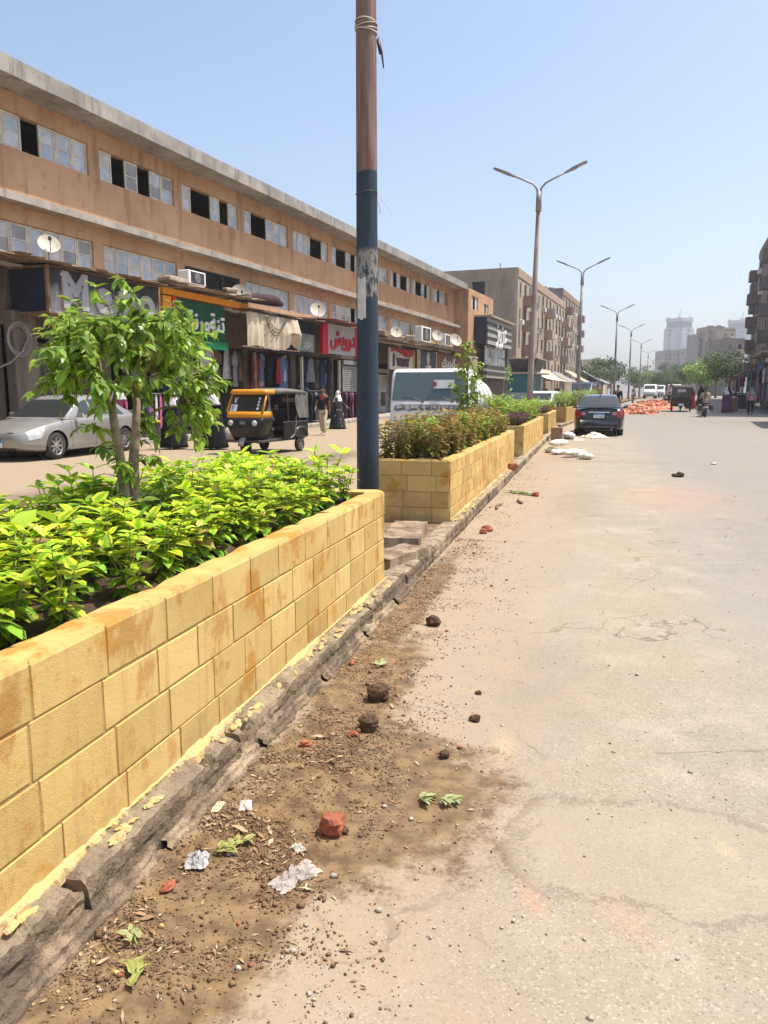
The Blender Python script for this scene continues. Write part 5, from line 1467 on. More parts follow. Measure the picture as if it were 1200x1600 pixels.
for u0 in (-.62, 3.46, 7.5):
    o = bthing('door_post', {-.62: 'pale post at the right edge of the canvas shop', 3.46: 'cream post between the two clothes shops', 7.5: 'grey post left of the light grey shutter'}[u0], 'post', u0, -.5, .15)
    MB().bbox((.06, .06, 1.5), (.12, .12, 3.0), .01).build('shaft', MATS['cream_paint'] if u0 > 0 else MATS['wood_old'], o); MB().bbox((.06, .06, .06), (.18, .18, .12), .01).build('foot', MATS['wood_old'], o)
# pink bundle on a stool
o = bthing('stool', 'wooden stool carrying a pink bundle left of the tuk-tuk', 'stool', -7.0, -1.9, 0)
MB().bbox((0, 0, .48), (.4, .36, .04), .01).build('seat', MATS['wood_old'], o)
for sx in (-1, 1):
    for sy in (-1, 1): MB().bbox((sx * .16, sy * .14, .23), (.04, .04, .46), .005).build('leg', MATS['wood_old'], o)
tag(MB().blob((0, 0, .26), (.24, .2, .28), 12, .12, 4).build('cloth_bundle', CLOTH['pink'], None, True, BW(-7.0, -1.9, .49)), 'bright pink cloth bundle on the wooden stool', 'bundle')
# ------------------------------------------------------------------ street poles and lamps
def make_pole_mat():
    m, nt, b = nodes_of('painted_iron_pole'); pos = position(nt)
    s = nd(nt, 'ShaderNodeSeparateXYZ'); nt.links.new(pos, s.inputs[0])
    st = position(nt, 0, (0, 0, 0), (.03, .03, .5)); n = noise(nt, st, 1.0, 5, .65)
    rust = mixc(nt, ramp(nt, n, .35, .7), (.145, .078, .060), (.25, .16, .125))
    blue = mixc(nt, ramp(nt, noise(nt, st, 2.2, 5, .7), .5, .75), (.016, .032, .052), (.045, .070, .090))
    blue = mixc(nt, ramp(nt, noise(nt, pos, 60, 3), .68, .8, 0, .6), blue, (.25, .25, .24))
    h = math_(nt, 'ADD', s.outputs[2], math_(nt, 'MULTIPLY', noise(nt, pos, 6, 3), .06))
    c = mixc(nt, ramp(nt, h, 3.47, 3.49), blue, rust)
    # worn poster band
    band = math_(nt, 'MULTIPLY', ramp(nt, h, 2.36, 2.42), ramp(nt, h, 2.84, 2.78))
    wn_ = noise(nt, position(nt, 0, (0, 0, 0), (.06, .06, .16)), 1.0, 5, .7)
    c = mixc(nt, math_(nt, 'MULTIPLY', band, ramp(nt, wn_, .44, .54)), c, (.26, .235, .205))
    c = mixc(nt, math_(nt, 'MULTIPLY', band, ramp(nt, wn_, .58, .64)), c, (.05, .05, .05))
    nt.links.new(c, b.inputs['Base Color']); b.inputs['Roughness'].default_value = .55; b.inputs['Metallic'].default_value = .15
    bump(nt, b, n, .3, .004)
    return m
MATS['pole'] = make_pole_mat()
pu, pvv = 5.62, .70
po = thing('street_pole', 'thick iron pole, rusty above and dark blue below, rising beside the rounded planter', 'pole', PW(pu, pvv, HK - .03), RZP)
seg = [(0, .108), (.9, .104), (2.0, .099), (3.4, .094), (4.8, .089), (6.2, .085), (8.2, .080)]
MB().tube([(-.012 * z * .3, .0, z) for z, r_ in seg], [r_ for z, r_ in seg], 28).build('shaft', MATS['pole'], po, True)
MB().lathe([(.17, 0), (.17, .03), (.12, .05), (.115, .10)], 20).build('base_plate', MATS['dark_metal'], po)
WR = M('wire', (.40, .32, .27), .5, (.28, .2, .17), 20, metal=.4); TW = M('twine', (.62, .58, .50), .8)
for k in range(5):
    zz = 4.50 + .022 * k - (.02 if k > 2 else 0); MB().tube([(-.017 + (.095) * cos(t), .095 * sin(t), zz + .018 * sin(t * 1 + k * 1.3)) for t in np.linspace(0, 6.28, 20)], .006, 5, closed=True).build('wire_loop', WR if k % 2 else TW, po, True)
MB().tube([(.06, -.085, 4.46), (.05, -.10, 4.40), (.055, -.115, 4.34)], .016, 6).build('wire_knot', MATS['dark_metal'], po, True)
MB().tube([(.06, -.09, 4.48), (.055, -.12, 4.36), (.05, -.14, 4.22)], [.008, .01, .006], 5).build('wire_tail', MATS['dark_metal'], po, True)
MB().tube([(-.02 + .1 * cos(t), .1 * sin(t), 3.16 + .01 * sin(2 * t)) for t in np.linspace(0, 6.28, 18)], .004, 4, closed=True).build('string_loop', MATS['dark_metal'], po)
MB().tube([(-.02, -.10, 3.16), (-.04, -.11, 3.08), (.03, -.115, 3.02), (.07, -.10, 3.0)], .003, 4).build('string_tail', TW, po)
MB().tube([(.05, -.09, 3.15), (.06, -.17, 3.06), (.065, -.22, 2.98)], .002, 4).build('string_tail', TW, po)
def sheet(mb, z0, z1, a0, a1, r_):
    mb.grid(lambda a, b: ((r_) * cos(a0 + (a1 - a0) * a) - .006, r_ * sin(a0 + (a1 - a0) * a), z0 + (z1 - z0) * b + .01 * sin(a * 9)), 8, 5)
mb = MB(); sheet(mb, 2.06, 2.42, 2.35, 3.3, .1005); mb.build('notice', M('notice_white', (.66, .64, .62), .8, (.5, .48, .46), 8), po)

LAMPM = M('lamp_grey', (.30, .28, .275), .55, (.22, .19, .18), 2, 40, metal=.3)
LAMPB = M('lamp_rust', (.26, .18, .15), .7, (.32, .27, .24), 1.0, 30)
LED = M('lamp_lens', (.68, .70, .72), .3)
def lamp_build(H, lab, u, v, first, lean=0.0):
    o = thing('street_lamp', lab, 'street lamp', PW(u, v, HK - .03), rzP(u), 'twin-arm street lamps along the median')
    MB().lathe([(.20, 0), (.20, .04), (.13, .06)], 14).build('base_plate', MATS['dark_metal'], o)
    MB().tube([(0, 0, .0), (0, -lean * .2, H * .3), (0, -lean * .5, H * .6), (0, -lean, H)], [.115, .10, .085, .065], 12).build('shaft', LAMPB if first else LAMPM, o, True)
    MB().tube([(0, -lean, H - .25), (0, -lean, H + .35)], [.095, .085], 12).build('collar', LAMPM, o, True)
    for s in (-1, 1):
        a = MB().tube([(0, s * .02 - lean, H + .1), (0, s * .07 - lean, H + .45), (0, s * .20 - lean, H + .60), (0, s * .45 - lean, H + .72), (0, s * .85 - lean, H + .90)], [.034, .034, .032, .03, .027], 8).build('arm', LAMPM, o, True)
        hd = MB(); d0 = Vector((0, s * .80 - lean, H + .877)); dr = Vector((0, s * .92, .39)).normalized()
        hd.tube([d0, d0 + dr * .22], [.045, .05], 8)
        up = Vector((0, -s * .39, .92)).normalized(); c = d0 + dr * .40
        X = Vector((1, 0, 0))
        vs = []
        for (l, w, hh) in ((-.30, .06, .04), (-.16, .11, .055), (.27, .10, .04), (.33, .07, .025)):
            for (a_, b_) in ((-1, -1), (1, -1), (1, 1), (-1, 1)): vs.append(c + dr * l + X * (w * a_) + up * (hh * b_ * .6))
        fs = [(0, 1, 2, 3), (15, 14, 13, 12)]
        for i in range(3):
            for k in range(4): fs.append((i * 4 + k, i * 4 + (k + 1) % 4, i * 4 + 4 + (k + 1) % 4, i * 4 + 4 + k))
        hd.add(vs, fs); h_ = hd.build('lamp_head', LAMPM, a)
        q = c - up * .036
        MB().add([q + dr * .0 + X * .09, q + dr * .25 + X * .075, q + dr * .25 - X * .075, q - X * .09], [(0, 1, 2, 3)]).build('lens', LED, a)
LN = ['rusty twin-arm street lamp standing between the bushy planters', 'twin-arm street lamp beyond the black car, next after the rusty one', 'twin-arm street lamp beside the start of the brick heap', 'twin-arm street lamp level with the far end of the brick heap', 'twin-arm street lamp before the far trees', 'slender twin-arm street lamp among the far trees', 'faint farthest twin-arm street lamp', 'faintest small twin-arm lamp behind the others']
for k, u in enumerate((25.0, 44.6, 72.0, 95.0, 123, 154, 187, 222)):
    lamp_build(7.45, LN[k], u, .70, k == 0, .12 if k == 0 else 0)

# ------------------------------------------------------------------ wheels
M('tyre', (.022, .021, .021), .85, (.05, .045, .04), 8, 60); M('rim', (.50, .50, .50), .35, (.36, .36, .36), 8, 60, metal=.7); M('chrome', (.62, .62, .62), .15, (.5, .5, .5), 8, 60, metal=.9)
def wheel_meshes(r, w, spokes, rimmat):
    t = MB().lathe([(r * .66, -w / 2), (r * .93, -w / 2), (r, -w * .32), (r, w * .32), (r * .93, w / 2), (r * .66, w / 2)], 26, axis='Y', cap=False)
    rm = MB().lathe([(r * .68, -w * .45), (r * .64, -w * .40), (r * .6, -w * .1), (r * .6, w * .3)], 24, axis='Y', cap=False)
    rm.lathe([(r * .60, -w * .02), (r * .1, -w * .02)], 20, axis='Y', m=1)
    for k in range(spokes):
        a = 2 * pi * k / spokes; ca, sa = cos(a), sin(a)
        ww = r * .075
        rm.add([(ca * r * .12 - sa * ww, -w * .36, sa * r * .12 + ca * ww), (ca * r * .12 + sa * ww, -w * .36, sa * r * .12 - ca * ww), (ca * r * .66 + sa * ww * .8, -w * .42, sa * r * .66 - ca * ww * .8), (ca * r * .66 - sa * ww * .8, -w * .42, sa * r * .66 + ca * ww * .8),
                (ca * r * .12 - sa * ww, -w * .1, sa * r * .12 + ca * ww), (ca * r * .12 + sa * ww, -w * .1, sa * r * .12 - ca * ww), (ca * r * .66 + sa * ww, -w * .1, sa * r * .66 - ca * ww), (ca * r * .66 - sa * ww, -w * .1, sa * r * .66 + ca * ww)],
               [(0, 1, 2, 3), (0, 3, 7, 4), (1, 5, 6, 2), (0, 4, 5, 1), (3, 2, 6, 7)])
    rm.lathe([(r * .17, -w * .40), (r * .15, -w * .42), (0.001, -w * .42)], 12, axis='Y')
    return t.mesh('tyre', MATS['tyre'], True), rm.mesh('rim', [rimmat, MATS['dark_metal']], False)
def add_wheel(parent, wm, x, y, z, flip=False, steer=0.0):
    e = link('wheel', wm[0], parent, (x, y, z)); e.rotation_euler = (0, 0, steer + (pi if flip else 0))
    link('rim', wm[1], e)
    return e
# ------------------------------------------------------------------ sedans: x forward, y left
def crom(st, x):
    """interpolate station rows (x descending or ascending) smoothly"""
    xs = [s[0] for s in st]
    if x <= xs[0]: return st[0][1:]
    if x >= xs[-1]: return st[-1][1:]
    for i in range(len(xs) - 1):
        if xs[i] <= x <= xs[i + 1]:
            t = (x - xs[i]) / (xs[i + 1] - xs[i])
            p0 = st[max(0, i - 1)]; p1 = st[i]; p2 = st[i + 1]; p3 = st[min(len(xs) - 1, i + 2)]
            out = []
            for k in range(1, len(p1)):
                m1 = (p2[k] - p0[k]) / max(1e-6, p2[0] - p0[0]) * (p2[0] - p1[0]); m2 = (p3[k] - p1[k]) / max(1e-6, p3[0] - p1[0]) * (p2[0] - p1[0])
                t2, t3 = t * t, t * t * t
                out.append((2 * t3 - 3 * t2 + 1) * p1[k] + (t3 - 2 * t2 + t) * m1 + (-2 * t3 + 3 * t2) * p2[k] + (t3 - t2) * m2)
            return out
# rows: x, half width, bottom z, shoulder z, centre top z
BODY = [(-2.29, .60, .40, .80, .90), (-2.24, .74, .30, .86, .97), (-2.1, .815, .25, .93, 1.015), (-1.8, .86, .22, .96, 1.02), (-1.3, .88, .20, .955, .985), (-.6, .885, .19, .94, .95), (.2, .885, .19, .92, .93), (.9, .88, .19, .885, .935), (1.4, .875, .20, .82, .89), (1.8, .85, .22, .74, .81), (2.08, .78, .25, .66, .74), (2.22, .68, .28, .60, .67), (2.29, .54, .34, .56, .60)]
def body_pt(x, s):
    """s 0..1 from the sill centre line round to the top centre line, left half"""
    w, zb, zs, zt = crom(BODY, x)
    P_ = [(0, 0, zb), (.12, w * .86, zb), (.22, w * .975, zb + .09), (.36, w * 1.0, zb + (zs - zb) * .40), (.5, w * .995, zb + (zs - zb) * .72), (.60, w * .955, zs - .03), (.68, w * .88, zs + .005 + (zt - zs) * .3), (.84, w * .5, zt - .004), (1.0, 0, zt)]
    for i in range(len(P_) - 1):
        if s <= P_[i + 1][0] + 1e-9:
            y, z = crom(P_, s); return Vector((x, y, z))
CAB = [(-1.78, .80, .80, 1.00), (-1.52, .805, .70, 1.15), (-1.22, .815, .635, 1.325), (-.95, .82, .60, 1.425), (-.5, .825, .585, 1.47), (-.05, .825, .59, 1.465), (.22, .825, .62, 1.40), (.62, .82, .71, 1.16), (1.02, .81, .80, .925)]
def cab_pt(x, s, off=0.0):
    wb, wr, zt = crom(CAB, x)
    zb = .93
    if zt < zb + .02: zb = zt - .02
    zr = zb + (zt - zb) * .90
    P_ = [(0, wb, zb - .02), (.30, wb + (wr - wb) * .45, zb + (zr - zb) * .5), (.56, wr + (wb - wr) * .04, zr - .01), (.66, wr * .9, zt - (zt - zr) * .30), (.82, wr * .5, zt - .006), (1.0, 0, zt)]
    y, z = crom(P_, s)
    return Vector((x, y, z))
def patch(fn, x0, x1, s0, s1, nx, ns, off=.006, side=1, m=0, taper=None, mb=None):
    """piece of the car's own skin, lifted off it"""
    mb = mb or MB()
    def g_(a, b):
        xa, xb = (x0, x1) if taper is None else (x0 + taper[0] * b, x1 + taper[1] * b)
        x = xa + (xb - xa) * a; s = s0 + (s1 - s0) * b
        p = fn(x, s); e = .004
        n = (fn(x + e, s) - fn(x - e, s)).cross(fn(x, min(1, s + e)) - fn(x, max(0, s - e)))
        if n.length > 0: n.normalize()
        if n.y < 0 and p.y > .05 and abs(n.y) > .2: n = -n
        if n.z < -.2 and p.z > .7: n = -n
        if p.x > 1.9 and n.x < -.2 or p.x < -1.9 and n.x > .2: n = -n
        p = p + n * off
        return (p.x, p.y * side, p.z)
    return mb.grid(g_, nx, ns, m, flip=side < 0)
def sedan(name, label, paint, loc, rz, hub, plate_txt=True, rear_detail=True, group=None, dark=False):
    o = thing(name, label, 'car', loc, rz, group)
    AX = (1.36, -1.30); RW = .315; RA = .365
    mb = MB(); NX, NS = 150, 44
    for sd in (1, -1):
        a0 = len(mb.v)
        for i in range(NX + 1):
            x = -2.29 + 4.58 * i / NX
            for j in range(NS + 1):
                p = body_pt(x, j / NS); mb.v.append((p.x, p.y * sd, p.z))
        def idx(i, j): return a0 + i * (NS + 1) + j
        def inside(k):
            x, y, z = mb.v[k]
            return abs(y) > .55 and any((x - ax) ** 2 + (z - RW) ** 2 < RA ** 2 for ax in AX)
        ins = {}
        fs = []
        for i in range(NX):
            for j in range(NS):
                q = [idx(i, j), idx(i + 1, j), idx(i + 1, j + 1), idx(i, j + 1)]
                c = [inside(k) for k in q]
                if all(c): continue
                for k, cc in zip(q, c):
                    if cc: ins[k] = 1
                fs.append(q if sd < 0 else q[::-1])
        for k in ins:
            x, y, z = mb.v[k]
            ax = min(AX, key=lambda a: abs(x - a)); d = math.hypot(x - ax, z - RW) or 1
            mb.v[k] = (ax + (x - ax) * RA / d, y, RW + (z - RW) * RA / d)
        for f in fs: mb.f.append(f); mb.m.append(0)
        for (xe, fl) in ((0, 1), (NX, 0)):
            cap = [idx(xe, j) for j in range(NS + 1)]
            mb.f.append(cap if (fl ^ (sd > 0)) else cap[::-1]); mb.m.append(0)
    body = mb.build('body', paint, o, True)
    cab = MB()
    for sd in (1, -1): cab.grid(lambda a, b: (lambda p: (p.x, p.y * sd, p.z))(cab_pt(-1.78 + 2.80 * a, b)), 70, 26, 0, sd < 0)
    cab.build('roof', paint, o, True)
    G = MATS['car_glass']; BK = MATS['dark_metal']
    ws = MB(); rw = MB()
    for sd in (1, -1):
        patch(cab_pt, .30, .97, .60, 1.0, 16, 12, .005, sd, mb=ws); patch(cab_pt, -1.66, -1.06, .62, 1.0, 14, 10, .005, sd, mb=rw)
    ws.build('windscreen', G, o, True); rw.build('rear_window', G, o, True)
    for sd in (1, -1):
        patch(cab_pt, -.02, .60, .10, .50, 14, 6, .005, sd, taper=(0, -.34)).build('side_window', G, o, True)
        patch(cab_pt, -.92, -.10, .10, .50, 14, 6, .005, sd, taper=(.04, 0)).build('side_window', G, o, True)
        patch(cab_pt, -1.38, -1.0, .10, .44, 8, 6, .005, sd, taper=(.26, .03)).build('side_window', G, o, True)
        # door seams, sill, handles
        for xx in (.83, -.06, -.98):
            MB().tube([tuple(Vector((p.x, p.y * sd, p.z)) * 1.0) for p in [body_pt(xx, s) + Vector((0, .001, 0)) for s in np.linspace(.2, .6, 9)]], .005, 4).build('door_seam', BK, o)
        for xx in (-.0, -.86):
            p = body_pt(xx, .545); MB().bbox((p.x - .02, (p.y + .012) * sd, p.z), (.16, .03, .03), .01).build('door_handle', paint, o)
        patch(body_pt, -.86, .93, .16, .20, 20, 2, .008, sd).build('sill_trim', paint, o, True)
        mr = MB(); mr.bbox((.62, sd * .96, 1.00), (.10, .17, .11), .03); mr.tube([(.64, sd * .84, .96), (.63, sd * .92, .98)], .02, 5); mr.build('mirror', paint if not dark else BK, o, True)
        # wheel wells
        for ax in AX:
            w_ = MB(); w_.grid(lambda a, b: (ax + RA * cos(pi * a), sd * (.56 + .29 * b), RW + RA * sin(pi * a)), 16, 2)
            w_.add([(ax + RA * cos(t), sd * .56, RW + RA * sin(t)) for t in np.linspace(0, 2 * pi, 25)[:-1]], [list(range(24))]); w_.build('wheel_well', BK, o)
        patch(body_pt, 1.86, 2.16, .44, .66, 10, 6, .008, sd, taper=(-.22, 0)).build('headlight', M('headlight', (.50, .52, .52), .12, (.34, .36, .37), 12, spec=.7), o, True)
        TL = M('taillight', (.20, .008, .012), .15, (.26, .02, .02), 8, spec=.7)
        t_ = patch(body_pt, -2.285, -1.98, .48, .66, 10, 6, .008, sd).build('taillight', TL, o, True)
        MB().bbox((-2.275, sd * .52, .80), (.05, .16, .12), .02).build('reversing_light', M('clear_lens', (.48, .22, .22), .15, spec=.7), t_)
        MB().bbox((2.24, sd * .50, .40), (.05, .17, .07), .02).build('fog_lamp', MATS['dark_metal'], o)
    gr = MB()
    for k in range(4): gr.bbox((2.265 - k * .006, 0, .52 + k * .034), (.05, .86 - .04 * k, .014), .004)
    gr.build('grille', MATS['chrome'], o); MB().bbox((2.235, 0, .575), (.05, .90, .15), .02).build('grille_recess', BK, o)
    MB().bbox((2.20, 0, .31), (.12, 1.0, .09), .03).build('lower_intake', BK, o)
    MB().bbox((2.275, 0, .60), (.03, .09, .05), .01).build('badge', MATS['chrome'], o)
    MB().bbox((2.305, 0, .40), (.015, .36, .16), .004).build('number_plate', M('plate_white', (.70, .72, .74), .5), o)
    MB().bbox((2.315, 0, .455), (.008, .355, .05), .002).build('plate_band', M('plate_blue', (.03, .17, .42), .5), o)
    # rear
    MB().bbox((-2.285, 0, .50), (.10, 1.36, .26), .06).build('rear_bumper', paint, o, True)
    MB().bbox((-2.30, 0, .345), (.06, 1.1, .10), .02).build('bumper_skirt', BK, o)
    pl = MB().bbox((-2.335, 0, .735), (.018, .36, .17), .004).build('number_plate', MATS['plate_white'], o)
    MB().bbox((-2.347, 0, .79), (.008, .355, .055), .002).build('plate_band', MATS['plate_blue'], pl)
    text_obj('plate_digits', '2 7 4 8', .085, BK, pl, (-2.348, 0, .70), (pi / 2, 0, -pi / 2), .001, .002)
    MB().bbox((-2.325, 0, .845), (.03, .74, .035), .01).build('chrome_strip', MATS['chrome'], o)
    MB().bbox((-2.20, 0, 1.035), (.16, 1.36, .03), .012, ry=-.12).build('spoiler', paint, o)
    MB().tube([(-2.22, -.45, .26), (-2.36, -.45, .26)], .03, 8).build('exhaust', MATS['grey_metal'], o)
    MB().tube([(-1.0, 0, 1.42), (-1.08, 0, 1.50)], [.02, .008], 6).build('aerial', BK, o)
    for sd in (-.25, .25): MB().tube([(.95, sd, .95), (.72, sd + .35, 1.06)], .008, 4).build('wiper', BK, o)
    MB().box(-1.9, 1.9, -.55, .55, .2, .3).build('underbody', BK, o)
    for ax in AX:
        add_wheel(o, hub, ax, .755, RW, True); add_wheel(o, hub, ax, -.755, RW)
    return o
WH = wheel_meshes(.315, .20, 8, MATS['rim']); WHD = wheel_meshes(.315, .20, 7, MATS['grey_metal'])
SILV = M('silver_paint', (.33, .325, .315), .34, (.27, .255, .235), 1.2, 12, .02, metal=.35, coat=.5)
BLK = M('black_car_paint', (.012, .012, .016), .18, (.022, .021, .024), 2.0, 40, spec=.5, coat=.6)
c_ = BW(-14.22, -3.33) + DB * 1.36 - NB * (-.0)
ctr = BW(-14.22 + 1.36, -3.33 + .87)
_fw = BW(-14.22, -3.33); _a = RZB + pi + R(6); _f = Vector((cos(_a), sin(_a), 0)); _l = Vector((-sin(_a), cos(_a), 0))
ctr = _fw - _f * 1.36 - _l * .87
sedan('parked_car', 'dusty silver sedan parked in front of the dark brown shutter', SILV, ctr, _a, WH)
sedan('parked_car', 'black sedan parked by the planters, rear to the brick-strewn kerb', BLK, PW(29.3, -1.63), rzP(29.3) - .02, WHD, dark=True)

# ------------------------------------------------------------------ tuk-tuks: x forward, y left
M('tuk_black', (.012, .012, .013), .32, (.025, .023, .022), 2, 40, spec=.35); M('tuk_yellow', (.62, .27, .012), .4, (.54, .22, .01), 2, 40, spec=.5); M('tuk_canvas', (.16, .15, .14), .85, (.10, .09, .085), 3, 60); M('vinyl', (.05, .045, .045), .5, (.09, .06, .055), 4)
def ring_loft(mb, rings, cap=True, m=0):
    n = len(rings[0]); a = len(mb.v)
    for r_ in rings: mb.v += [tuple(p) for p in r_]
    for i in range(len(rings) - 1):
        for k in range(n): mb.f.append((a + i * n + k, a + i * n + (k + 1) % n, a + (i + 1) * n + (k + 1) % n, a + (i + 1) * n + k)); mb.m.append(m)
    if cap:
        mb.f.append([a + k for k in range(n)][::-1]); mb.m.append(m); mb.f.append([a + (len(rings) - 1) * n + k for k in range(n)]); mb.m.append(m)
    return mb
def rrect(x0, x1, w, z, r=.12, n=4, fx=None):
    """rounded rectangle outline in xy at height z"""
    out = []
    for cx, cy, a0 in ((x1 - r, w - r, 0), (x0 + r, w - r, pi / 2), (x0 + r, -w + r, pi), (x1 - r, -w + r, 1.5 * pi)):
        for k in range(n + 1):
            a = a0 + pi / 2 * k / n; out.append((cx + r * cos(a), cy + r * sin(a), z))
    return out
TW_ = wheel_meshes(.205, .10, 6, MATS['grey_metal'])
def tuktuk(label, loc, rz, top, fascia, sticker=True):
    o = thing('tuk_tuk', label, 'tuk-tuk', loc, rz)
    B, Cn = MATS['tuk_black'], MATS['tuk_canvas']
    ring_loft(MB(), [rrect(.42, 1.02, .34, .34, .12), rrect(.40, 1.10, .44, .50, .16), rrect(.40, 1.13, .53, .72, .18), rrect(.42, 1.10, .57, .90, .16), rrect(.44, 1.06, .57, .96, .14)]).build('front_cowl', B, o, True)
    ring_loft(MB(), [rrect(.46, 1.065, .575, .965, .14), rrect(.50, 1.045, .58, 1.05, .13), rrect(.52, 1.0, .57, 1.12, .12)]).build('dashboard_panel', fascia, o, True)
    # windscreen and its frame
    fr = MB()
    A = [(.99, .54, 1.11), (.74, .52, 1.58), (.74, -.52, 1.58), (.99, -.54, 1.11)]
    fr.tube(A, [.035, .035, .035, .035], 8); fr.build('windscreen_frame', fascia, o, True)
    MB().add([(.985, .51, 1.12), (.985, -.51, 1.12), (.755, -.49, 1.555), (.755, .49, 1.555)], [(0, 1, 2, 3)]).build('windscreen', MATS['car_glass'], o)
    ring_loft(MB(), [rrect(.36, .86, .56, 1.56, .12), rrect(.34, .88, .58, 1.62, .13), rrect(.34, .80, .54, 1.69, .12)]).build('header', fascia, o, True)
    MB().tube([(.955, -.05, 1.13), (.86, -.38, 1.30)], .009, 4).build('wiper', MATS['dark_metal'], o)
    if sticker:
        def onws(y, z, w, h, mt, nm='sticker', pts=None):
            def P_(yy, zz): t = (zz - 1.12) / .435; return (.985 - .23 * t + .012, yy, zz)
            pts = pts or [(-w / 2, -h / 2), (w / 2, -h / 2), (w / 2, h / 2), (-w / 2, h / 2)]
            MB().add([P_(y + a, z + b) for a, b in pts], [list(range(len(pts)))]).build(nm, mt, o)
        SW = M('sticker_white', (.74, .76, .78), .5); SB = M('sticker_blue', (.20, .42, .66), .5)
        onws(-.36, 1.22, .20, .16, SW); onws(-.40, 1.20, .06, .14, SB)
        onws(-.36, 1.40, 0, 0, SW, 'sticker', [(-.02, -.06), (.03, -.06), (.03, 0), (.07, .08), (.05, .09), (.01, .02), (-.02, .09), (-.04, .08)])
        for k in range(4): onws(.36, 1.20 + .085 * k, 0, 0, SW, 'sticker', [(.035 * cos(t), .035 * sin(t)) for t in np.linspace(0, 6.28, 11)[:-1]])
    # canopy
    rings = []
    for x, zt, w in ((.36, 1.70, .57), (.0, 1.73, .60), (-.6, 1.73, .62), (-1.15, 1.70, .60), (-1.28, 1.62, .56)):
        rings.append([(x, w * cos(a) if abs(cos(a)) < .95 else w * (1 if cos(a) > 0 else -1), zt - .12 + .12 * max(0, sin(a)) ** .6) if a <= pi else (x, w * .96 * cos(a), zt - .15) for a in np.linspace(0, 2 * pi, 21)[:-1]])
    ring_loft(MB(), rings).build('canopy', top, o, True)
    for sd in (1, -1):
        f_ = MB()
        f_.grid(lambda a, b: (-.62 - .62 * a - (.22 * (b ** 2) * (1 - a)) * 0 + (1 - b) * (1 - a) * -.1 + .10 * sin(b * 3) * (1 - a), sd * (.615 - .03 * b + .012 * sin(a * 14)), .92 + .70 * b), 10, 8)
        f_.build('canvas_flap', top, o, True)
        MB().tube([(.72, sd * .55, 1.6), (.70, sd * .56, 1.3), (.62, sd * .57, 1.0), (.48, sd * .56, .9)], .016, 6).build('side_rail', MATS['grey_metal'], o)
        MB().tube([(-.18, sd * .57, 1.62), (-.18, sd * .59, 1.0), (-.15, sd * .6, .55)], .018, 6).build('roof_post', MATS['dark_metal'], o)
        MB().tube([(-.55, sd * .63, 1.0), (-.50, sd * .64, .75), (-.42, sd * .64, .48), (-.2, sd * .64, .40)], .022, 6).build('grab_rail', MATS['chrome'], o)
        # rear fenders
        ring_loft(MB(), [[(-.80 + .36 * cos(a), sd * yy, .42 + .30 * sin(a)) for a in np.linspace(0, pi, 12)] + [(-.80 + .28 * cos(a), sd * yy, .42 + .22 * sin(a)) for a in np.linspace(pi, 0, 12)] for yy in (.54, .66)]).build('fender', B, o, True)
        MB().lathe([(.075, 0), (.07, .03), (.02, .045)], 14, (1.10, sd * .36, .83), 'X').build('headlight', M('tuk_lens', (.55, .56, .55), .15, spec=.7), o, True)
        MB().bbox((-1.285, sd * .48, .62), (.03, .12, .10), .01).build('taillight', MATS['taillight'], o)
        MB().tube([(.62, sd * .58, 1.15), (.66, sd * .70, 1.2)], .01, 4).build('mirror_arm', MATS['dark_metal'], o); MB().bbox((.66, sd * .73, 1.22), (.03, .10, .14), .012).build('mirror', MATS['dark_metal'], o)
    MB().add([(-1.24, -.6, .92), (-1.24, .6, .92), (-1.26, .57, 1.62), (-1.26, -.57, 1.62)], [(0, 1, 2, 3)]).build('rear_canvas', top, o)
    MB().bbox((-1.262, 0, 1.36), (.02, .5, .22), .008).build('rear_window', M('cloudy_film', (.46, .44, .42), .4), o)
    tub = MB(); tub.bbox((-1.2, 0, .65), (.12, 1.22, .56), .04); tub.bbox((-.55, .60, .62), (1.3, .08, .46), .03); tub.bbox((-.55, -.60, .62), (1.3, .08, .46), .03)
    tub.build('rear_tub', B, o)
    MB().bbox((.0, 0, .36), (2.3, 1.1, .06), .01).build('floor', MATS['dark_metal'], o)
    MB().bbox((-.80, 0, .62), (.5, 1.05, .14), .04).build('passenger_seat', MATS['vinyl'], o); MB().bbox((-1.02, 0, .95), (.12, 1.05, .55), .04, ry=-.15).build('seat_back', MATS['vinyl'], o)
    MB().bbox((.12, 0, .62), (.34, .55, .12), .04).build('driver_seat', MATS['vinyl'], o); MB().bbox((.12, 0, .47), (.3, .5, .2), .02).build('seat_box', MATS['dark_metal'], o)
    MB().tube([(.56, -.32, 1.02), (.66, 0, .98), (.56, .32, 1.02)], .016, 6).build('handlebar', MATS['dark_metal'], o)
    # front wheel, fork, mudguard
    add_wheel(o, TW_, .98, 0, .205)
    MB().tube([(.90, .07, .55), (.97, .075, .21)], .018, 6).build('fork_leg', MATS['grey_metal'], o); MB().tube([(.90, -.07, .55), (.97, -.075, .21)], .018, 6).build('fork_leg', MATS['grey_metal'], o)
    ring_loft(MB(), [[(.98 + (.24 + q) * cos(a), yy, .215 + (.24 + q) * sin(a)) for a in np.linspace(.1, pi - .5, 12)] for yy, q in ((-.085, 0), (-.07, .03), (0, .045), (.07, .03), (.085, 0))], False).build('mudguard', M('mud_grey', (.22, .22, .22), .4), o, True)
    add_wheel(o, TW_, -.98 + .18, .57, .205, True); add_wheel(o, TW_, -.98 + .18, -.57, .205)
    MB().bbox((1.11, 0, .83), (.02, .16, .07), .004).build('badge', MATS['grey_metal'], o)
    MB().bbox((-1.275, 0, .45), (.02, .34, .14), .004).build('number_plate', MATS['plate_white'], o)
    return o
tk_front = Vector((-3.42, 18.9, 0)); tk_h = Vector((-.40, -.917, 0))
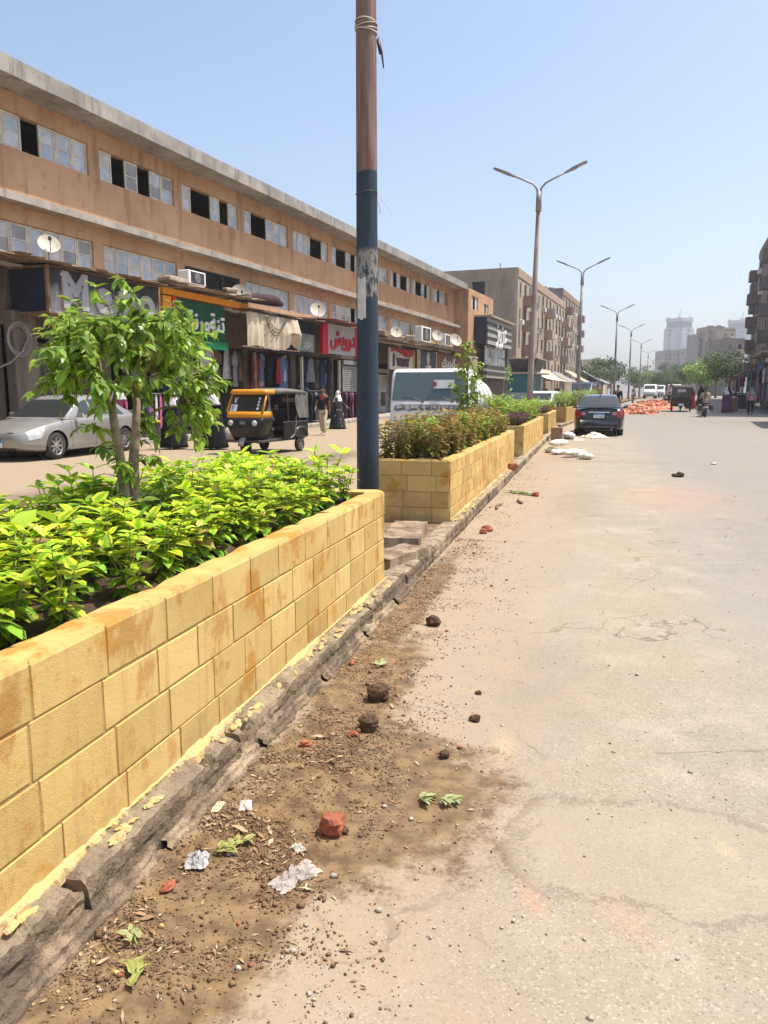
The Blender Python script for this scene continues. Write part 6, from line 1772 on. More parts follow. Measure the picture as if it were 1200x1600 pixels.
tuktuk('black and yellow tuk-tuk with stickers on its windscreen, turning on the road', tk_front - tk_h * .98, math.atan2(tk_h.y, tk_h.x), MATS['tuk_canvas'], MATS['tuk_yellow']).scale = (.95, .95, .95)
p_ = Vector((19.9, 52.0, 0)); p_.z = gz(52)
tuktuk('dark tuk-tuk seen from behind, driving away beside the brick heap', p_, math.atan2(.94, .34), M('dark_canvas', (.10, .095, .09), .8), MATS['tuk_black'], False)

# ------------------------------------------------------------------ white tank truck facing down the street; x forward, y left
def truck():
    o = thing('tank_truck', 'white tank truck with Arabic lettering under its windscreen, behind the reddish shrubs', 'truck', PW(16.5, 2.37), RZP + pi + .01)
    Wt = M('truck_white', (.74, .75, .75), .35, (.64, .64, .62), 1.2, 40, spec=.5)
    def rr2(x, w, z0, z1, r=.12):
        out = []
        for cy, cz, a0 in ((w - r, z1 - r, 0), (-w + r, z1 - r, pi / 2), (-w + r, z0 + r, pi), (w - r, z0 + r, 1.5 * pi)):
            for k in range(5): a = a0 + pi / 2 * k / 4; out.append((x, cy + r * cos(a), cz + r * sin(a)))
        return out
    # cab, front at x=0
    prof = [(-1.5, .93, .45, 2.05), (-.5, .945, .45, 2.09), (-.32, .945, .45, 2.08), (-.22, .94, .45, 2.02), (-.02, .935, .45, 1.34), (.0, .93, .46, 1.30), (.05, .90, .50, 1.0)]
    ring_loft(MB(), [rr2(*p) for p in prof]).build('cab', Wt, o, True)
    MB().add([(-.015 + .016, .895, 1.34), (-.015 + .016, -.895, 1.34), (-.215 + .016, -.85, 2.0), (-.215 + .016, .85, 2.0)], [(0, 1, 2, 3)]).build('windscreen', glass('truck_glass', (.085, .12, .13), .05, .6), o)  # glass base colour lightened to stand in for its reflection
    for sd in (1, -1):
        MB().add([(-.18, sd * .949, 1.34), (-.95, sd * .952, 1.34), (-.95, sd * .945, 1.92), (-.34, sd * .945, 1.92)], [(0, 1, 2, 3)]).build('side_window', MATS['truck_glass'], o)
        MB().bbox((.045, sd * .72, .72), (.06, .28, .16), .02).build('headlight', MATS['headlight'], o)
        mr = MB(); mr.tube([(-.1, sd * .94, 1.5), (.02, sd * 1.08, 1.55)], .014, 5); mr.bbox((.02, sd * 1.10, 1.38), (.05, .12, .34), .02); mr.build('mirror', MATS['dark_metal'], o)
    for y in (.55, -.15):
        MB().tube([(.03, y, 1.32), (.02, y - .2, 1.40), (-.0, y - .48, 1.42)], .012, 4).build('wiper', MATS['dark_metal'], o); MB().lathe([(.03, 0), (.02, .03)], 8, (.015, y, 1.315), 'X').build('wiper_hub', MATS['dark_metal'], o)
    MB().box(.0, .05, -.80, .80, 1.235, 1.245).build('panel_seam', MATS['grey_metal'], o)
    text_obj('lettering', arabic('الهيئة العامة للنظافة والتجميل بالجيزة'), .12, MATS['dark_metal'], o, (.04, -.02, 1.16), (pi / 2, 0, pi / 2), .003, .003, (.92, 1.1, 1)).rotation_euler = (pi / 2 - .10, 0, pi / 2)
    MB().add([(-.052, .10, 1.62), (-.052, .60, 1.62), (-.113, .58, 1.82), (-.113, .10, 1.82)], [(0, 1, 2, 3)]).build('painted_reflection', M('reflection_pale', (.50, .53, .53), .5), o)  # pale quad standing in for a reflection on the windscreen
    MB().bbox((-.07, .13, 1.72), (.02, .08, .10), .002).build('red_sticker', M('sticker_red', (.40, .08, .06), .5), o)
    MB().bbox((.05, 0, .46), (.14, 1.86, .24), .03).build('bumper', M('bumper_grey', (.30, .30, .30), .6), o)
    MB().bbox((.065, 0, .88), (.03, .9, .12), .01).build('grille', MATS['dark_metal'], o)
    # tank
    rg = []
    for x, f in ((-1.72, .80), (-1.76, .92), (-1.82, .985), (-1.92, 1), (-5.0, 1), (-5.15, .97), (-5.2, .85)):
        rg.append([(x, .92 * f * cos(a), 1.36 + .66 * f * sin(a)) for a in np.linspace(0, 2 * pi, 29)[:-1]])
    tk = ring_loft(MB(), rg).build('tank', Wt, o, True)
    for x in (-2.3, -3.2, -4.1): ring_loft(MB(), [[(xx, (.925 + q) * cos(a), 1.36 + (.665 + q) * sin(a)) for a in np.linspace(0, 2 * pi, 29)[:-1]] for xx, q in ((x - .03, 0), (x - .03, .01), (x + .03, .01), (x + .03, 0))], False).build('tank_band', M('band_grey', (.45, .44, .42), .5), tk)
    MB().lathe([(.25, 0), (.25, .12), (.2, .16)], 16, (-3.0, 0, 2.0)).build('hatch', MATS['grey_metal'], tk)
    ch = MB(); ch.box(-5.3, -.6, -.45, -.33, .5, .68); ch.box(-5.3, -.6, .33, .45, .5, .68); ch.box(-5.3, -1.6, -.85, .85, .70, .78); ch.build('chassis', MATS['dark_metal'], o)
    wm = wheel_meshes(.40, .22, 5, MATS['rim'])
    for x in (-.55, -4.0): add_wheel(o, wm, x, .76, .40, True); add_wheel(o, wm, x, -.76, .40)
truck()

# ------------------------------------------------------------------ people
SK = M('skin', (.36, .20, .125), .6, (.30, .16, .10), 12, 60)
M('skin_dark', (.20, .11, .07), .6, (.16, .085, .055), 12, 60); M('hair', (.012, .010, .009), .6); M('shoe', (.03, .03, .03), .6); M('shoe_pale', (.45, .42, .38), .7)
def skin_obj(name, verts, edges, mat, parent, sub=2):
    """continuous body grown over a skeleton; verts = (x,y,z,rx,ry)"""
    me = bpy.data.meshes.new(name); me.from_pydata([v[:3] for v in verts], edges, []); me.materials.append(mat)
    o = link(name, me, parent)
    md = o.modifiers.new('skin', 'SKIN'); md.use_smooth_shade = True
    for i, v in enumerate(verts):
        sv = me.skin_vertices[0].data[i]; sv.radius = (v[3], v[4] if len(v) > 4 else v[3]); sv.use_root = (i == 0)
    sb_ = o.modifiers.new('sub', 'SUBSURF'); sb_.levels = sub; sb_.render_levels = sub
    return o
def person(label, loc, rz, h=1.70, top=('shirt', 'black'), legs=('trousers', 'grey'), head='hair', stride=.25, arms=((.15, .1), (-.15, .1)), skin='skin', lean=0.0, group=None, bag=None, seated=False, shoe='shoe'):
    """x forward.  arms: (swing forward, elbow bend) for left and right"""
    o = thing('person', label, 'person', loc, rz, group)
    k = h / 1.70
    S_ = MATS[skin]
    def sc(v): return tuple(c * k for c in v)
    hz = .92 if not seated else .50
    px = 0.0
    ch = (lean * .35, 0, hz + .40); nk = (lean * .45, 0, hz + .55); hd = (lean * .5 + .015, 0, hz + .66)
    V_ = [(0, 0, hz, .10, .13), (lean * .18, 0, hz + .20, .095, .125), (*ch, .10, .15), (*nk, .052, .055), (lean * .48 + .01, 0, hz + .60, .062, .058), (hd[0] + .005, 0, hd[2] + .03, .088, .074), (hd[0] - .008, 0, hd[2] + .10, .080, .072), (hd[0] + .10, 0, hd[2] + .015, .014, .012)]
    E_ = [(0, 1), (1, 2), (2, 3), (3, 4), (4, 5), (5, 6), (5, 7)]
    sh = []; tr = []
    def add(V, E, v, par):
        V.append(v); E.append((par, len(V) - 1)); return len(V) - 1
    SV = [(0, 0, hz - .06, .128, .168), (0, 0, hz + .04, .122, .16), (lean * .18, 0, hz + .20, .11, .145), (*ch, .115, .165), (lean * .43, 0, hz + .50, .065, .075)]; SE = [(0, 1), (1, 2), (2, 3), (3, 4)]
    TV = [(0, 0, hz + .06, .11, .15), (0, 0, hz - .04, .115, .155)]; TE = [(0, 1)]
    joints = {}
    for si, s in enumerate((1, -1)):
        sw, el = arms[si]
        sx, sy, sz = lean * .40, s * .175, hz + .46
        a = sw; ex = sx + .27 * sin(a); ez = sz - .27 * cos(a); ey = sy + s * .05
        b = a + el; wx = ex + .24 * sin(b); wz = ez - .24 * cos(b); wy = ey + s * .01
        i = add(V_, E_, (sx, sy, sz, .055), 2); i = add(V_, E_, (ex, ey, ez, .040), i); i = add(V_, E_, (wx, wy, wz, .027), i)
        j = add(SV, SE, (sx, sy, sz, .07), 3); j = add(SV, SE, (sx + .15 * sin(a), sy + s * .03, sz - .15 * cos(a), .065), j)
        if top[0] != 'tee':
            j = add(SV, SE, (ex, ey, ez, .055), j); j = add(SV, SE, (wx * .85 + ex * .15, wy, wz * .85 + ez * .15, .042), j)
        fx, fz = sin(b), -cos(b)
        pm = add(V_, E_, (wx + fx * .05, wy, wz + fz * .05, .030, .018), i)
        for q in range(4):
            f1 = add(V_, E_, (wx + fx * .10 + (q - 1.5) * .018 * -fz, wy - s * .004, wz + fz * .10 + (q - 1.5) * .018 * fx, .010), pm)
            add(V_, E_, (wx + fx * (.15 + .012 * (q in (1, 2))) + (q - 1.5) * .019 * -fz, wy - s * .022, wz + fz * (.15 + .012 * (q in (1, 2))) + (q - 1.5) * .019 * fx, .008), f1)
        t1 = add(V_, E_, (wx + fx * .055 - fz * .035, wy - s * .012, wz + fz * .055 + fx * .035, .011), i); add(V_, E_, (wx + fx * .09 - fz * .045, wy - s * .02, wz + fz * .09 + fx * .045, .009), t1)
        joints[s] = (wx + fx * .1, wy, wz + fz * .1)
        st = stride * s
        if seated: kx, kz, ax_, az_ = .38, hz + .02, .36, hz - .38
        else: kx, kz, ax_, az_ = .5 * st + .05 * (1 if st > 0 else .4), hz - .43, st * .95 - (.02 if st > 0 else .06), .08 + (0 if st > 0 else .03)
        hpy = s * .09
        ii = add(V_, E_, (0 + .04 * st, hpy, hz - .06, .085), 0); ii = add(V_, E_, (kx, s * .10, kz, .055), ii); ii = add(V_, E_, (ax_, s * .10, az_, .036), ii)
        jj = add(TV, TE, (.04 * st, hpy, hz - .12, .10), 1); jj = add(TV, TE, (kx, s * .10, kz, .078), jj); jj = add(TV, TE, (ax_ - .005, s * .10, az_ + .03, .07), jj)
        MB().tube([sc((ax_ - .07, s * .10, az_ - .045)), sc((ax_ + .02, s * .10, az_ - .03)), sc((ax_ + .12, s * .105, az_ - .045)), sc((ax_ + .17, s * .105, az_ - .055))], [.035 * k, .042 * k, .036 * k, .02 * k], 8).build('shoe', MATS[shoe], o, True)
    skin_obj('body', [sc(v) for v in V_], E_, S_, o)
    cmat = CLOTH.get(top[1]) or MATS[top[1]]
    if top[0] != 'abaya':
        skin_obj('shirt', [sc(v) for v in SV], SE, cmat, o, 1)
        skin_obj('trousers', [sc(v) for v in TV], TE, CLOTH.get(legs[1]) or MATS[legs[1]], o, 1)
    else:
        rings = []
        for j in range(15):
            t = j / 14; z = .05 + (hz + .50 - .05) * t
            rx = .27 * (1 - t) ** .9 + .115; ry = .24 * (1 - t) ** .9 + .165 if t < .93 else .10
            if t > .93: rx = .07
            xo = lean * .45 * t + (1 - t) ** 2 * -.06
            rings.append([(k * (xo + rx * (1 + .06 * (1 - t) * sin(5 * a + j * .2)) * cos(a)), k * ry * (1 + .06 * (1 - t) * sin(6 * a + 1)) * sin(a), k * z) for a in np.linspace(0, 2 * pi, 25)[:-1]])
        ring_loft(MB(), rings).build('abaya', cmat, o, True)
        skin_obj('sleeves', [sc((v[0], v[1], v[2], v[3] * 1.25)) for v in SV], SE, cmat, o, 1)
    hc = Vector(sc((hd[0], 0, hd[2] + .05)))
    # eyes, ears
    for s in (1, -1):
        MB().blob(hc + Vector((.078, s * .032, .0)) * k, .011 * k, 6, 0, 1).build('eye', MATS['hair'], o)
        if head == 'hair': MB().blob(hc + Vector((-.005, s * .08, -.01)) * k, (.022 * k, .012 * k, .034 * k), 8, .05, 2).build('ear', S_, o)
    if head == 'hair':
        mb = MB(); mb.grid(lambda a, b: tuple(hc + Vector((-.014 + .105 * cos(2 * pi * a) * sin(b * 1.75) - (.03 * b if cos(2 * pi * a) > .3 else 0), .089 * sin(2 * pi * a) * sin(b * 1.75), .02 + .105 * cos(b * 1.75) + (.05 * b if cos(2 * pi * a) > .3 else -.01))) * k), 20, 8)
        mb.build('hair', MATS['hair'], o, True)
    else:
        hm = CLOTH[head]
        rings = []
        for j in range(13):
            t = j / 12
            if t < .42: z = .13 - .2 * t / .42; r_ = .118 * sin(min(1, t / .3 + .12) * pi / 2); fo = 0
            else: q = (t - .42) / .58; z = -.07 - .30 * q; r_ = .105 + .13 * q ** .8; fo = q
            ring = []
            for a in np.linspace(0, 2 * pi, 25)[:-1]:
                rx, ry = r_ * (1.0 if fo == 0 else .85), r_ * (.92 if fo == 0 else 1.1)
                x = rx * cos(a); 
                if .12 < t < .44 and abs(((a + pi) % (2 * pi)) - pi) < .62: x = min(x, .052)      # face opening
                ring.append(tuple(hc + Vector((x - .012 - .03 * fo, ry * sin(a) * (1 + .05 * sin(7 * a) * fo), z + .01 * sin(5 * a) * fo)) * k))
            rings.append(ring)
        ring_loft(MB(), rings).build('headscarf', hm, o, True)
        ring_loft(MB(), [[tuple(hc + Vector((.05 + .034 * sqt, .052 * cos(a) * q, .005 + .075 * sin(a) * q)) * k) for a in np.linspace(0, 2 * pi, 15)[:-1]] for q, sqt in ((1, 0), (.8, .5), (.4, .95), (.05, 1.05))]).build('face', S_, o, True)
    return o, {s: sc(j) for s, j in joints.items()}
def facing(dx, dy): return math.atan2(dy, dx)
M('khaki', (.46, .40, .30), .9, (.36, .30, .22), 8, 60)
man = g_ = Vector((-2.22, 28.12, 0))
o, jj = person('man in a black printed t-shirt and khaki trousers walking past the shop rails', man, facing(-.15, -1), 1.72, ('tee', 'black'), ('trousers', 'khaki'), 'hair', .28, ((-.25, .3), (.25, .45)), 'skin_dark', shoe='shoe_pale')
MB().bbox((.135, 0, 1.36), (.012, .11, .16), .003).build('shirt_print', M('print_red', (.36, .05, .03), .8), o)
CLOTH['floral'] = M('cloth_floral', (.02, .02, .025), .9, (.30, .29, .28), 9, 30, contrast=(.60, .66))
person('woman in a black patterned abaya and white headscarf by the plum robes', Vector((-1.93, 32.6, 0)), facing(.3, -1) + .9, 1.58, ('abaya', 'floral'), head='white', arms=((.5, .5), (.0, .2)))
o, jj = person('woman in a black abaya and long white headscarf carrying a pale bag', Vector((-4.62, 20.9, 0)), facing(-.1, -1), 1.62, ('abaya', 'black'), head='white', lean=.1, arms=((-.2, .2), (.3, .4)))
tag(MB().blob((0, 0, -.22), (.15, .12, .20), 12, .15, 5).tube([(0, 0, -.06), (0, 0, .06)], .015, 5).build('shopping_bag', M('bag_pale', (.62, .52, .50), .6), None, True, Vector((-4.22, 20.95, .62))), 'pale shopping bag held beside the black abaya', 'bag')
o, jj = person('woman in a black abaya walking beside the one carrying a pale bag', Vector((-5.75, 21.0, 0)), facing(-.2, -1), 1.58, ('abaya', 'black'), head='white', arms=((.2, .3), (.1, .3)))
bg_ = thing('shopping_bag', 'black handbag with a yellow top edge held by the woman in black', 'bag', Vector((-6.12, 20.6, .25)), .3)
MB().bbox((0, 0, .25), (.30, .16, .46), .04).build('bag_body', MATS['black_paint'], bg_); MB().bbox((0, 0, .51), (.32, .18, .07), .02).build('top_edge', M('bag_yellow', (.62, .45, .03), .6), bg_); MB().tube([(-.1, 0, .54), (-.06, 0, .68), (.06, 0, .68), (.1, 0, .54)], .012, 5).build('handle', MATS['black_paint'], bg_)
person('woman in a pink top and pale headscarf browsing beside the bright dress rail', BW(-9.6, -1.2, .15), facing(-.3, 1), 1.58, ('shirt', 'pink'), ('trousers', 'grey'), 'pale', .05)
# driver inside the near tuk-tuk
CLOTH['plaid'] = M('cloth_plaid', (.16, .22, .34), .9, (.40, .42, .46), 14, 60)
person('tuk-tuk driver in a blue checked shirt sitting behind the windscreen', tk_front - tk_h * .92 + Vector((0, 0, .22)), math.atan2(tk_h.y, tk_h.x), 1.66, ('shirt', 'plaid'), ('trousers', 'navy'), 'hair', 0, ((.9, .7), (.9, .7)), 'skin_dark', .12, seated=True)

# ------------------------------------------------------------------ heap of red bricks on the road
rb = random.Random(9)
bmesh_ = []
for s in range(4):
    mb = MB().bbox((0, 0, 0), (.25, .12, .07), .006)
    bmesh_.append(mb.mesh('brick', [M('brick_a', (.60, .25, .14), .9, (.52, .20, .11), 6, 90), M('brick_b', (.66, .36, .23), .9, (.58, .28, .17), 6, 90), M('brick_c', (.50, .18, .10), .9, (.42, .15, .085), 6, 90), M('brick_d', (.66, .46, .34), .9, (.58, .38, .27), 6, 90)][s]))
def heap(label, u0, u1, v0, v1, hmax, n, seed, group, big=0):
    r_ = random.Random(seed); out = []
    base_n = 0
    for k in range(n):
        while True:
            a, b = r_.random(), r_.random()
            h = hmax * max(0, math.sin(pi * min(1, a * 1.1 + .02)) ** .7 * math.sin(pi * b) ** .8 * (.7 + .5 * nrm(a * 4, b * 3, seed, 1)))
            if h > .03: break
        z = h * (r_.random() ** .35)
        w = PW(u0 + (u1 - u0) * a, v0 + (v1 - v0) * b); 
        o = link('brick', bmesh_[k % 4], None, w + Vector((0, 0, z + .03)))
        o.rotation_euler = (r_.uniform(-.7, .7), r_.uniform(-.7, .7), r_.uniform(0, 6.28)); s_ = r_.uniform(1.0, 1.25); o.scale = (s_,) * 3
        tag(o, label, 'brick', group)
    # settled core that nobody could count
    core = MB()
    def fn(a, b):
        h = hmax * max(0, math.sin(pi * min(1, a * 1.1 + .02)) ** .7 * math.sin(pi * b) ** .8 * (.7 + .5 * nrm(a * 4, b * 3, seed, 1))) if 0 < a < 1 and 0 < b < 1 else 0
        p = PW(u0 + (u1 - u0) * a, v0 + (v1 - v0) * b, max(-.03, h * .72 + nrm(a * 30, b * 20, seed, 1) * .06 - .02)); return tuple(p)
    core.grid(fn, 60, 24)
    tag(core.build('brick_rubble', MATS['brick_c'], None, False), 'packed red brick rubble at the core of a heap on the road', 'bricks', kind='stuff')
heap('loose red brick on the heap behind the black car', 48.5, 56.0, -3.6, -.6, .55, 190, 1, 'bricks of the nearer heap')
heap('loose red brick on the farther heap toward the parked vans', 57.0, 73.0, -4.6, -1.2, .75, 110, 2, 'bricks of the farther heap')

# ------------------------------------------------------------------ sacks and rubbish by the kerb
SACK = M('sack_white', (.72, .69, .60), .75, (.58, .54, .45), 6, 60)
def sack(label, u, v, L_, W_, H_, rot, seed, mat=None, z=0.0):
    mb = MB(); rings = []
    for j in range(25):
        t = j / 24; w = (math.sin(pi * min(1, max(.06, t)) ** .9) ** .45 if t < .97 else .25)
        rings.append([(L_ * (t - .5), W_ / 2 * w * cos(a) * (1 + .22 * nrm(t * 4, cos(a) * 2, seed, 1) + .10 * nrm(t * 15, a * 2, seed, 1)), H_ / 2 * (w * sin(a) * (1 + .25 * nrm(t * 5, sin(a) * 2, seed + 3, 1) + .12 * nrm(t * 17, a * 2, seed, 1)) + .9)) for a in np.linspace(0, 2 * pi, 23)[:-1]])
    ring_loft(mb, rings)
    o = mb.build('white_sack', mat or SACK, None, True, PW(u, v, z), rzP(u) + rot); o.scale = (.86, .82, .72); return tag(o, label, 'sack')
sack('long white sack lying on another near the kerb', 19.0, -.55, .85, .38, .24, -.55, 1, z=.17)
sack('small white sack under the long one', 18.3, -.62, .62, .36, .18, -.9, 2)
sack('white sack lying closest to the kerb edge', 18.9, -.35, .6, .36, .2, .3, 3)
sack('plump white sack on top of brick dust farther from the kerb', 17.6, -.98, .85, .38, .22, -.7, 4, z=.04)
sack('short upright pale sack at the end of the sack row', 17.0, -1.22, .46, .34, .22, .9, 5)
sack('grey-white bundle beside the black car tyre', 25.2, -.62, .9, .5, .35, .2, 6, M('sack_grey', (.56, .54, .52), .8))
crumple('plastic_bag', 'yellow and white plastic bag heap behind the black car', 26.3, -1.45, .9, .7, .15, M('bag_yw', (.66, .58, .36), .6, (.70, .66, .58), 4), 21, .3, 'bag', 1.6)
crumple('plastic_sheet', 'flat white sheet lying near the black car', 24.6, -.95, .9, .35, .06, MATS['white_scrap'], 22, .1, 'sheet', 3)
bxk = thing('cardboard_box', 'brown cardboard box standing against the kerb near the black car', 'box', PW(23.9, -.28), RZP)
MB().bbox((0, 0, .22), (.45, .35, .44), .01).build('carton', M('cardboard', (.30, .19, .12), .85), bxk); MB().add([(-.22, -.17, .445), (.22, -.17, .445), (.22, -.30, .56), (-.22, -.30, .56)], [(0, 1, 2, 3)]).build('flap', MATS['cardboard'], bxk)
for k, (u, v, lab) in enumerate(((8.6, -.18, 'dark stick lying along the kerb of the second planter'), (9.2, -.45, 'thin stick on the dirt near the weeds'))):
    tag(MB().tube([(0, 0, .02), (.25, .02, .03), (.5, -.02, .02)], [.02, .018, .01], 6).build('stick', MATS['wood_old'], None, True, PW(u, v), RZP + .2 * k), lab, 'stick')
tag(MB().blob((0, 0, .02), (.07, .05, .03), 8, .3, 3).build('paper_scrap', MATS['white_scrap'], None, False, PW(16.3, -3.9)), 'white scrap alone on the open road', 'scrap')
# ------------------------------------------------------------------ apartment blocks
def win_mesh(w, h, kind):
    fr = MB(); b = .08
    fr.box(-b, 0, -.06, .06, -b, h + b); fr.box(w, w + b, -.06, .06, -b, h + b); fr.box(0, w, -.06, .06, h, h + b); fr.box(-b - .05, w + b + .05, -.14, .06, -b - .06, -b)
    if kind == 0: fr.box(w / 2 - .03, w / 2 + .03, .0, .05, 0, h)
    pm = MB().box(0, w, .06, .09, 0, h)
    sh = MB()
    for k in range(8): sh.box(.0, w / 2 - .02, -.03, .02, h * k / 8, h * (k + .8) / 8)
    return fr.mesh('window', MATS['frame_mix']), pm.mesh('pane', MATS['dark_glass']), sh.mesh('shutter', MATS['shutter_wood'])
M('frame_mix', (.40, .34, .27), .8, (.30, .25, .20), 1); M('shutter_wood', (.13, .12, .10), .8, (.20, .17, .13), 1)
WIN = [win_mesh(1.1, 1.3, 0), win_mesh(.6, 1.1, 1)]
def apartment(name, label, loc, rz, L_, D_, H_, floors, bays, wall, side, seed, balc=.3, acs=.12, laundry=.15, ground=3.0, gable_holes=(), roofjunk=True, faces=('front',), parapet=(.30, .19, .14), bset=((.46, .33, .24), (.40, .31, .23), (.36, .22, .17))):
    o = thing(name, label, 'building', loc, rz)
    r_ = random.Random(seed)
    fh = (H_ - ground - .9) / floors; bw = L_ / bays
    holes = []; spots = []; balcs = []
    for f in range(floors):
        z = ground + fh * f + .95
        for b in range(bays):
            x = bw * (b + .5)
            if (b * 7 + seed) % 5 == 1: 
                balcs.append((f, b)); holes.append((x - .5, x + .5, z - .9, z + 1.25)); continue
            k = 1 if (b * 3 + seed) % 4 == 0 else 0
            w, h = ((1.1, 1.3), (.6, 1.1))[k]
            holes.append((x - w / 2, x + w / 2, z, z + h)); spots.append((x - w / 2, z, k))
    mb = MB(); wall_cells(mb, 0, L_, 0, H_, 0, .3, holes); mb.build('front_wall', wall, o)
    sw = MB()
    # gable at x=L_ or x=0, both built; holes in the x=0 gable
    zs = [(a, b, c, d) for (a, b, c, d) in gable_holes]
    g0 = MB(); wall_cells(g0, .3, D_, 0, H_, 0, .3, zs)
    g0.v = [(p[1], p[0], p[2]) for p in g0.v]; g0.build('side_wall', side, o)
    for (a, b, c, d) in zs: MB().box(.5, .55, a - .2, b + .2, c - .2, d + .2).build('dark_opening', MATS['navy_panel'], o)
    sw.box(L_ - .3, L_, .3, D_, 0, H_); sw.box(.3, L_ - .3, D_ - .3, D_, 0, H_); sw.build('rear_wall', side, o)
    fl = MB(); fl.box(.3, L_ - .3, .3, D_ - .3, H_ - .9, H_ - .7); fl.box(.3, L_ - .3, 2.2, 2.3, 0, H_ - .9)
    for f in range(floors + 1): fl.box(.3, L_ - .3, .3, 2.2, ground + fh * f - .1, ground + fh * f)
    fl.build('floors', MATS['interior'], o)
    MB().box(-.05, L_ + .05, -.08, .0, H_ - .95, H_ - .25).build('parapet_band', M('parapet_%d' % seed, parapet, .9, tuple(c * .8 for c in parapet), 2), o)
    for x, z, k in spots:
        fm, pm, sm = WIN[k]
        w_ = link('window', fm, o, (x, .05, z)); link('pane', pm, w_)
        if k == 0 and r_.random() < .7: link('shutter', sm, w_, (.0 if r_.random() < .5 else .55, 0, 0))
        if r_.random() < acs: a_ = MB().bbox((.4, -.25, -.35), (.8, .45, .5), .03).build('air_conditioner_unit', MATS['white_paint'], w_)
        if r_.random() < laundry:
            for q in range(3): 
                c = list(CLOTH.values())[(seed + q * 3 + int(x)) % 10]
                MB().box(-.1 + .42 * q, .25 + .42 * q, -.34, -.31, -.75 - .1 * q, -.1).build('laundry_piece', c, w_)
            MB().tube([(-.2, -.32, -.08), (1.3, -.32, -.08)], .02, 4).build('washing_line', MATS['grey_metal'], w_)
    for f, b in balcs:
        z = ground + fh * f; x = bw * (b + .5); c = r_.random()
        bl = MB(); bl.box(x - 1.05, x + 1.05, -1.0, 0, z - .12, z); bl.box(x - 1.05, x + 1.05, -1.0, -.88, z, z + .95); bl.box(x - 1.05, x - .95, -.88, 0, z, z + .95); bl.box(x + .95, x + 1.05, -.88, 0, z, z + .95)
        q = bl.build('balcony', M('balcony_%d_%d' % (seed, int(c * 3)), bset[int(c * 3)], .9), o)
        if r_.random() < .5:
            for t in range(4): MB().box(x - .9 + .45 * t, x - .52 + .45 * t, -1.06, -1.02, z + .15 - r_.random() * .3, z + .98).build('laundry_piece', list(CLOTH.values())[r_.randrange(12)], q)
    if roofjunk:
        for k in range(6):
            x = r_.uniform(1, L_ - 1); y = r_.uniform(.6, 3); t = r_.randrange(3)
            if t == 0: MB().tube([(x, y, H_ - .7), (x, y, H_ + r_.uniform(.8, 1.8))], .05, 4).build('roof_pole', MATS['rust'], o)
            elif t == 1: MB().bbox((x, y, H_ - .1), (1.4, 1.2, 1.2), .05).build('roof_shed', side, o)
            else: MB().lathe([(.5, -.7), (.5, .4), (.3, .5)], 12, (x, y, H_)).build('water_tank', MATS['dish'], o)
    return o
# left: brown five-storey block seen past the shops
apartment('apartment_building', 'brown five-storey apartment block with laundry and a blank side wall, past the black striped shopfront', BW(54.2, .4, .3), RZB, 33.0, 14.5, 14.2, 4, 12, MATS['apt_brown'], MATS['apt_side'], 4, laundry=.35, acs=.2, ground=2.9, gable_holes=((3.5, 4.9, 11.6, 12.95),), parapet=(.42, .29, .21))
apartment('apartment_building', 'grey-brown apartment block standing behind the brown five-storey one', BW(92, 1.5, .5), RZB, 20, 13, 16.6, 5, 7, MATS['apt_side'], MATS['mid_grey'], 9, ground=3.2, gable_holes=((3.0, 4.2, 11.9, 13.0),))
apartment('apartment_building', 'small pale plastered house among the far left trees', BW(128, 6, .8), RZB, 12, 9, 8.0, 2, 4, MATS['apt_pale'], MATS['apt_pale'], 12, ground=1.8, laundry=0)
apartment('apartment_building', 'low cream house end-on behind the lamp row', BW(150, 1, .8), RZB, 14, 6, 8.2, 2, 5, MATS['apt_pale'], MATS['apt_pale'], 13, ground=2.0, laundry=0)
# right: tall shaded blocks
AR = math.atan2(-.935, -.355)
def RW_(s, off, z=0.0):
    """s metres up the right-hand frontage from its far corner toward the camera; off into the block"""
    p = Vector((42.6, 91.0, 0)) + Vector((-.355, -.935, 0)) * s + Vector((.935, -.355, 0)) * off
    return Vector((p.x, p.y, gz(p.y) + z))
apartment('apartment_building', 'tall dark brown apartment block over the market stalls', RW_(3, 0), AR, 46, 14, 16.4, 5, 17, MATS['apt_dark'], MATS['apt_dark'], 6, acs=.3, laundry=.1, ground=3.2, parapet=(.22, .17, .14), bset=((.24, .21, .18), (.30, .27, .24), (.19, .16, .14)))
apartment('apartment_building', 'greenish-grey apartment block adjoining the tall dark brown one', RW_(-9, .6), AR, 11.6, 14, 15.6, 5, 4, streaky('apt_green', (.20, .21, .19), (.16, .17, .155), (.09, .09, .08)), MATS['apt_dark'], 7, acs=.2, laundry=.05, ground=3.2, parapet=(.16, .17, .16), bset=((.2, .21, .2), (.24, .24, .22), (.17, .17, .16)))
apartment('low_building', 'low grey blind-walled building beyond the tall dark block', RW_(-24, 1.5), AR, 14, 10, 8.0, 1, 4, MATS['mid_grey'], MATS['mid_grey'], 8, ground=4.5, laundry=0, parapet=(.26, .23, .2))
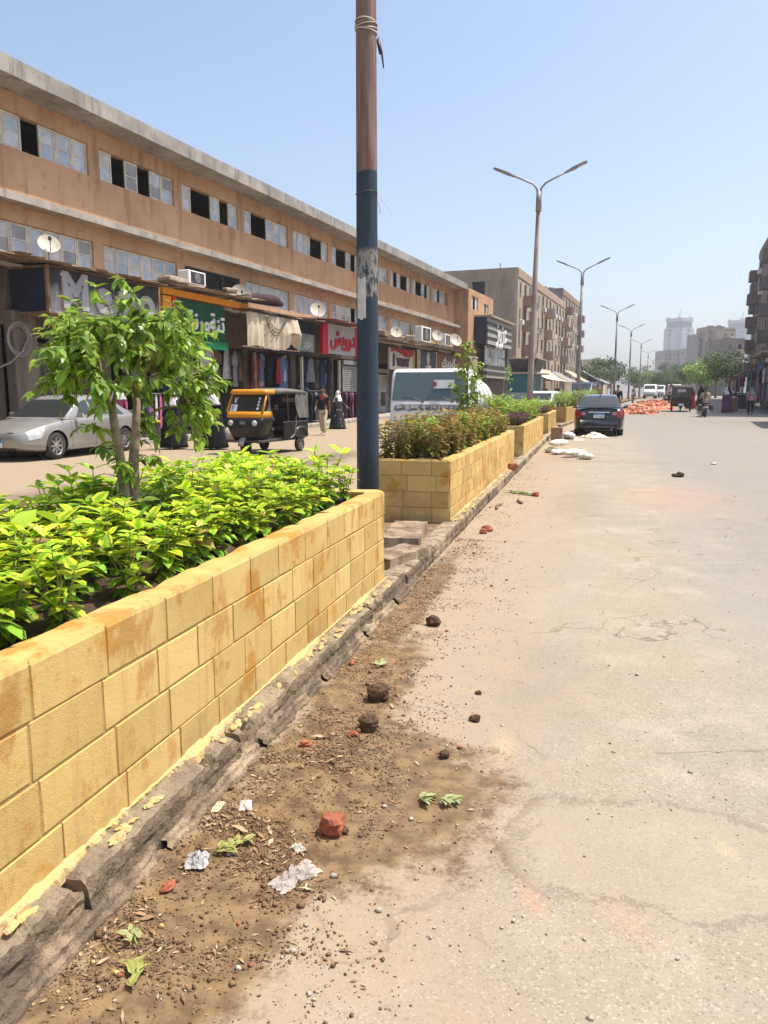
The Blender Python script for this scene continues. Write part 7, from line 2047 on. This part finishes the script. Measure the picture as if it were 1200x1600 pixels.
# middle distance
def midblock(label, x, y, w, d, h, rz, wall, seed, floors, bays): 
    apartment('apartment_building', label, Vector((x, y, .8)), rz, w, d, h, floors, bays, wall, wall, seed, ground=2.5, laundry=0, acs=.05, parapet=(.24, .2, .17))
def px(x, z): return (x - 600) / 1200 * z
midblock('wide low grey block with small windows in front of the pale tower', px(1029, 500), 500, 10.5, 16, 28, 0, MATS['mid_grey'], 14, 8, 4)
midblock('brownish block joined to the wide low grey one', px(1054, 498), 498, 6, 14, 28.6, 0, MATS['apt_side'], 15, 8, 2)
midblock('stepped lower grey block left of the tallest brown one', px(1080, 335), 335, 4.2, 12, 26, 0, MATS['mid_grey'], 16, 7, 2)
midblock('tall brown block with a jagged roof between the two towers', px(1094, 330), 330, 6.8, 12, 28.6, 0, MATS['apt_side'], 17, 8, 3)
midblock('flat-roofed tan block behind the far market trees', px(1117, 322), 322, 5.2, 12, 27.0, 0, MATS['apt_brown'], 18, 7, 2)
midblock('dark low block above the stall roofs', px(1121, 200), 200, 5.2, 12, 14.6, 0, MATS['apt_dark'], 19, 4, 2)
midblock('brown block peeping behind the trees by the tower', px(1066, 480), 480, 6, 10, 23.5, 0, MATS['apt_side'], 20, 6, 2)
# pale towers far off
TWR = M('tower_white', (.34, .34, .36), .6, (.28, .28, .31), .02); TGL = M('tower_glass', (.06, .085, .13), .3, (.05, .07, .11), .05)
def tower(label, cx, cy, W_, H_, rz):
    o = thing('tower', label, 'tower', (cx, cy, .8), rz)
    def octo(w, c, z): 
        return [(w, -w + c, z), (w, w - c, z), (w - c, w, z), (-w + c, w, z), (-w, w - c, z), (-w, -w + c, z), (-w + c, -w, z), (w - c, -w, z)]
    w = W_ / 2; c = w * .35
    ring_loft(MB(), [octo(w, c, 0), octo(w, c, H_ * .80), octo(w * .96, c, H_ * .805), octo(w * .96, c, H_ * .86), octo(w * .88, c * .9, H_ * .865), octo(w * .86, c * .9, H_ * .97)]).build('shaft', TGL, o)
    for (z, hh, ww) in ((.80, .02, 1.03), (.86, .015, .99), (.955, .045, .92)):
        ring_loft(MB(), [octo(w * ww, c, H_ * z), octo(w * ww, c, H_ * (z + hh))]).build('cornice', TWR, o)
    for k in range(4):
        a = k * pi / 2
        for j in range(-5, 6):
            if abs(j) < 1.5: continue
            x = j / 5.6 * (w - c); mb = MB().box(x - .75, x + .75, -w - .5, -w + .2, 0, H_ * .86)
            mb.v = [(p[0] * cos(a) - p[1] * sin(a), p[0] * sin(a) + p[1] * cos(a), p[2]) for p in mb.v]; mb.build('rib', TWR, o)
        mb = MB()
        for s in (-1, 1):
            for t in (.25, .5, .75):
                pass
        for z in range(1, 22):
            zz = H_ * .80 * z / 22; m2 = MB().box(-(w - c), w - c, -w - .25, -w + .1, zz - .5, zz + .5)
            m2.v = [(p[0] * cos(a) - p[1] * sin(a), p[0] * sin(a) + p[1] * cos(a), p[2]) for p in m2.v]; m2.build('floor_band', TWR, o)
        # chamfer corner panels
        q = MB(); x0, y0 = w - c, -w; x1, y1 = w, -w + c
        for t in (0.0, .4, .8):
            ax, ay = x0 + (x1 - x0) * (t + .0), y0 + (y1 - y0) * t; bx, by = x0 + (x1 - x0) * (t + .2), y0 + (y1 - y0) * (t + .2)
            q.add([(ax + .3, ay - .3, 0), (bx + .3, by - .3, 0), (bx + .3, by - .3, H_ * .86), (ax + .3, ay - .3, H_ * .86)], [(0, 1, 2, 3)])
        q.v = [(p[0] * cos(a) - p[1] * sin(a), p[0] * sin(a) + p[1] * cos(a), p[2]) for p in q.v]; q.build('corner_rib', TWR, o)
        dm = MB(); cx_, cy_ = (w * .62) * (1 if k in (0, 1) else -1), (w * .62) * (1 if k in (1, 2) else -1)
        dm.lathe([(w * .22, H_ * .97), (w * .22, H_ * .995), (w * .16, H_ * 1.02), (w * .05, H_ * 1.035)], 12, (cx_, cy_, 0)); dm.build('cupola', TWR, o)
    MB().tube([(0, 0, H_ * .97), (0, 0, H_ * 1.12)], [1.0, .3], 6).build('mast', TWR, o)
tower('pale hazy office tower with a roof mast rising alone beyond the low grey blocks', px(1050, 900), 900, 27, 85, .42)
tower('second pale hazy tower half hidden behind the tan block', px(1146, 1000), 1000, 32, 92, .36)

# ------------------------------------------------------------------ trees in the distance
def tree_data(seed, h, rx, n=1700, leaf=.42, mat='dark', trunk=.32):
    r_ = random.Random(seed); tr = MB(); ends = []
    tr.tube([(0, 0, -.1), (.1, 0, h * .18), (0, .1, h * trunk)], [.22, .18, .15], 8)
    cl = []
    for k in range(9):
        a = 2 * pi * k / 9 + r_.uniform(-.3, .3); e = Vector((cos(a) * rx * r_.uniform(.35, .8), sin(a) * rx * r_.uniform(.35, .8), h * r_.uniform(.5, .88)))
        tr.tube(arc((0, .1, h * trunk * .95), e, .2, 4, .1, r_), [.11, .08, .06, .04, .02], 5); cl.append(e)
    for k in range(8): cl.append(Vector((r_.uniform(-.6, .6) * rx, r_.uniform(-.6, .6) * rx, h * r_.uniform(.45, .97))))
    m4 = []
    for k in range(n):
        c = r_.choice(cl); rad = rx * .36
        d = Vector((r_.gauss(0, 1), r_.gauss(0, 1), r_.gauss(0, .75))).normalized() * rad * r_.random() ** .4
        p = c + d
        m4.append(leaf_m4(p, (r_.gauss(0, 1), r_.gauss(0, 1), r_.gauss(-.2, .6)), (r_.gauss(0, .6), r_.gauss(0, .6), 1), leaf * r_.uniform(.5, 1.2), 1.5))
    return tr.mesh('trunk', MATS['bark'], True), leaf_mesh('crown', m4, LEAF[mat])
TD = [tree_data(1, 7.0, 3.2), tree_data(2, 8.5, 3.0), tree_data(3, 6.0, 3.6), tree_data(4, 7.0, 3.2, mat='green'), tree_data(5, 8.0, 3.6, 1500, .5, 'dark')]
def tree(label, x, y, s, k, rz=0.0, group=None):
    o = thing('street_tree', label, 'tree', (x, y, gz(y)), rz, group); o.scale = (s,) * 3
    link('trunk', TD[k][0], o); c = link('crown', TD[k][1], o); c['kind'] = 'stuff'
for k, (x_, z_, s_, v_, lab) in enumerate(((1088, 120, .82, 3, 'bright green tree overhanging the far end of the market stalls'), (1112, 118, .82, 1, 'tall dark tree beside the low grey building over the stalls'), (1132, 104, .78, 4, 'dark tree right behind the first market stall roofs'), (1070, 135, .75, 4, 'dark round tree beyond the far tuk-tuk'), (1052, 160, .80, 0, 'dark tree under the wide low grey block'),
                                     (1036, 175, .85, 2, 'spreading dark tree between the lamp row and the grey block'), (1020, 190, .9, 0, 'dark tree behind the farthest lamps'), (1003, 180, .8, 3, 'light green tree behind the lamp row, right of the cream house'), (988, 165, .85, 2, 'dark tree just right of the low cream house'), (936, 132, .8, 1, 'dark tree between the brown block and the pale house'), (950, 145, .85, 4, 'dark tree in front of the pale plastered house'),
                                     (915, 120, .75, 0, 'dark tree at the foot of the grey-brown block'), (1100, 150, .9, 2, 'dark tree behind the bright green one'), (1060, 215, 1.1, 0, 'far dark tree behind the round one'), (1015, 240, 1.2, 2, 'farthest dark tree closing the street'), (1085, 180, 1.0, 4, 'dark tree rising behind the stall roofs'), (1040, 240, 1.2, 1, 'far dark tree below the pale tower'), (995, 230, 1.1, 4, 'far dark tree left of the closing one'), (1025, 150, .65, 4, 'low dark tree behind the parked vans'), (1042, 130, .55, 2, 'small dark tree right of the parked vans'))):
    tree(lab, px(x_, z_), z_, s_, v_, k * 1.3)

# ------------------------------------------------------------------ right-hand market stalls: x toward camera along the frontage, y into the block
def ST(s, off, z=0.0):
    p = Vector((40.6, 91.0, 0)) + Vector((-.355, -.935, 0)) * s + Vector((.935, -.355, 0)) * off
    return Vector((p.x, p.y, gz(p.y) + z))
def stall(label, s0, w, d, h, roofmat, seed, over=.8):
    o = thing('market_stall', label, 'stall', ST(s0, 0), AR)
    r_ = random.Random(seed)
    for x in (0, w):
        for y in (-.4, d): MB().tube([(x, y, 0), (x, y, h)], .05, 6).build('post', MATS['wood_old'] if seed % 2 else MATS['grey_metal'], o)
    n = int(w / .5)
    for k in range(n):
        a, b = w * k / n - .02, w * (k + 1) / n - .04
        q = r_.uniform(-.05, .05)
        MB().add([(a, -over, h + q), (b, -over, h + q), (b, d + .2, h + .3), (a, d + .2, h + .3), (a, -over, h + q - .05), (b, -over, h + q - .05), (b, d + .2, h + .25), (a, d + .2, h + .25)], [(0, 1, 2, 3), (7, 6, 5, 4), (0, 4, 5, 1), (1, 5, 6, 2), (3, 2, 6, 7), (0, 3, 7, 4)]).build('roof_board', roofmat, o)
    MB().box(0, w, d - .05, d, 0, h).build('back_wall', MATS['interior'], o)
    MB().bbox((w / 2, d * .5, .4), (w * .9, d * .6, .8), .03).build('counter', MATS['wood_old'], o)
    return o
RF = [MATS['pale_board'], MATS['wood_old'], M('grey_sheet', (.30, .29, .28), .7, (.22, .2, .19), 1), M('tan_sheet', (.46, .38, .28), .8, (.36, .28, .2), 1)]
stall('market stall with a pale board roof, white t-shirts and blue sheets', 38.0, 9.5, 2.4, 3.6, RF[0], 1, 1.2)
stall('market stall with a tan sheet roof piled with rolled goods, nearest the pink jacket', 56.0, 6.5, 2.4, 3.3, RF[3], 2, 1.0)
stall('market stall with sagging brown boards next to the blue sheets', 31.5, 6, 2.4, 3.1, RF[1], 3)
stall('low grey-roofed market stall with crates, beyond the brown-boarded one', 24.0, 6.8, 2.4, 2.8, RF[2], 4)
stall('tan-roofed market stall under the bright green tree', 15.5, 7.5, 2.4, 2.6, RF[3], 5)
stall('dark-roofed far market stall by the parked motorbikes', 6.5, 8, 2.4, 2.5, RF[1], 6)
stall('farthest grey-roofed market stall before the trees', -3.5, 9, 2.4, 2.5, RF[2], 7)
for k in range(3):
    mb = MB(); mb.grid(lambda a, b: (.02 + .85 * a, .05 * sin(a * 14) , 2.1 * b), 18, 5)
    tag(mb.build('hanging_sheet', M('blue_sheet', (.06, .15, .33), .8, (.09, .20, .40), 2), None, True, ST(39.2 + .95 * k, -.55, 1.1), AR), ('light blue cloth sheet hung at the far edge of the t-shirt stall', 'middle blue cloth sheet hung in the t-shirt stall', 'blue cloth sheet hung next to the white t-shirts')[k], 'cloth')
rr = random.Random(4)
def stall_clothes(s0, n, step, z, kinds, cols, where, off=-.7):
    for k in range(n):
        c = cols[k % len(cols)]
        garment(kinds[k % len(kinds)], '%s %s hanging %s' % (CN[c], {'shirt': 'shirt', 'dress': 'dress', 'trousers': 'pair of trousers', 'robe': 'robe'}[kinds[k % len(kinds)]], where), ST(s0 + step * k, off + rr.uniform(-.1, .1), z + rr.uniform(-.06, .06)), AR + rr.uniform(-.2, .2), c, k, 'clothes hung ' + where, 1.25 if kinds[0] == 'shirt' else 1.1)
stall_clothes(42.2, 6, .85, 2.75, ('shirt',), ('pink', 'navy', 'white', 'black', 'white', 'grey'), 'in the front row of the t-shirt stall')
stall_clothes(42.0, 7, .8, 1.9, ('trousers',), ('black', 'red', 'black', 'navy', 'denim', 'black', 'grey'), 'below the t-shirts of the stall')
stall_clothes(32.0, 6, .9, 2.7, ('robe',), ('red', 'black', 'grey', 'brown', 'teal', 'navy'), 'in the brown-boarded stall')
stall_clothes(24.5, 6, 1.0, 2.4, ('shirt',), ('grey', 'red', 'white', 'black', 'lilac', 'brown'), 'in the low grey-roofed stall')
stall_clothes(16, 7, 1.0, 2.3, ('dress',), ('black', 'brown', 'red', 'grey', 'white', 'black', 'pink'), 'in the tan-roofed far stall')
stall_clothes(56.6, 6, .95, 2.6, ('robe',), ('grey', 'black', 'pale', 'grey', 'black', 'denim', 'pale'), 'in the stall of rolled goods')
for k in range(14):
    s = (56.4, 57.6, 58.8, 60.0)[k % 4] + (.3 if k // 4 % 2 else 0); z = .16 + .3 * (k // 4)
    mb = MB().tube([(-.5, 0, 0), (.5, 0, 0)], [.16, .16], 12)
    tag(mb.build('cloth_roll', list(CLOTH.values())[(2, 3, 0, 9)[k % 4]], None, True, ST(s, -.5, z), AR), 'rolled bolt of cloth stacked before the tan-roofed stall', 'cloth roll', 'cloth rolls in the stack')
for k, (s, off, w, h, mt, lab) in enumerate(((37.0, -1.3, .8, 1.0, 'dark_metal', 'black rubbish drum between two stalls'), (34.8, -1.4, .9, 1.05, 'navy_panel', 'navy blue bin in front of the brown-boarded stall'), (42.6, -2.3, .9, .75, 'cardboard', 'brown crate with goods before the t-shirt stall'), (30.0, -1.3, 1.0, .8, 'dark_metal', 'dark crate by the low grey-roofed stall'), (26.0, -1.2, 1.1, .9, 'black_paint', 'black covered cart by the low grey-roofed stall'))):
    o = thing('goods_bin', lab, 'bin', ST(s, off), AR)
    MB().bbox((0, 0, h / 2), (w, w * .8, h), .04).build('tub', MATS[mt], o); MB().bbox((0, 0, h + .03), (w * 1.06, w * .86, .06), .02).build('rim', MATS[mt] if k else MATS['grey_metal'], o)
    if k == 2: MB().blob((0, 0, h + .12), (.35, .3, .14), 10, .2, 3).build('goods', M('pale_goods', (.60, .52, .36), .8), o, True)
# people on the right
def gp(x, y): return Vector((x, y, gz(y)))
CLOTH['pinkj'] = M('cloth_pink_jacket', (.62, .30, .36), .9, (.50, .22, .28), 6, 60)
o, jj = person('person in a pink jacket and black trousers walking toward the stalls', gp(21.9, 46.3), facing(.35, .94), 1.60, ('shirt', 'pinkj'), ('trousers', 'black'), 'grey', .12, ((.1, .25), (.1, .25)))
tag(MB().blob((0, 0, 0), (.2, .14, .12), 10, .15, 4).build('shopping_bag', MATS['pale_goods'], None, True, gp(22.3, 46.3) + Vector((0, 0, .58))), 'straw-coloured bag at the side of the pink jacket', 'bag')
person('woman in a white headscarf and plum dress bending over goods at the stall', gp(21.9, 49.5), facing(-.3, .94), 1.55, ('abaya', 'purple'), head='white', lean=.3)
person('woman in a red top beside the bending woman', gp(22.6, 51.0), facing(.6, .8), 1.55, ('shirt', 'red'), ('trousers', 'pale'), 'black', .1)
person('woman in a red robe standing under the blue sheets', gp(22.0, 55.6), facing(-.3, -.94), 1.58, ('abaya', 'red'), head='black')
person('man in a white shirt on the far side of the stalls', gp(23.6, 64), facing(.3, .9), 1.7, ('shirt', 'white'), ('trousers', 'navy'), 'hair', .2)
person('man in a teal shirt walking beside the far tuk-tuk', gp(22.4, 58.0), facing(.3, .9), 1.7, ('shirt', 'teal'), ('trousers', 'grey'), 'hair', .28)
person('person in a dark coat walking near the far tuk-tuk', gp(24.5, 66.0), facing(-.3, -.9), 1.66, ('shirt', 'navy'), ('trousers', 'black'), 'hair', .22)
person('shopper in black by the brown-boarded stall', gp(25.5, 62.5), facing(.6, .7), 1.6, ('abaya', 'black'), head='black')
person('shopper in a pink headscarf near the low grey-roofed stall', gp(27.0, 69), facing(-.6, -.7), 1.6, ('abaya', 'brown'), head='pink')
person('pedestrian in black between the black car and the brick heap', gp(13.7, 45.5), facing(-.3, -.9), 1.72, ('shirt', 'black'), ('trousers', 'black'), 'hair', .15)
person('pedestrian in dark clothes beside the brick heap', gp(17.6, 64), facing(.3, .9), 1.7, ('shirt', 'brown'), ('trousers', 'black'), 'hair', .2)
person('worker in a white shirt crouched over the brick heap', gp(21.8, 68), facing(.3, .2), 1.65, ('shirt', 'white'), ('trousers', 'grey'), 'hair', .1, lean=.3)
# motorbike and rider seen from behind
def motorbike(label, loc, rz, rider=True):
    o = thing('motorbike', label, 'motorbike', loc, rz)
    wm = wheel_meshes(.29, .10, 8, MATS['grey_metal'])
    add_wheel(o, wm, -.62, 0, .29); add_wheel(o, wm, .66, 0, .29)
    D = MATS['dark_metal']
    MB().tube([(.66, .06, .29), (.48, .06, .95)], .025, 6).build('fork', D, o); MB().tube([(.66, -.06, .29), (.48, -.06, .95)], .025, 6).build('fork', D, o)
    MB().tube([(.40, -.36, 1.02), (.48, -.1, .98), (.48, .1, .98), (.40, .36, 1.02)], .016, 6).build('handlebar', D, o)
    ring_loft(MB(), [[(x, w * cos(a), z + h * sin(a)) for a in np.linspace(0, 2 * pi, 13)[:-1]] for x, w, z, h in ((.42, .06, .78, .08), (.25, .14, .80, .12), (.0, .13, .77, .10), (-.1, .08, .74, .06))]).build('tank', M('moto_red', (.16, .02, .02), .4), o, True)
    MB().bbox((-.35, 0, .78), (.70, .26, .10), .04).build('seat', MATS['vinyl'], o)
    MB().bbox((.05, 0, .45), (.42, .24, .32), .06).build('engine', MATS['grey_metal'], o)
    MB().tube([(-.6, .0, .30), (-.1, .0, .45), (.3, 0, .75), (.48, 0, .9)], .03, 6).build('frame', D, o)
    MB().bbox((-.80, 0, .66), (.10, .18, .10), .02).build('taillight', MATS['taillight'], o); MB().bbox((-.86, 0, .50), (.02, .22, .16), .01).build('number_plate', MATS['plate_white'], o)
    ring_loft(MB(), [[(-.62 + .34 * cos(a), yy, .29 + .34 * sin(a)) for a in np.linspace(.3, 2.7, 10)] for yy in (-.08, 0, .08)], False).build('mudguard', D, o, True)
    MB().tube([(.1, -.16, .3), (-.4, -.17, .3), (-.75, -.18, .36)], [.03, .04, .045], 8).build('exhaust', MATS['chrome'], o)
    for s in (1, -1):
        MB().bbox((-.5, s * .30, .52), (.45, .22, .36), .04).build('saddle_bag', MATS['black_paint'], o)
        MB().tube([(.42, s * .3, 1.03), (.36, s * .4, 1.2)], .01, 4).build('mirror', D, o)
    return o
mp = gp(18.2, 44.0); mr = facing(.30, .95)
motorbike('motorbike with side bags ridden away from the camera along the road', mp, mr)
person('motorbike rider in a tan shirt', mp + Vector((cos(mr), sin(mr), 0)) * -.25 + Vector((0, 0, .34)), mr, 1.7, ('shirt', 'khaki'), ('trousers', 'black'), 'hair', 0, ((.9, .3), (.9, .3)), 'skin_dark', .15, seated=True)
for k, (x, y, lab) in enumerate(((27.6, 74, 'parked motorbike by the tan-roofed stall'), (28.6, 76, 'second parked motorbike by the tan-roofed stall'), (24.9, 67.0, 'dark motorbike parked at the low grey-roofed stall'))):
    motorbike(lab, gp(x, y), 1.9 + .3 * k)
# vans and cars in the distance
def van(label, x, y, rz, col, kind='van'):
    o = thing('parked_van', label, 'van', gp(x, y), rz)
    Pm = M('van_' + col[0], col[1], .4, tuple(c * .85 for c in col[1]), 1, spec=.5)
    prof = [(-2.1, .80, .45, 1.80), (-1.9, .84, .35, 1.92), (.6, .85, .32, 1.95), (1.1, .84, .32, 1.85), (1.6, .82, .32, 1.30), (2.1, .80, .35, 1.05), (2.25, .70, .45, .90)]
    def sec(x_, w, z0, z1, r=.14):
        out = []
        for cy, cz, a0 in ((w - r, z1 - r, 0), (-w + r, z1 - r, pi / 2), (-w + r, z0 + r, pi), (w - r, z0 + r, 1.5 * pi)):
            for k in range(4): a = a0 + pi / 2 * k / 3; out.append((x_, cy + r * cos(a), cz + r * sin(a)))
        return out
    ring_loft(MB(), [sec(*p) for p in prof]).build('body', Pm, o, True)
    MB().add([(1.62, .70, 1.33), (1.62, -.70, 1.33), (1.16, -.68, 1.80), (1.16, .68, 1.80)], [(0, 1, 2, 3)]).build('windscreen', MATS['car_glass'], o)
    MB().add([(-2.115, .66, 1.25), (-2.115, -.66, 1.25), (-2.06, -.62, 1.74), (-2.06, .62, 1.74)], [(0, 1, 2, 3)]).build('rear_window', MATS['car_glass'], o)
    for s in (1, -1):
        for a, b in ((-1.8, -.7), (-.6, .4), (.5, 1.2)): MB().box(a, b, s * .852 - .006, s * .852 + .006, 1.22, 1.72).build('side_window', MATS['car_glass'], o)
        MB().bbox((2.2, s * .55, .78), (.08, .22, .14), .02).build('headlight', MATS['headlight'], o); MB().bbox((-2.11, s * .66, .95), (.05, .16, .3), .02).build('taillight', MATS['taillight'], o)
        for x_ in (1.35, -1.35): add_wheel(o, WHD, x_, s * .74, .315, s > 0)
    MB().bbox((2.24, 0, .5), (.12, 1.5, .2), .04).build('bumper', MATS['bumper_grey'], o)
    return o
van('white van parked past the brick heap', 37.0, 108.0, -1.95, ('white', (.70, .70, .70)))
van('pale grey van behind the white one', 42.5, 120.0, -1.95, ('grey', (.50, .50, .50)))
van('blue van among the far traffic', 47.5, 132.0, 1.19, ('blue', (.07, .16, .34)))
van('cream van on the far right lane near the tuk-tuk', 39.6, 106, 1.19, ('cream', (.56, .52, .46)))
van('silver van behind the cream one', 53, 146, 1.19, ('silver', (.44, .44, .45)))
van('dark blue van left of the lamp row in the far lane', 17.0, 66.0, -1.95, ('navy', (.04, .06, .12)))
van('small white van waiting between the planters and the awnings', 9.0, 43.5, -1.95, ('chalk', (.66, .67, .68))).scale = (.8, .8, .74)
# tarpaulin awnings along the far left pavement
def tarp(label, u, v, L_, W_, z0, z1, mat, seed):
    o = thing('tarp_awning', label, 'awning', BW(u, v, 0, True), RZB)
    mb = MB(); mb.grid(lambda a, b: (L_ * a, -W_ * (1 - b), z0 + (z1 - z0) * b - .35 * sin(pi * b) * (.6 + .4 * sin(a * 7 + seed)) + .06 * sin(a * 25)), 16, 8)
    mb.build('sheet', mat, o, True)
    for x in (0, L_): MB().tube([(x, -W_, 0), (x, -W_, z0)], .04, 6).build('pole', MATS['grey_metal'], o); MB().tube([(x, 0, 0), (x, 0, z1)], .04, 6).build('pole', MATS['grey_metal'], o)
tarp('white tarpaulin awning right of the teal kiosk', 52.0, -1.5, 5, 2.6, 2.2, 3.6, MATS['white_paint'], 1)
tarp('striped dusty tarpaulin sagging below the brown apartment block', 59, -1.2, 7, 2.8, 2.1, 3.5, MATS['canvas'], 2)
tarp('grey tarpaulin awning beyond the dusty one', 67.5, -1.2, 7, 2.8, 2.1, 3.4, RF[2], 3)
tarp('beige tarpaulin awning at the grey-brown block', 78, -1.2, 8, 2.8, 2.2, 3.8, RF[3], 4)
tarp('blue and grey tarpaulin tent by the far left trees', 90, -2.0, 9, 3.5, 2.2, 4.0, M('blue_grey_tarp', (.18, .24, .30), .8, (.30, .30, .30), 1), 5)
for k, (u, v, c, lab) in enumerate(((50, -3.5, 'brown', 'passer-by in brown by the teal kiosk'), (57, -3.6, 'navy', 'passer-by in navy under the white tarpaulin'))):
    person(lab, BW(u, v, 0, True), RZB + pi * k, 1.68, ('shirt', c), ('trousers', 'black'), 'hair', .2)

# ------------------------------------------------------------------ hazy air
hz = MB().box(-1590, 1590, -1590, 1590, -1.0, 112)
hm = bpy.data.materials.new('haze'); hm.use_nodes = True
hn = hm.node_tree; hn.nodes.remove(hn.nodes['Principled BSDF'])
vol = hn.nodes.new('ShaderNodeVolumePrincipled'); vol.inputs['Color'].default_value = (.93, .95, 1.0, 1); vol.inputs['Density'].default_value = .00058; vol.inputs['Anisotropy'].default_value = .25
hn.links.new(vol.outputs[0], hn.nodes['Material Output'].inputs['Volume'])
tag(hz.build('haze', hm), 'thin pale dusty haze filling the street', 'haze', kind='stuff')
